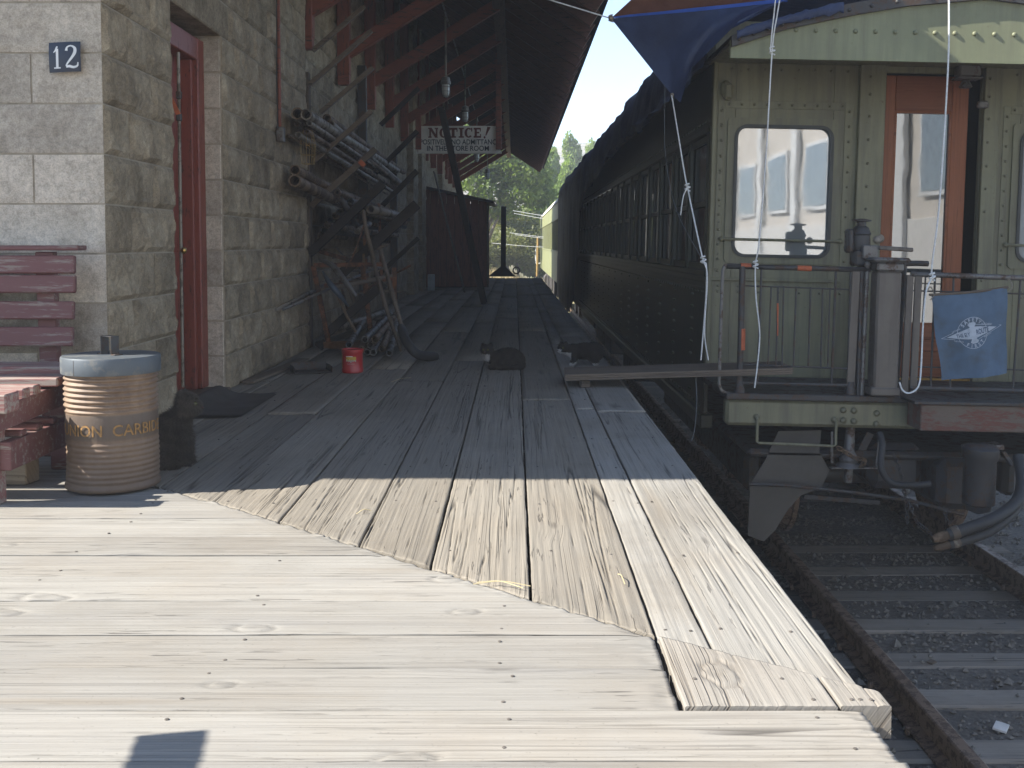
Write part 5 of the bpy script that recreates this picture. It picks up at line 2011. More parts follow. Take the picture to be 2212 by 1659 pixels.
# door
dy = YBK + .03
dl, dr = T(1904, 400, dy).x, T(2085, 400, dy).x
gl, gr = T(1927, 400, dy).x, T(2050, 400, dy).x
gz1, gz0 = T(1985, 240, dy).z, T(1985, 702, dy).z
dt_ = T(1985, 164, dy).z
door2 = thing('door', '', '', ((dl + dr) / 2, dy, FLZ))
del door2['label'], door2['category']
door2.parent = coach
door2.matrix_parent_inverse = _WM[coach.name].inverted()
SWZ = Matrix(((0, 0, 1, 0), (0, 1, 0, 0), (1, 0, 0, 0), (0, 0, 0, 1)))    # local x -> z (grain upright)


def stile(x0, x1, z0, z1, y0=dy, y1=dy + .04):
    return obj('stile', MB().bbox(0, z1 - z0, 0, y1 - y0, 0, x1 - x0, .004), M_DOORWOOD, door2, Matrix.Translation((x0, y0, z0)) @ SWZ)


stile(dl, gl, FLZ + .02, dt_)
stile(gr, dr, FLZ + .02, dt_)
for (z0, z1) in ((gz1, dt_), (FLZ + .02, FLZ + .20), (gz0 - .10, gz0)):
    obj('rail', MB().bbox(gl + .001, gr - .001, dy + .001, dy + .039, z0, z1, .004), M_DOORWOOD, door2)
obj('panel', MB().bbox(gl + .001, gr - .001, dy + .012, dy + .03, FLZ + .201, gz0 - .101, .004), M_DOORWOOD, door2)
ring_frame('glazing_bead', [(gl, gz0), (gr, gz0), (gr, gz1), (gl, gz1)], [(gl + .016, gz0 + .016), (gr - .016, gz0 + .016), (gr - .016, gz1 - .016), (gl + .016, gz1 - .016)], dy + .002, dy + .018, M_DOORWOOD, door2)
obj('pane', MB().bbox(gl + .002, gr - .002, dy + .019, dy + .026, gz0 + .002, gz1 - .002, .001), M_DOORGLASS, door2)
obj('threshold', MB().bbox(dx0, dx1, YBK - .02, YBK + .05, FLZ, FLZ + .018, .004), M_BRASS, coach)
kq = T(1893, 512, YBK - .02)
sobj('knob', MB().lathe([(.008, 0), (.010, .03), (.026, .036), (.030, .05), (.022, .062), (.004, .066)], kq + Vector((.02, .03, -.01)), 14, Matrix.Rotation(R(90), 3, 'X')), M_GALV, door2)
# coach interior behind the openings
obj('vestibule_wall', MB().box(BL_ + .05, BR_ - .05, YBK + .6, YBK + .64, FLZ, ZT), M_SIDEGREEN, coach)

# roof, hood
hp = []
for (u, v) in ((1578, 86), (1640, 64), (1700, 45), (1770, 30), (1850, 14), (1960, -4)):
    p = T(u, v, YFR - .02)
    hp.append((p.x, p.z))
cr = (cxm, hp[-1][1] + .05)
HPL = hp + [cr]
HPR = [(2 * cxm - x, z) for x, z in hp[::-1]]
arc = HPL + HPR
hb = T(1578, 126, YFR - .02).z
hood = obj('hood_fascia', MB().prism([(arc[0][0], hb)] + arc + [(arc[-1][0], hb)], YFR - .04, YFR + .005, lambda p, t: (p[0], t, p[1])), M_GREENHOOD, coach)
zr = T(1800, 68, YFR).z
rivets(line((T(1716, 67, YFR).x, zr - .004), (2 * cxm - T(1716, 67, YFR).x, zr - .004), 20), hood, YFR - .04, 1.35, M_GREENHOOD)
rim = MB()
for (off0, off1, ya, yb) in ((-.055, .018, YFR - .07, YFR - .041),):
    rim.prism([(x, z + off0 * (1.0 if i not in (0, len(arc) - 1) else .9)) for i, (x, z) in enumerate(arc)] + [(x, z + off1) for (x, z) in arc[::-1]], ya, yb, lambda p, t: (p[0], t, p[1]))
rimo = obj('hood_rim', rim, M_IRON, coach)
rivets([(x + (x2 - x) * t, z + (z2 - z) * t - .02) for (x, z), (x2, z2) in zip(arc[:-1], arc[1:]) for t in (.25, .75)], rimo, YFR - .07, 1.2, M_IRON)
rv = MB()
rv.grid(lambda u, v: (lambda q: (q[0], YFR - .06 + (YEND - YFR) * v, q[1] + .02))(
    (lambda s_: (arc[int(min(s_, len(arc) - 2))][0] + (arc[int(min(s_, len(arc) - 2)) + 1][0] - arc[int(min(s_, len(arc) - 2))][0]) * (s_ - int(min(s_, len(arc) - 2))),
                 arc[int(min(s_, len(arc) - 2))][1] + (arc[int(min(s_, len(arc) - 2)) + 1][1] - arc[int(min(s_, len(arc) - 2))][1]) * (s_ - int(min(s_, len(arc) - 2)))))(u * (len(arc) - 1))), 24, 12)
n0 = len(rv.v)
rv.v += [(x, y, z - .03) for (x, y, z) in rv.v]
rv.f += [tuple(i + n0 for i in f)[::-1] for f in rv.f[:24 * 12]]
obj('roof', rv, M_IRON, coach, smooth=True)
obj('ceiling', MB().bbox(arc[0][0] + .03, arc[-1][0] - .03, YFR + .006, YBK + .1, hb + .115, hb + .135, .002), M_GREEN, coach)
for x in (BL_ + .07, BR_ - .07):
    obj('hood_bracket', MB().bbox(x - .03, x + .03, YBK - .06, YBK - .001, T(1560, 210, YBK).z, T(1560, 175, YBK).z, .02), M_GREEN, coach)
# junction box lamp by the door
jb = T(2090, 158, YBK - .08)
pl = obj('platform_lamp', MB().bbox(jb.x - .075, jb.x + .075, jb.y - .05, jb.y + .05, jb.z - .03, jb.z + .055, .012).bbox(jb.x - .085, jb.x + .085, jb.y - .06, jb.y + .06, jb.z - .045, jb.z - .031, .004), M_STEELGREY, coach)
sobj('bulb_socket', MB().lathe([(.02, 0), (.03, -.02), (.045, -.05), (.035, -.055)], jb + Vector((-.01, 0, -.045)), 12), M_STEELGREY, pl)
lk = T(2122, 225, YBK - .05)
obj('door_catch', MB().bbox(lk.x - .035, lk.x + .035, lk.y - .03, lk.y + .02, lk.z - .03, lk.z + .02, .01), M_STEELGREY, coach)
cs_ = T(1572, 190, YBK - .03)
obj('side_lamp_bracket', MB().bbox(cs_.x - .03, cs_.x + .03, cs_.y - .04, cs_.y + .02, cs_.z - .08, cs_.z + .03, .015), M_GREEN, coach)

# coach side: sill, lower panel, belt rails, window posts, letterboard
def zside(v, u):
    return T(u, v, BL_ * FPX / (u - 1112)).z


Z_BELT, Z_WT, Z_TOP, Z_SILL = .655, 1.66, 2.16, -.33
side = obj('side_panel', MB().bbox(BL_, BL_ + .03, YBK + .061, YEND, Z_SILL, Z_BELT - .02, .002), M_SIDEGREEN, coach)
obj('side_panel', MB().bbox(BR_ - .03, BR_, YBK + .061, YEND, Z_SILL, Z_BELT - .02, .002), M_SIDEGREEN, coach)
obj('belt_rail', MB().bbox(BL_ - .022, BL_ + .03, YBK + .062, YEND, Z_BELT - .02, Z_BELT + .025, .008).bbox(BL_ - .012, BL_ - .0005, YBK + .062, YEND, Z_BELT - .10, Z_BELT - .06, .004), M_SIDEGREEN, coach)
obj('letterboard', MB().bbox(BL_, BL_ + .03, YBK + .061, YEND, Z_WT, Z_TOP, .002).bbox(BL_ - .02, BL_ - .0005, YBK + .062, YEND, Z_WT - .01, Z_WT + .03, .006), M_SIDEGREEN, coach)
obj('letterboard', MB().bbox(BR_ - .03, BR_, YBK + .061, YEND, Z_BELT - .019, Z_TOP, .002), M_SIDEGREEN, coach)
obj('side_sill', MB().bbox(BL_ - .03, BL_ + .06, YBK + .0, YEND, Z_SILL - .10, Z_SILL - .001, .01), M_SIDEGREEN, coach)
y = YBK + .07
k = 0
while y < YEND - .3:
    wide_ = k % 2 == 0
    pw = .15 if wide_ else .055
    obj('window_post', MB().bbox(BL_ - .004, BL_ + .035, y, y + pw, Z_BELT + .026, Z_WT - .011, .006).bbox(BL_ - .012, BL_ - .0045, y + .01, y + .03, Z_BELT + .03, Z_WT - .02, .003), M_SIDEGREEN, coach)
    y2 = y + pw + .74
    wn = obj('side_window', MB().bbox(BL_ + .036, BL_ + .05, y + pw + .001, min(y2, YEND) - .001, Z_BELT + .026, Z_WT - .011, .002), M_SIDEGLASS, coach)
    for (z0, z1, xo) in ((Z_BELT + .027, Z_BELT + .075, .012), (Z_WT - .06, Z_WT - .012, .012), ((Z_BELT + Z_WT) / 2 - .02, (Z_BELT + Z_WT) / 2 + .02, .018)):
        obj('sash_rail', MB().bbox(BL_ + xo, BL_ + .0355, y + pw + .002, y2 - .002, z0, z1, .003), M_SIDEGREEN, wn)
    y = y2
    k += 1
sr = MB()
for yv in np.arange(YBK + .2, 22, .13):
    for zz in (Z_BELT - .13, Z_SILL + .04, Z_WT + .08):
        sr.lathe([(.010, 0), (.009, .004), (.003, .008)], (BL_, yv, zz), 6, Matrix.Rotation(R(-90), 3, 'Y'))
for yv in np.arange(YBK + .65, 22, .89):
    for zz in np.arange(Z_SILL + .1, Z_BELT - .15, .09):
        for q_ in (-.03, .03):
            sr.lathe([(.010, 0), (.009, .004), (.003, .008)], (BL_, yv + q_, zz), 6, Matrix.Rotation(R(-90), 3, 'Y'))
stuff(obj('side_rivets', sr, M_SIDEGREEN, side))
# end platform floor, buffer beam
obj('platform_floor', MB().bbox(BL_ - .03, BR_ + .03, YFR - .06, YBK - .001, FLZ - .04, FLZ, .006), M_IRON, coach)
bt, bb_ = T(1600, 853, YFR).z, T(1600, 918, YFR).z
beam = obj('buffer_beam', MB().bbox(T(1566, 880, YFR).x, BR_ + .04, YFR - .03, YFR + .08, bb_, FLZ - .041, .02), M_GREEN, coach)
rivets([(T(u, v, YFR).x, T(u, v, YFR).z) for (u, v) in ((1818, 884), (1841, 885), (1818, 906), (1841, 908), (1890, 891), (1889, 914), (1632, 899), (1799, 905))], beam, YFR - .03, 1.9)
st_ = [T(1632, 900, YFR), T(1631, 950, YFR), T(1636, 954, YFR), T(1794, 960, YFR), T(1800, 957, YFR), T(1801, 906, YFR)]
sobj('step_stirrup', MB().tube([p + Vector((0, -.05, 0)) for p in st_], .0095, 8), M_GREEN, coach)
rb = [T(1986, 872, 6.36), T(2300, 946, 6.36)]
rbm = obj('end_sill_block', MB().bbox(rb[0].x, rb[0].x + 1.55, 6.33, 6.55, rb[1].z + .03, rb[0].z, .006), M_REDBEAM, coach)
obj('end_sill_plate', MB().bbox(rb[0].x - .05, rb[0].x + 1.6, 6.31, YFR - .062, rb[0].z + .002, rb[0].z + .022, .004), M_IRON, coach)
obj('orange_corner', MB().bbox(rb[0].x - .003, rb[0].x + .055, 6.3265, 6.42, rb[1].z + .035, rb[0].z - .01, .002), M_ORANGE, rbm) if False else None

# railings
YR = YFR - .02
rail_l = obj('railing', MB().tube([T(1570, 575, YR), T(1880, 583, YR)], .016, 10), M_IRON, coach, smooth=True)


def rbar(pts, r, name='rail_bar', mat=M_IRON, par=None):
    return sobj(name, MB().tube([T(u, v, YR) for (u, v) in pts], r, 8), mat, par or rail_l)


sobj('grab_pipe', MB().tube(spline([T(1600, 574, YR), T(1575, 573, YR), T(1563, 580, YR), T(1560, 620, YR), T(1554, 800, YR), T(1554, 832, YR), T(1562, 846, YR), T(1580, 851, YR)], 4), .011, 8), M_STEELGREY, rail_l)
sobj('corner_post', MB().tube([T(1604, 575, YR), T(1597, 850, YR)], .020, 10).lathe([(.034, 0), (.034, .03), (.026, .05), (.022, .09)], T(1597, 852, YR), 12), M_IRON, rail_l)
obj('primer_patch', MB().tube([T(1603, 710, YR), T(1602, 756, YR)], .0215, 10), M_ORANGE, rail_l)
obj('primer_patch', MB().tube([T(1600, 574, YR), T(1622, 575, YR)], .0172, 10), M_ORANGE, rail_l)
obj('primer_patch', MB().tube([T(1722, 579, YR), T(1752, 580, YR)], .0172, 10), M_ORANGE, rail_l)
obj('primer_patch', MB().tube([T(1680, 655, YR), T(1679, 725, YR)], .0062, 10), M_ORANGE, rail_l)
rbar([(1604, 617), (1848, 626)], .0045)
rbar([(1604, 787), (1848, 797)], .006)
rbar([(1600, 827), (1848, 833)], .011)
for (u0, u1, v0, v1, r_) in ((1645, 1636, 577, 832, .007), (1666, 1659, 618, 789, .005), (1681, 1676, 618, 790, .0055), (1693, 1689, 618, 791, .005), (1720, 1714, 619, 792, .0055), (1751, 1746, 620, 793, .006), (1777, 1773, 622, 794, .005), (1793, 1788, 622, 795, .005), (1806, 1796, 580, 832, .008), (1838, 1831, 582, 833, .007)):
    rbar([(u0, v0), (u1, v1)], r_, 'baluster')
gp = obj('gate_post', MB().bar(T(1849, 583, YR), T(1836, 848, YR), .05, .022, (0, 1, 0)), M_BOX, coach)
sobj('foot', MB().lathe([(.034, 0), (.034, .03), (.026, .05), (.022, .08)], T(1836, 852, YR), 12), M_IRON, gp)
sobj('gate_pipe', MB().tube([T(1862, 580, YR), T(1853, 856, YR)], .013, 8), M_IRON, coach)
sobj('gate_pipe', MB().tube([T(1874, 572, YR), T(1861, 856, YR)], .014, 8).sphere(T(1874, 572, YR), .022, 10, 8), M_STEELGREY, coach)
# box post with grey cap
q0, q1 = T(1915, 586, YR - .03), T(1905, 852, YR - .03)
bp = obj('box_post', MB().bar(q1, q0, .15, .13, (0, 1, 0), .012), M_BOX, coach)
obj('cap', MB().bbox(q0.x - .083, q0.x + .083, q0.y - .075, q0.y + .075, q0.z, q0.z + .055, .012).bbox(q0.x - .11, q0.x + .12, q0.y - .09, q0.y + .09, q0.z + .055, q0.z + .085, .024), M_STEELGREY, bp)
obj('plinth', MB().bbox(q1.x - .095, q1.x + .085, q1.y - .08, q1.y + .08, q1.z - .0, q1.z + .05, .008), M_BOX, bp)
# brake valve stand with handle
bv = T(1862, 540, YR + .1)
bvo = obj('brake_stand', MB().bbox(bv.x - .06, bv.x + .05, bv.y - .06, bv.y + .06, bv.z - .10, bv.z + .0, .012).bbox(bv.x - .10, bv.x - .061, bv.y - .04, bv.y + .05, bv.z - .02, bv.z + .13, .012), M_IRON, coach)
sobj('valve_body', MB().lathe([(.05, 0), (.06, .03), (.055, .09), (.062, .10), (.045, .14), (.03, .15), (.028, .175), (.06, .18), (.06, .188), (.02, .195)], bv + Vector((-.01, 0, 0)), 16), M_IRON, bvo)
obj('bracket', MB().bbox(bv.x - .02, bv.x + .075, bv.y - .085, bv.y - .03, bv.z - .055, bv.z + .03, .006), M_STEELGREY, bvo)
sobj('valve_knob', MB().sphere(bv + Vector((.085, -.02, .065)), .026, 12, 8), M_GALV, bvo)
hq0, hq1 = T(1898, 535, YR), T(1972, 540, YR)
obj('lever', MB().bar(hq0, hq1, .03, .026, (0, 0, 1), .006), M_BOX, bvo)
sobj('stand_pipe', MB().tube([bv + Vector((0, 0, -.08)), Vector((bv.x - .01, bv.y, FLZ))], .028, 10), M_IRON, bvo)
# right half railing
rail_r = obj('railing', MB().tube([T(1968, 592, YR), T(2420, 608, YR)], .017, 10), M_STEELGREY, coach, smooth=True)
for (u0, u1, r_) in ((1966, 1953, .022), (1984, 1972, .022)):
    obj('rail_post', MB().bar(T(u0, 594, YR), T(u1, 848, YR), .044, .018, (0, 1, 0)), M_BOX, rail_r)
rbar([(1972, 628), (2400, 640)], .005, par=rail_r)
rbar([(1972, 792), (2400, 805)], .005, par=rail_r)
rbar([(1965, 838), (2400, 850)], .018, par=rail_r)
for (u0, u1) in ((2020, 2010), (2060, 2052), (2205, 2188), (2240, 2222), (2300, 2280)):
    rbar([(u0, 596), (u1, 842)], .007, 'baluster', par=rail_r)
hh0 = T(1953, 572, YR + .1)
sobj('handbrake_crank', MB().tube(spline([hh0 + Vector((-.02, 0, -.8)), hh0 + Vector((-.0, 0, -.06)), hh0, hh0 + Vector((.05, 0, .01)), hh0 + Vector((.15, 0, .01))], 5), .018, 8), M_IRON, coach)

# underbody: trucks, brake gear, hoses
def wheelset(y):
    ax = thing('wheelset', '', '', (TRX, y, RAIL_Z + .42))
    del ax['label'], ax['category']
    ax.parent = coach
    ax.matrix_parent_inverse = _WM[coach.name].inverted()
    for s_ in (-1, 1):
        Mw = Matrix.Rotation(R(90) * s_, 3, 'Y')
        sobj('wheel', MB().lathe([(.02, .05), (.09, .05), (.10, .0), (.34, -.015), (.36, .01), (.42, .015), (.445, -.075), (.465, -.075), (.465, -.11), (.36, -.10), (.34, -.07), (.09, -.05)], (TRX + s_ * .72, y, RAIL_Z + .425), 40, Mw), M_RAIL, ax)
    sobj('axle', MB().tube([(TRX - .70, y, RAIL_Z + .425), (TRX + .70, y, RAIL_Z + .425)], .075, 12), M_IRON, ax)


for y in (8.6, 10.3, 12.0, 24.2, 25.9, 27.6):
    wheelset(y)
for (y0, y1) in ((8.1, 12.5), (23.7, 28.1)):
    for s_ in (-1, 1):
        obj('truck_frame', MB().bbox(TRX + s_ * 1.0 - .06, TRX + s_ * 1.0 + .06, y0, y1, RAIL_Z + .38, RAIL_Z + .68, .04), M_IRON, coach)
obj('underframe', MB().bbox(BL_ + .15, BR_ - .15, YFR + .1, YEND, RAIL_Z + .92, Z_SILL - .101, .02), M_IRON, coach)
for (y0, x0, z0, s_) in ((14.0, BL_ + .25, -.95, 1.4), (17.0, BL_ + .2, -.9, 1.0), (19.5, BL_ + .3, -1.0, 1.7)):
    obj('underfloor_box', MB().bbox(x0, x0 + .6, y0, y0 + s_, z0, RAIL_Z + .919, .03), M_IRON, coach)
# sheet iron step shield under the beam
shp = [(1680, 930), (1650, 995), (1619, 1045), (1614, 1155), (1648, 1168), (1672, 1145), (1700, 1100), (1726, 1070), (1772, 1052), (1790, 1015), (1768, 975), (1772, 928)]
pts = [T(u, v, 6.72) for (u, v) in shp]
n = len(pts)
obj('step_shield', MB().add([(p.x, 6.70, p.z) for p in pts] + [(p.x, 6.72, p.z) for p in pts], [tuple(range(n)), tuple(range(n, 2 * n))[::-1]] + [(i, n + i, n + (i + 1) % n, (i + 1) % n) for i in range(n)]), plain('sheet_iron', (.075, .066, .054), .6, var=.22, scale=4), coach)
sobj('brake_rod', MB().tube([T(1619, 1046, 6.62), T(1690, 1048, 6.6), T(1830, 1062, 6.6), T(1960, 1080, 6.6), T(2082, 1112, 6.6)], .012, 8), M_IRON, coach)
obj('shield_brace', MB().bar(T(1880, 935, 6.75), T(1855, 985, 6.75), .05, .012, (0, 1, 0)).bar(T(1735, 1072, 6.78), T(1900, 1085, 6.78), .03, .03), M_IRON, coach)
# brake chain sheave under the beam
bq = T(1833, 1008, 6.68)
bh = obj('sheave_bracket', MB().tube([T(1797, 932, 6.66), T(1797, 1000, 6.66)], .009, 8).tube([T(1900, 945, 6.66), T(1893, 1008, 6.66)], .009, 8).bar(T(1793, 1010, 6.66), T(1896, 1010, 6.66), .05, .010), M_STEELGREY, coach)
sobj('brake_shaft', MB().lathe([(.03, .28), (.032, .10), (.05, .07), (.06, .05), (.055, .03), (.075, .01), (.08, .0), (.03, -.01), (.025, -.10), (.01, -.105)], bq, 14), M_STEELGREY, bh)


def chain(pts, r=.018, w_=.004):
    mb = MB()
    P = spline(pts, 10)
    cum = [0]
    for a, b_ in zip(P[:-1], P[1:]):
        cum.append(cum[-1] + (b_ - a).length)
    s_, k_ = 0, 0
    while s_ < cum[-1]:
        i = min(int(np.searchsorted(cum, s_, 'right')) - 1, len(P) - 2)
        p = P[i].lerp(P[i + 1], (s_ - cum[i]) / max(1e-6, cum[i + 1] - cum[i]))
        d = (P[i + 1] - P[i]).normalized()
        sd_ = d.orthogonal().normalized()
        if k_ % 2:
            sd_ = d.cross(sd_)
        mb.tube([p + d * (r * math.cos(a * .785)) + sd_ * (r * .62 * math.sin(a * .785)) for a in range(9)], w_, 5, False)
        s_ += r * 1.45
        k_ += 1
    return mb


obj('chain', chain([bq + Vector((-.07, -.03, .12)), bq + Vector((.02, -.07, .07)), bq + Vector((.09, -.03, .05)), bq + Vector((.05, -.08, .02))], .022, .006), M_RUSTPIPE, bh)
for pts in ([(1932, 985, 6.55), (1945, 1020, 6.5), (1957, 1085, 6.5), (1960, 1128, 6.5)], [(1966, 1090, 6.45), (1980, 1125, 6.4), (2002, 1145, 6.4), (2014, 1158, 6.35)], [(2040, 1100, 6.5), (2048, 1130, 6.5), (2060, 1118, 6.5)]):
    obj('chain', chain([T(*p) for p in pts]), M_IRON, coach)
# coupler pocket, yoke, cylinder, hoses
obj('coupler', MB().bbox(TRX - .16, TRX + .16, 6.62, 7.3, RAIL_Z + .62, RAIL_Z + .95, .05), M_IRON, coach)
q = T(2116, 1030, 6.28)
sobj('cylinder', MB().lathe([(.02, -.22), (.07, -.20), (.075, -.17), (.092, -.16), (.092, .10), (.105, .12), (.105, .17), (.085, .19), (.03, .2)], q, 20), M_IRON, coach)
obj('draft_gear', MB().bbox(q.x - .50, q.x - .14, 6.75, 7.3, q.z - .20, q.z + .10, .06), M_IRON, coach)
obj('hanger_plate', MB().bar(T(2085, 968, 6.4), T(2160, 962, 6.4), .12, .03).bar(T(2165, 975, 6.35), T(2185, 1005, 6.35), .05, .02), M_STEELGREY, coach)
for (pts, r_, m_) in (([(2200, 985, 6.3), (2208, 1040, 6.2), (2195, 1085, 6.1), (2150, 1118, 6.0), (2095, 1140, 5.95), (2048, 1155, 5.95)], .034, M_BLACKRUB), ([(2212, 1060, 6.25), (2190, 1105, 6.1), (2150, 1140, 6.02), (2108, 1160, 5.98), (2050, 1176, 5.96)], .028, M_BLACKRUB)):
    hs = sobj('air_hose', MB().tube(spline([T(*p) for p in pts], 8), r_, 14), m_, coach)
    e, e2 = T(*pts[-1]), T(*pts[-2])
    d = (e - e2).normalized()
    sobj('clamp', MB().tube([e - d * .06, e - d * .02], r_ * 1.12, 14), M_GALV, hs)
    sobj('coupling', MB().tube([e - d * .01, e + d * .05, e + d * .09], [r_ * .8, r_ * .9, r_ * .55], 10), M_RUSTPIPE, hs)
loop = [T(*p) for p in ((1900, 935, 6.5), (1906, 960, 6.45), (1903, 1010, 6.4), (1925, 1042, 6.4), (1975, 1048, 6.4), (2010, 1045, 6.4))]
sobj('air_hose', MB().tube(spline(loop, 8), .02, 10), M_BLACKRUB, coach)
for o_ in (coach,):
    o_.rotation_euler = (0, TILT, 0)


def TT(u, v, Y):
    """point on the leaning coach, in the world"""
    return at(u, v, Y)


# ------------------------------------------------------------------ flag banner on the railing
fc = [at(2013, 637, 6.53), at(2176, 621, 6.50), at(2182, 808, 6.51), at(2034, 822, 6.54)]     # tl, tr, br, bl
fl = thing('route_flag', 'faded blue cloth flag with pale round route emblem tied to railing', 'flag', fc[3])


def flagp(u, v, lift=0.0):
    p = (fc[3].lerp(fc[2], u)).lerp(fc[0].lerp(fc[1], u), v)
    wv = .022 * math.sin(u * 8 + v * 2.5) * (1 - .75 * v) + .006 * math.sin(u * 19 - v * 6) * (1 - v) + .008 * math.sin(u * 3 - v * 5)
    if u > .86:
        wv += (u - .86) * .16
    sag = -.02 * math.sin(math.pi * u) * (1 if v > .5 else .5)
    return p + Vector((.004 * math.sin(v * 9), wv - lift, sag * .35))


fm_ = MB().grid(lambda u, v: flagp(u, v), 28, 28)
n0 = len(fm_.v)
fm_.v += [(x, y + .0015, z) for (x, y, z) in fm_.v]
fm_.f += [tuple(i + n0 for i in f)[::-1] for f in fm_.f[:28 * 28]]
sobj('cloth', fm_, M_FLAG, fl)
sobj('hem_rod', MB().tube([flagp(-.03, 1.0), flagp(.35, 1.0), flagp(.7, 1.0), flagp(1.02, 1.0)], .008, 8), M_OLDWOOD, fl)
for uu in (-.02, 1.02):
    hk = flagp(uu, 1.0)
    sobj('hook', MB().tube(spline([hk + Vector((0, -.01, -.03)), hk + Vector((.02, -.012, 0)), hk + Vector((.0, -.01, .05)), hk + Vector((-.015, 0, .03))], 5), .003, 6), M_GALV, fl)
ASP = .5        # flag width about 0.47 m, height about 0.53 m: print in metres
FW, FH = .465, .535
EC = (.50, .53)
ERad = .100


def ffn(x, y, l):
    a = R(7)
    X_, Y_ = x * math.cos(a) - y * math.sin(a), x * math.sin(a) + y * math.cos(a)
    return flagp(EC[0] + X_ / FW, EC[1] + Y_ / FH, .0012 + l)


def ring2(r0, r1, a0=0, a1=360, n=48):
    vs = []
    for i in range(n + 1):
        a = R(a0 + (a1 - a0) * i / n)
        vs += [Vector((r0 * math.cos(a), r0 * math.sin(a), 0)), Vector((r1 * math.cos(a), r1 * math.sin(a), 0))]
    return vs, [(2 * i, 2 * i + 1, 2 * i + 3, 2 * i + 2) for i in range(n)]


shapes = [ring2(ERad - .003, ERad)]
# pale hub above and below the lozenge
shapes.append((([Vector((-.030, .058, 0)), Vector((-.014, .034, 0)), Vector((.014, .034, 0)), Vector((.030, .058, 0)), Vector((.016, .068, 0)), Vector((-.016, .068, 0))]), [(0, 1, 2, 3, 4, 5)]))
shapes.append((([Vector((-.030, -.058, 0)), Vector((-.016, -.068, 0)), Vector((.016, -.068, 0)), Vector((.030, -.058, 0)), Vector((.014, -.034, 0)), Vector((-.014, -.034, 0))]), [(0, 1, 2, 3, 4, 5)]))
# outlined lozenge, solid inner lozenge
for (L_, H_) in ((.200, .056),):
    q4 = [(-L_, 0), (0, -H_), (L_, 0), (0, H_)]
    for i in range(4):
        (xa, ya), (xb, yb) = q4[i], q4[(i + 1) % 4]
        shapes.append(stroke([(xa, ya), (xb, yb)], [.0028, .0028]))
nq = 16
vs = []
for i in range(nq + 1):
    t = -1 + 2 * i / nq
    vs += [Vector((t * .165, -.040 * (1 - abs(t) ** 1.3), 0)), Vector((t * .165, .040 * (1 - abs(t) ** 1.3), 0))]
shapes.append((vs, [(2 * i, 2 * i + 2, 2 * i + 3, 2 * i + 1) for i in range(nq)]))
print_on('emblem', shapes, ffn, M_FLAGPRINT, fl)
tx = []
vsT, fsT = text_geo('THE ELY', .036, .0006, 0)
tx.append(([Vector((p.x * .62 - .066, p.y - .014, 0)) for p in vsT], fsT))
vsT, fsT = text_geo('ROUTE', .044, .0012, 0)
tx.append(([Vector((p.x * .62 + .066, p.y - .015, 0)) for p in vsT], fsT))
M_FLAGINK = plain('flag_dark_letter', (.055, .085, .135), .85)
for t_ in tx:
    print_on('lettering', [t_], lambda x, y, l: ffn(x, y, l + .0012), M_FLAGINK, fl)


def arc_text(txt, rad, mid, stp, size, inward):
    out = []
    for i, ch in enumerate(txt):
        a = R(mid + (i - (len(txt) - 1) / 2) * stp * (1 if inward else -1))
        vs, fs = text_geo(ch, size, .0008, 0)
        rot = a + (math.pi / 2 if inward else -math.pi / 2)
        out.append(([Vector((rad * math.cos(a) + p.x * math.cos(rot) - (p.y - size * .35) * math.sin(rot), rad * math.sin(a) + p.x * math.sin(rot) + (p.y - size * .35) * math.cos(rot), 0)) for p in vs], fs))
    return out


print_on('lettering', arc_text('SAFETY', ERad - .017, 90, 18, .030, False), ffn, M_FLAGPRINT, fl)
print_on('lettering', arc_text('FIRST', ERad - .017, 270, 19, .030, True), ffn, M_FLAGPRINT, fl)
small = []
for (txt, x, y, rot) in (('NEVADA', -.10, .031, 15.6), ('NORTHERN', .10, .031, -15.6), ('RAILWAY', .10, -.041, 15.6), ('NEVADA', -.10, -.041, -15.6)):
    vs, fs = text_geo(txt, .0135, .0001, 0)
    a = R(rot)
    small.append(([Vector((x + p.x * math.cos(a) - p.y * math.sin(a), y + p.x * math.sin(a) + p.y * math.cos(a), 0)) for p in vs], fs))
print_on('lettering', small, ffn, M_FLAGPRINT, fl)

# ------------------------------------------------------------------ tarps
zl_k = [(6.9, 1.98), (8.0, 1.93), (9.5, 1.98), (12, 2.0), (14, 1.93), (16, 1.86), (17.6, 1.72), (18.8, 1.40), (20.0, .55), (21.2, -.4), (24, -.62), (29.3, -.60)]
prof_t = [(2.75, 2.63), (2.2, 2.62), (1.80, 2.66), (1.52, 2.66), (1.34, 2.50), (1.25, 2.28), (1.215, 2.06)]
tp = MB()
NU, NV = 150, 40


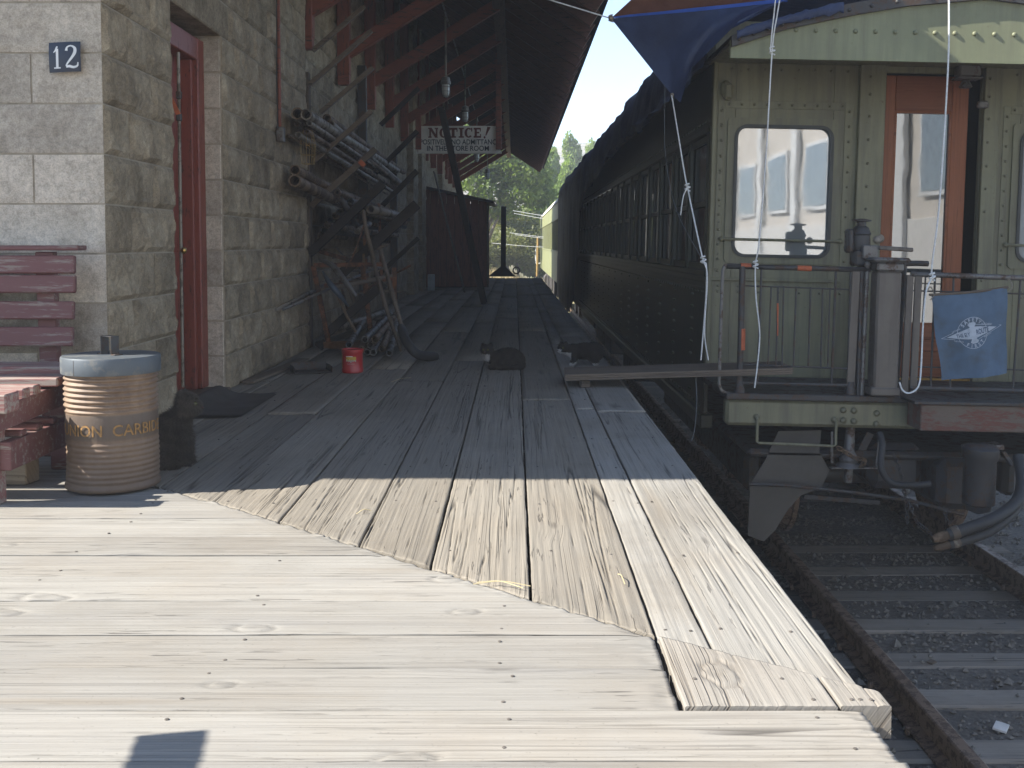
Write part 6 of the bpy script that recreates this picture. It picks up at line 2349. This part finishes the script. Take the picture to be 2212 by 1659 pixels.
def tarpf(u, v):
    y = 7.05 + (29.3 - 7.05) * u
    zl = float(np.interp(y, [a for a, _ in zl_k], [b_ for _, b_ in zl_k])) + .10 * float(fbm(np.array(y * 1.7), np.array(.3), 21, 3))
    s_ = v * 1.35
    if s_ <= 1:
        k_ = s_ * (len(prof_t) - 1)
        i = min(int(k_), len(prof_t) - 2)
        x = prof_t[i][0] + (prof_t[i + 1][0] - prof_t[i][0]) * (k_ - i)
        z = prof_t[i][1] + (prof_t[i + 1][1] - prof_t[i][1]) * (k_ - i)
    else:
        t = (s_ - 1) / .35
        x = prof_t[-1][0] - .03 * t
        z = prof_t[-1][1] + (min(zl, 2.05) - prof_t[-1][1]) * t
    n1 = float(fbm(np.array(y * 2.2), np.array(v * 6.), 31, 3))
    n2 = float(fbm(np.array(y * 6.0), np.array(v * 3.), 37, 3))
    lump = max(0, float(fbm(np.array(y * .55), np.array(v * 2.), 41, 2)))
    amp = 1.0 if v > .3 else .4
    return (x - (.05 * n1 + .035 * n2) * amp - .02, y, z + (.05 * n1 + .07 * lump) * (1 if .35 < v < .75 else .3))


tp.grid(tarpf, NU, NV)
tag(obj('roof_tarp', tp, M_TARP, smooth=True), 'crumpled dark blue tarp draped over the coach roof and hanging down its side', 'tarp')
# stretched corner sheet, tied towards the building
A, B = at(1320, 40, 7.35), at(1700, 0, 6.62)
Cc, D = at(1452, 206, 7.12), at(1492, 150, 6.95)
E = at(1580, 62, 6.66)
Dd = at(1470, 222, 7.02)
sh = MB()


def flap(u, v):
    top = A.lerp(B, u)
    edge = [A, A.lerp(Cc, .5), Cc, Dd, D, E, B]
    k_ = u * 6
    i = min(int(k_), 5)
    lowp = edge[i].lerp(edge[i + 1], k_ - i)
    p = top.lerp(lowp, v)
    r_ = .018 * math.sin(v * 9 + u * 14) * v * (1 - v) * 4 * u
    return p + Vector((0, r_ * 1.5 + .05 * math.sin(u * math.pi) * v * (1 - v), r_ * .4))


sh.grid(flap, 48, 20)
tarp2 = thing('stretched_tarp', 'blue tarp corner stretched by rope from coach hood towards the eaves', 'tarp', A)
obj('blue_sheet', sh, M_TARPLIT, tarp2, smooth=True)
up = MB()
A2, B2 = at(1440, -70, 6.9), at(1760, -110, 6.3)


def upf(u, v):
    p = A.lerp(B, u).lerp(A.lerp(A2, 1.0).lerp(B2, u), v)
    if v > 0:
        p = p + Vector((0, 0, .02 * math.sin(u * 16) * v))
    return p + Vector((0, -.004, .002))


up.grid(upf, 40, 10)
obj('brown_sheet', up, M_TARPBROWN, tarp2, smooth=True)
hm = MB()
hm.grid(lambda u, v: A.lerp(B, u) + Vector((0, -.012, .004 + (v - .5) * .034 * min(1, .25 + u * 1.5))), 20, 2)
nh = len(hm.v)
hm.v += [(x, y_ + .004, z_) for (x, y_, z_) in hm.v]
hm.f += [tuple(i + nh for i in f)[::-1] for f in hm.f[:40]]
obj('hem', hm, M_TARPHEM, tarp2)
sobj('grommet', MB().sphere(A + Vector((0, -.01, 0)), .02, 10, 6).sphere(Cc + Vector((0, -.01, 0)), .016, 10, 6), M_GALV, tarp2)
# gather of tarp along the hood edge
gt = MB()


def gath(u, v):
    p = at(1590 + 230 * u, 88 - 62 * u ** .8, 6.52)
    a = v * math.pi
    rr = .026 + .010 * float(fbm(np.array(u * 9.), np.array(v * 2.), 77, 3))
    return p + Vector((0, -.02 - rr * .5 * math.sin(a), .028 + rr * (-math.cos(a)) + .012 * float(fbm(np.array(u * 22.), np.array(v * 3.), 78, 2))))


gt.grid(gath, 60, 8)
obj('gathered_edge', gt, M_TARP, tarp2, smooth=True)

# ------------------------------------------------------------------ ropes
def rope(label, pts, r=.0055, mat=None, knots=(), cat='rope'):
    """rope through points with knots at the listed point indices"""
    P = spline(pts, 8)
    rt = thing('rope', label, cat, pts[-1])
    r *= .78
    sobj('strand', MB().tube(P, r, 7), mat or M_ROPE, rt)
    for k_ in knots:
        p = Vector(pts[k_])
        kb = MB()
        kb.tube([p + Vector((.016 * math.cos(i * .9), .012 * math.sin(i * .9), -.022 + i * .0036)) for i in range(14)], r * 1.15, 6)
        sobj('knot', kb, mat or M_ROPE, rt)
    return rt


tie = Vector((-1.62, 7.19, 3.10))
rope('white rope stretched from the eave bracket to the blue tarp tip', [A, A.lerp(tie, .5) + Vector((0, 0, -.01)), tie], .006, knots=(0,))
rope('white rope down past the coach window to the left railing', [at(1690, -30, 6.5), at(1679, 30, 6.48), at(1668, 110, 6.48), at(1655, 330, 6.5), at(1640, 520, 6.5), at(1632, 572, 6.53), at(1633, 640, 6.52), at(1641, 720, 6.52), at(1636, 790, 6.52), at(1630, 838, 6.53)], .0055, knots=(5, 2))
rope('second strand twisted beside the rope past the coach window', [at(1676, -10, 6.47), at(1672, 30, 6.46), at(1668, 65, 6.46), at(1664, 112, 6.47)], .005)
rope('bright white rope in front of the wooden coach door', [at(2050, -40, 6.35), at(2048, 140, 6.38), at(2030, 430, 6.45), at(2013, 575, 6.5), at(2014, 598, 6.5), at(2001, 628, 6.48), at(1994, 700, 6.48), at(1990, 790, 6.48), at(1984, 834, 6.46), at(1965, 849, 6.45), at(1950, 843, 6.45), at(1943, 826, 6.45)], .0068, knots=(4,))
rope('white rope from the tarp corner down to the railing end', [at(1451, 206, 7.1), at(1478, 370, 6.9), at(1485, 405, 6.85), at(1507, 510, 6.65), at(1519, 562, 6.58), at(1526, 575, 6.57), at(1525, 640, 6.6), at(1519, 720, 6.6), at(1514, 778, 6.6)], .006, knots=(4, 2))
rope('loose tail of the rope hanging at the coach corner', [at(1519, 562, 6.57), at(1528, 600, 6.56), at(1522, 715, 6.58), at(1530, 778, 6.58)], .005)
rope('short frayed rope end hanging from the knot beside the coach windows', [at(1485, 405, 6.84), at(1476, 425, 6.84), at(1470, 465, 6.84)], .005)
rope('dark thin cord sagging beside the tarp corner rope', [at(1436, 180, 7.15), at(1437, 330, 7.1), at(1462, 455, 6.9), at(1520, 566, 6.62)], .0028, M_THINROPE)
rope('thin grey cord hanging below the gangplank with a loose end', [at(1503, 815, 6.62), at(1505, 870, 6.6), at(1500, 930, 6.58), at(1494, 952, 6.58)], .004, M_THINROPE)

# ------------------------------------------------------------------ gangplank
g0, g1 = at(1219, 800, 6.78), at(1700, 786, 6.72)
gk = thing('gangplank', 'weathered gangplank bridging from the deck to the coach platform', 'gangplank', g0)
for i in range(1):
    mb = MB()
    for kk in range(3):
        zz = -.010 - kk * .0135
        mb.bbox(0, (g1 - g0).length - .004 * kk, -.19, .19, zz - .0062, zz + .0062, .002)
    x = (g1 - g0).normalized()
    yv = Vector((-.02, 1, 0)).normalized()
    zv = x.cross(yv).normalized()
    yv = zv.cross(x)
    Mx = Matrix(((x.x, yv.x, zv.x, g0.x), (x.y, yv.y, zv.y, g0.y), (x.z, yv.z, zv.z, g0.z), (0, 0, 0, 1)))
    obj('board', mb, M_OLDWOOD, gk, Mx)
bk = gnd(1265, 838)
obj('support_block', MB().bbox(bk.x - .03, bk.x + .03, bk.y, bk.y + .30, .002, g0.z - .045, .004), M_OLDWOOD, gk)

# ------------------------------------------------------------------ second coach
c2b = thing('far_coach', 'pale green coach standing in sunlight beyond the tarped coach', 'coach', (TRX, 32, RAIL_Z))
y0, y1 = 31.0, 55.0
X0, X1 = BL_ + .0, BR_
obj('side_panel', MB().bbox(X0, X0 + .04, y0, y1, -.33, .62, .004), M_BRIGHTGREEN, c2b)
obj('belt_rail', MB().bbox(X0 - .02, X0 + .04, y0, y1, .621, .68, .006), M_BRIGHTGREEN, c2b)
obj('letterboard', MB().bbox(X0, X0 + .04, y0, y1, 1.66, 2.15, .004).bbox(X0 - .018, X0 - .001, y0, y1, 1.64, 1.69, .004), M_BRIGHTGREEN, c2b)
y = y0
while y < y1 - .5:
    obj('window_post', MB().bbox(X0 - .002, X0 + .129, y, y + .2, .681, 1.659, .004), M_BRIGHTGREEN, c2b)
    obj('window', MB().bbox(X0 + .13, X0 + .14, y + .201, y + .879, .681, 1.659, .002), M_SIDEGLASS, c2b)
    y += .88
obj('end_panel', MB().bbox(X0 + .041, X1, y0, y0 + .04, -.33, 2.15, .004), M_BRIGHTGREEN, c2b)
obj('roof', MB().prism([(X0 - .03, 2.151), (X0 + .10, 2.38), (X0 + .5, 2.62), ((X0 + X1) / 2, 2.74), (X1 - .5, 2.62), (X1 - .1, 2.38), (X1 + .03, 2.151)], y0 - .1, y1, lambda p, t: (p[0], t, p[1])), M_SIGNWHITE, c2b)
sobj('grab_iron', MB().tube(spline([(X0 + .0, 54.3, -.1), (X0 - .22, 54.3, -.08), (X0 - .22, 54.3, .75), (X0, 54.3, .78)], 5), .03, 6), M_WHITE, c2b)
for y in (33.4, 35.2, 50.3, 52.1):
    for s_ in (-1, 1):
        sobj('wheel', MB().lathe([(.02, .03), (.40, .03), (.42, .06), (.45, .05), (.45, -.06), (.02, -.05)], (TRX + s_ * .75, y, RAIL_Z + .43), 28, Matrix.Rotation(R(90), 3, 'Y')), M_RAIL, c2b)
for (a, c_, zz) in ((38, 39.5, -1.0), (41, 43.5, -.9), (45.5, 47, -1.05)):
    obj('underfloor_box', MB().bbox(X0 + .1, X0 + .7, a, c_, zz, -.331, .03), M_IRON, c2b)
sobj('air_tank', MB().tube([(X0 + .25, 47.6, -.7), (X0 + .25, 49.2, -.7)], .24, 16), M_STEELGREY, c2b)
obj('underframe', MB().bbox(X0 + .3, X1 - .3, y0 + .2, y1, -.62, -.332, .02), M_IRON, c2b)

# ------------------------------------------------------------------ trees, pole, wires beyond the platform
M_LEAF1 = leafy('leaf_dark_green', (.09, .14, .02), (.16, .225, .04), (.27, .34, .08))
M_LEAF2 = leafy('leaf_poplar', (.13, .20, .025), (.21, .30, .045), (.31, .40, .08))
M_LEAF3 = leafy('leaf_olive', (.12, .135, .05), (.20, .215, .085), (.31, .31, .14))
M_LEAF4 = leafy('leaf_yellow_green', (.09, .12, .02), (.17, .19, .035), (.30, .25, .04))


def crown(name, blobs, nleaf, size, mat, parent, seed, upright=False):
    rg = np.random.default_rng(seed)
    c = np.array([b_[0] for b_ in blobs])
    r_ = np.array([b_[1] if not isinstance(b_[1], (int, float)) else (b_[1],) * 3 for b_ in blobs])
    wgt = np.prod(r_, 1) ** .66
    bi = rg.choice(len(blobs), nleaf, p=wgt / wgt.sum())
    d = rg.normal(0, 1, (nleaf, 3))
    d /= np.linalg.norm(d, axis=1)[:, None]
    rad = rg.uniform(.35, 1.08, nleaf) ** .6
    P = c[bi] + d * r_[bi] * rad[:, None]
    # clumping
    P += .10 * r_[bi] * np.sin(P * 3.1 + 2)[:, [1, 2, 0]]
    nrm_ = rg.normal(0, 1, (nleaf, 3)) + (0, 0, .4)
    nrm_ /= np.linalg.norm(nrm_, axis=1)[:, None]
    t_ = rg.normal(0, 1, (nleaf, 3))
    if upright:
        t_ = t_ * .35 + np.array((0, 0, 1.6))
    t_ -= nrm_ * (t_ * nrm_).sum(1)[:, None]
    t_ /= np.linalg.norm(t_, axis=1)[:, None]
    bt_ = np.cross(nrm_, t_)
    s_ = size * rg.uniform(.6, 1.4, nleaf)[:, None]
    V = np.stack([P - t_ * s_, P - bt_ * s_ * .42, P + t_ * s_, P + bt_ * s_ * .42], 1).reshape(-1, 3)
    me = bpy.data.meshes.new(name)
    me.from_pydata(V.tolist(), [], np.arange(nleaf * 4).reshape(-1, 4).tolist())
    tn = np.clip(rg.normal(.45, .2, nleaf) + .25 * np.sin(P[:, 0] * 1.3) * np.sin(P[:, 2] * 1.7 + 1), 0, 1)
    a = me.attributes.new('tone', 'FLOAT', 'POINT')
    a.data.foreach_set('value', np.repeat(tn, 4).astype(np.float32))
    o = obj(name, me, mat, parent)
    return o


def tree(name, label, base, hgt, blobs, nleaf, size, mat, seed, upright=False, tr=.18, limbs=7, group='trees beyond the platform end'):
    base = Vector(base)
    t = thing(name, label, 'tree', base, group)
    rr_ = random.Random(seed)
    mb = MB()
    top = base + Vector((rr_.uniform(-.4, .4), 0, hgt * .75))
    P = spline([base + Vector((0, 0, -.3)), base.lerp(top, .35) + Vector((rr_.uniform(-.3, .3), 0, 0)), base.lerp(top, .7), top], 5)
    mb.tube(P, list(np.linspace(tr, tr * .25, len(P))), 9)
    for i in range(limbs):
        s_ = P[3 + int(rr_.random() * (len(P) - 5))]
        b_ = rr_.choice(blobs)
        e = Vector(b_[0])
        m_ = s_.lerp(e, .5) + Vector((rr_.uniform(-.3, .3), rr_.uniform(-.3, .3), rr_.uniform(0, .5)))
        Q = spline([s_, m_, e], 5)
        mb.tube(Q, list(np.linspace(tr * .4, tr * .06, len(Q))), 6)
    sobj('trunk', mb, M_BARK, t)
    crown('crown', blobs, nleaf, size, mat, t, seed, upright)
    return t


def B_(u, v, y, r_):
    return (tuple(at(u, v, y)), r_)


gz = -.70
# broadleaf tree reaching over from the left
rr_ = random.Random(4)
bl = [B_(1105, 375, 52, (1.4, 1.6, .8)), B_(1150, 390, 53, (1.2, 1.4, .9)), B_(1060, 360, 52, (1.3, 1.3, .7)), B_(1120, 420, 52, (1.3, 1.3, .6)), B_(1090, 340, 52, (1.4, 1.4, .8)), B_(1165, 425, 53, (.9, 1, .6)), B_(1030, 400, 51, (.9, 1, .6)),
      B_(1010, 340, 52, (1.6, 1.4, 1)), B_(1050, 300, 52, (1.6, 1.4, 1)), B_(1130, 330, 53, (1.4, 1.4, 1)), B_(960, 330, 52, (1.8, 1.6, 1.2)), B_(1090, 455, 52, (.8, .9, .45)), B_(1045, 430, 51, (.55, .7, .4))]
tree('broadleaf_tree', 'dark leafy tree with pale branches reaching out below the far eave', (at(1040, 590, 52).x, 52, gz), 6.5, bl, 15000, .13, M_LEAF1, 11, tr=.22, limbs=16)
# upright poplars
for i, (u, vtop, y, lab, hw) in enumerate(((1168, 395, 66, 'slim bright green poplar left of the other poplars', 1.1), (1205, 345, 70, 'tall bright green poplar left of the tallest one', 1.3), (1238, 318, 74, 'tallest bright green poplar beside the tarped coach', 1.5), (1278, 330, 76, 'bright green poplar mostly behind the tarped coach roof', 1.5), (1188, 430, 64, 'low bright green poplar in front of the taller poplars', 1.0), (1222, 372, 68, 'mid height poplar filling the gap before the tallest one', 1.3), (1150, 440, 62, 'lowest poplar standing behind the broadleaf branches', 1.0))):
    ph_ = at(u, vtop, y)
    bl = []
    hh = ph_.z - gz
    rq = random.Random(50 + i)
    for k_ in range(16):
        t_ = k_ / 15
        wd = 2.0 * hw * (.55 + .45 * math.sin(math.pi * min(1, t_ * 1.1 + .1))) * (1 - .45 * t_)
        bl.append(((ph_.x + rq.uniform(-.5, .5) * wd, y + rq.uniform(-.5, .5), gz + hh * (.08 + .9 * t_)), (wd * rq.uniform(.4, .75), wd * .6, hh * .09 + .4)))
    tree('poplar_tree', lab, (ph_.x, y, gz), hh, bl, 26000, .15, M_LEAF2, 70 + i, True, .2, 8)
# olive shrubs and small trees along the dry grass
for i, (u, v, y, rx_, rz_, m_, lab) in enumerate(((1075, 540, 56, 1.7, 1.2, M_LEAF3, 'olive green bush left of the end post'), (1120, 530, 58, 1.7, 1.4, M_LEAF3, 'olive green bush right of the end post'), (1158, 545, 60, 1.3, 1.2, M_LEAF3, 'olive bush beside the far coach end'), (1105, 490, 60, 1.6, 1.1, M_LEAF4, 'yellow green small tree above the olive bushes'), (1150, 500, 62, 1.4, 1.2, M_LEAF1, 'green small tree below the poplars by the wires'), (1062, 500, 60, 1.5, 1.3, M_LEAF3, 'olive small tree close beside the shed edge'), (1085, 455, 58, .7, .5, M_LEAF4, 'small yellow leafed sapling above the end post'), (1020, 520, 62, 2.0, 2.0, M_LEAF3, 'olive tree mostly hidden behind the red shed'))):
    c = at(u, v, y)
    rq = random.Random(90 + i)
    bl = [((c.x + rq.uniform(-.6, .6) * rx_, y + rq.uniform(-.6, .6) * rx_, c.z + rq.uniform(-.5, .5) * rz_), (rx_ * .55, rx_ * .55, rz_ * .55)) for _ in range(9)]
    bl += [((c.x + rq.uniform(-.5, .5) * rx_, y, (c.z + gz) / 2), (rx_ * .6, rx_ * .5, max(.3, (c.z - gz) * .5)))]
    tree('bush', lab, (c.x, y, gz), max(1, c.z - gz + rz_ * .4), bl, 6500, .10, m_, 120 + i, False, .07, 7, 'bushes beyond the platform end')
# dry grass tufts
rg = np.random.default_rng(8)
n = 9000
gx, gy = rg.uniform(-7, 1.2, n), rg.uniform(38, 58, n)
gzv = np.array([gheight(a, b_) for a, b_ in zip(gx, gy)])
hg = rg.uniform(.12, .42, n)
an = rg.uniform(0, 3.14, n)
wx_, wy_ = np.cos(an) * .02, np.sin(an) * .02
lean = rg.normal(0, .12, (n, 2))
V = np.stack([np.stack([gx - wx_, gy - wy_, gzv], 1), np.stack([gx + wx_, gy + wy_, gzv], 1), np.stack([gx + lean[:, 0], gy + lean[:, 1], gzv + hg], 1)], 1).reshape(-1, 3)
me = bpy.data.meshes.new('dry_grass')
me.from_pydata(V.tolist(), [], np.arange(n * 3).reshape(-1, 3).tolist())
stuff(obj('dry_grass', me, plain('dry_grass_blade', (.42, .33, .17), .8, var=.4, scale=2)), 'pale dry grass beyond the platform end', 'grass')
yp = thing('utility_pole', 'thin yellowish pole standing among the bushes near the wires', 'pole', at(1160, 596, 50))
sobj('pole', MB().tube([at(1160, 597, 50), at(1162, 512, 50)], .05, 8), plain('yellow_pole', (.36, .23, .07), .8), yp)
for i, (a, c_, lab) in enumerate((((1108, 455), (1182, 466), 'uppermost utility wire above the far coach'), ((1110, 461), (1182, 473), 'second utility wire from the top'), ((1101, 503), (1182, 509), 'middle utility wire across the green bushes'), ((1112, 507), (1182, 512), 'fourth utility wire just below the middle wire'), ((1062, 525), (1182, 530), 'lowest long utility wire across the bushes'))):
    p, q = at(a[0], a[1], 49), at(c_[0] + 60, c_[1] + 5, 49)
    m_ = p.lerp(q, .5) + Vector((0, 0, -.06))
    tag(sobj('utility_wire', MB().tube(spline([p, m_, q], 8), .013, 5), M_WHITE), lab, 'wire', 'utility wires')

# ------------------------------------------------------------------ pale building behind the photographer (seen only as a reflection in the coach glass), timber handrail (its shadow)
wb = thing('pale_warehouse', 'pale sunlit building with white pilasters reflected in the coach end window', 'building', (8, -20, -1.6))
obj('wall', MB().box(8.0, 14, -46, -3, -1.7, 8.5), plain('beige_siding', (.62, .57, .50), .8, var=.12, scale=1.5), wb)
obj('plinth', MB().bbox(7.93, 7.999, -46, -3, -1.7, 1.4, .01), plain('pale_plinth', (.66, .64, .60), .8, var=.1), wb)
k = 0
while -45 + k * 4.2 < -4:
    y = -45 + k * 4.2
    obj('pilaster', MB().bbox(7.82, 7.929, y, y + .55, -1.7, 8.4, .01), M_WHITE, wb)
    for (z0, z1) in ((1.8, 3.6), (5.2, 7.0)):
        wn = obj('window', MB().bbox(7.90, 7.998, y + 1.2, y + 3.5, z0, z1, .01), M_WHITE, wb)
        obj('pane', MB().bbox(7.885, 7.8995, y + 1.32, y + 3.38, z0 + .1, z1 - .1, .004), plain('blue_pane', (.24, .29, .33), .2), wn)
    k += 1
hr = thing('timber_handrail', 'timber handrail whose end throws the square shadow on the near planks', 'handrail', (-1.75, 0, 0))
e = gnd(412, 1581)
hz = .86
tip = e + Vector((-1.19, -.24, 1.0)) * hz
rd = (gnd(396, 1659) - gnd(417, 1583)).normalized()
obj('top_rail', MB().bar(tip + Vector((0, 0, -.025)), tip + rd * 3.0 + Vector((0, 0, -.025)), .074, .05), M_OLDWOOD, hr)
for k_ in (.8, 2.8):
    pp_ = tip + rd * k_
    obj('post', MB().bbox(pp_.x - .035, pp_.x + .035, pp_.y - .035, pp_.y + .035, 0, hz - .051, .004), M_OLDWOOD, hr)
# straw wisps and leaf litter on the near deck
lt_ = MB()
for (u0, v0, u1, v1) in ((1022, 1262, 1146, 1266), (1030, 1258, 1130, 1270), (845, 825, 888, 816), (1335, 1240, 1350, 1262), (770, 1110, 802, 1103)):
    a, c_ = gnd(u0, v0, .005), gnd(u1, v1, .007)
    lt_.tube(spline([a, a.lerp(c_, .5) + Vector((0, .008, .008)), c_], 5), .0012, 4)
tag(stuff(obj('straw', lt_, plain('straw', (.55, .45, .25), .7))), 'pale dry straw wisps lying on the sunlit planks', 'straw')

# ------------------------------------------------------------------ air box added to lift dark tones as lens veil does
hzb = MB().box(-210, 210, -155, 220, -2.8, 22)
hm_ = bpy.data.materials.new('veil_air')
hm_.use_nodes = True
ht = hm_.node_tree
ht.nodes.clear()
pv = ht.nodes.new('ShaderNodeVolumePrincipled')
pv.inputs['Color'].default_value = (.93, .95, 1.0, 1)
pv.inputs['Density'].default_value = VEIL_DENSITY
pv.inputs['Anisotropy'].default_value = 0.0
hout = ht.nodes.new('ShaderNodeOutputMaterial')
ht.links.new(pv.outputs[0], hout.inputs['Volume'])
hz_ = obj('veil', hzb, hm_)
stuff(hz_, 'added thin haze hanging over the whole scene', 'veil')
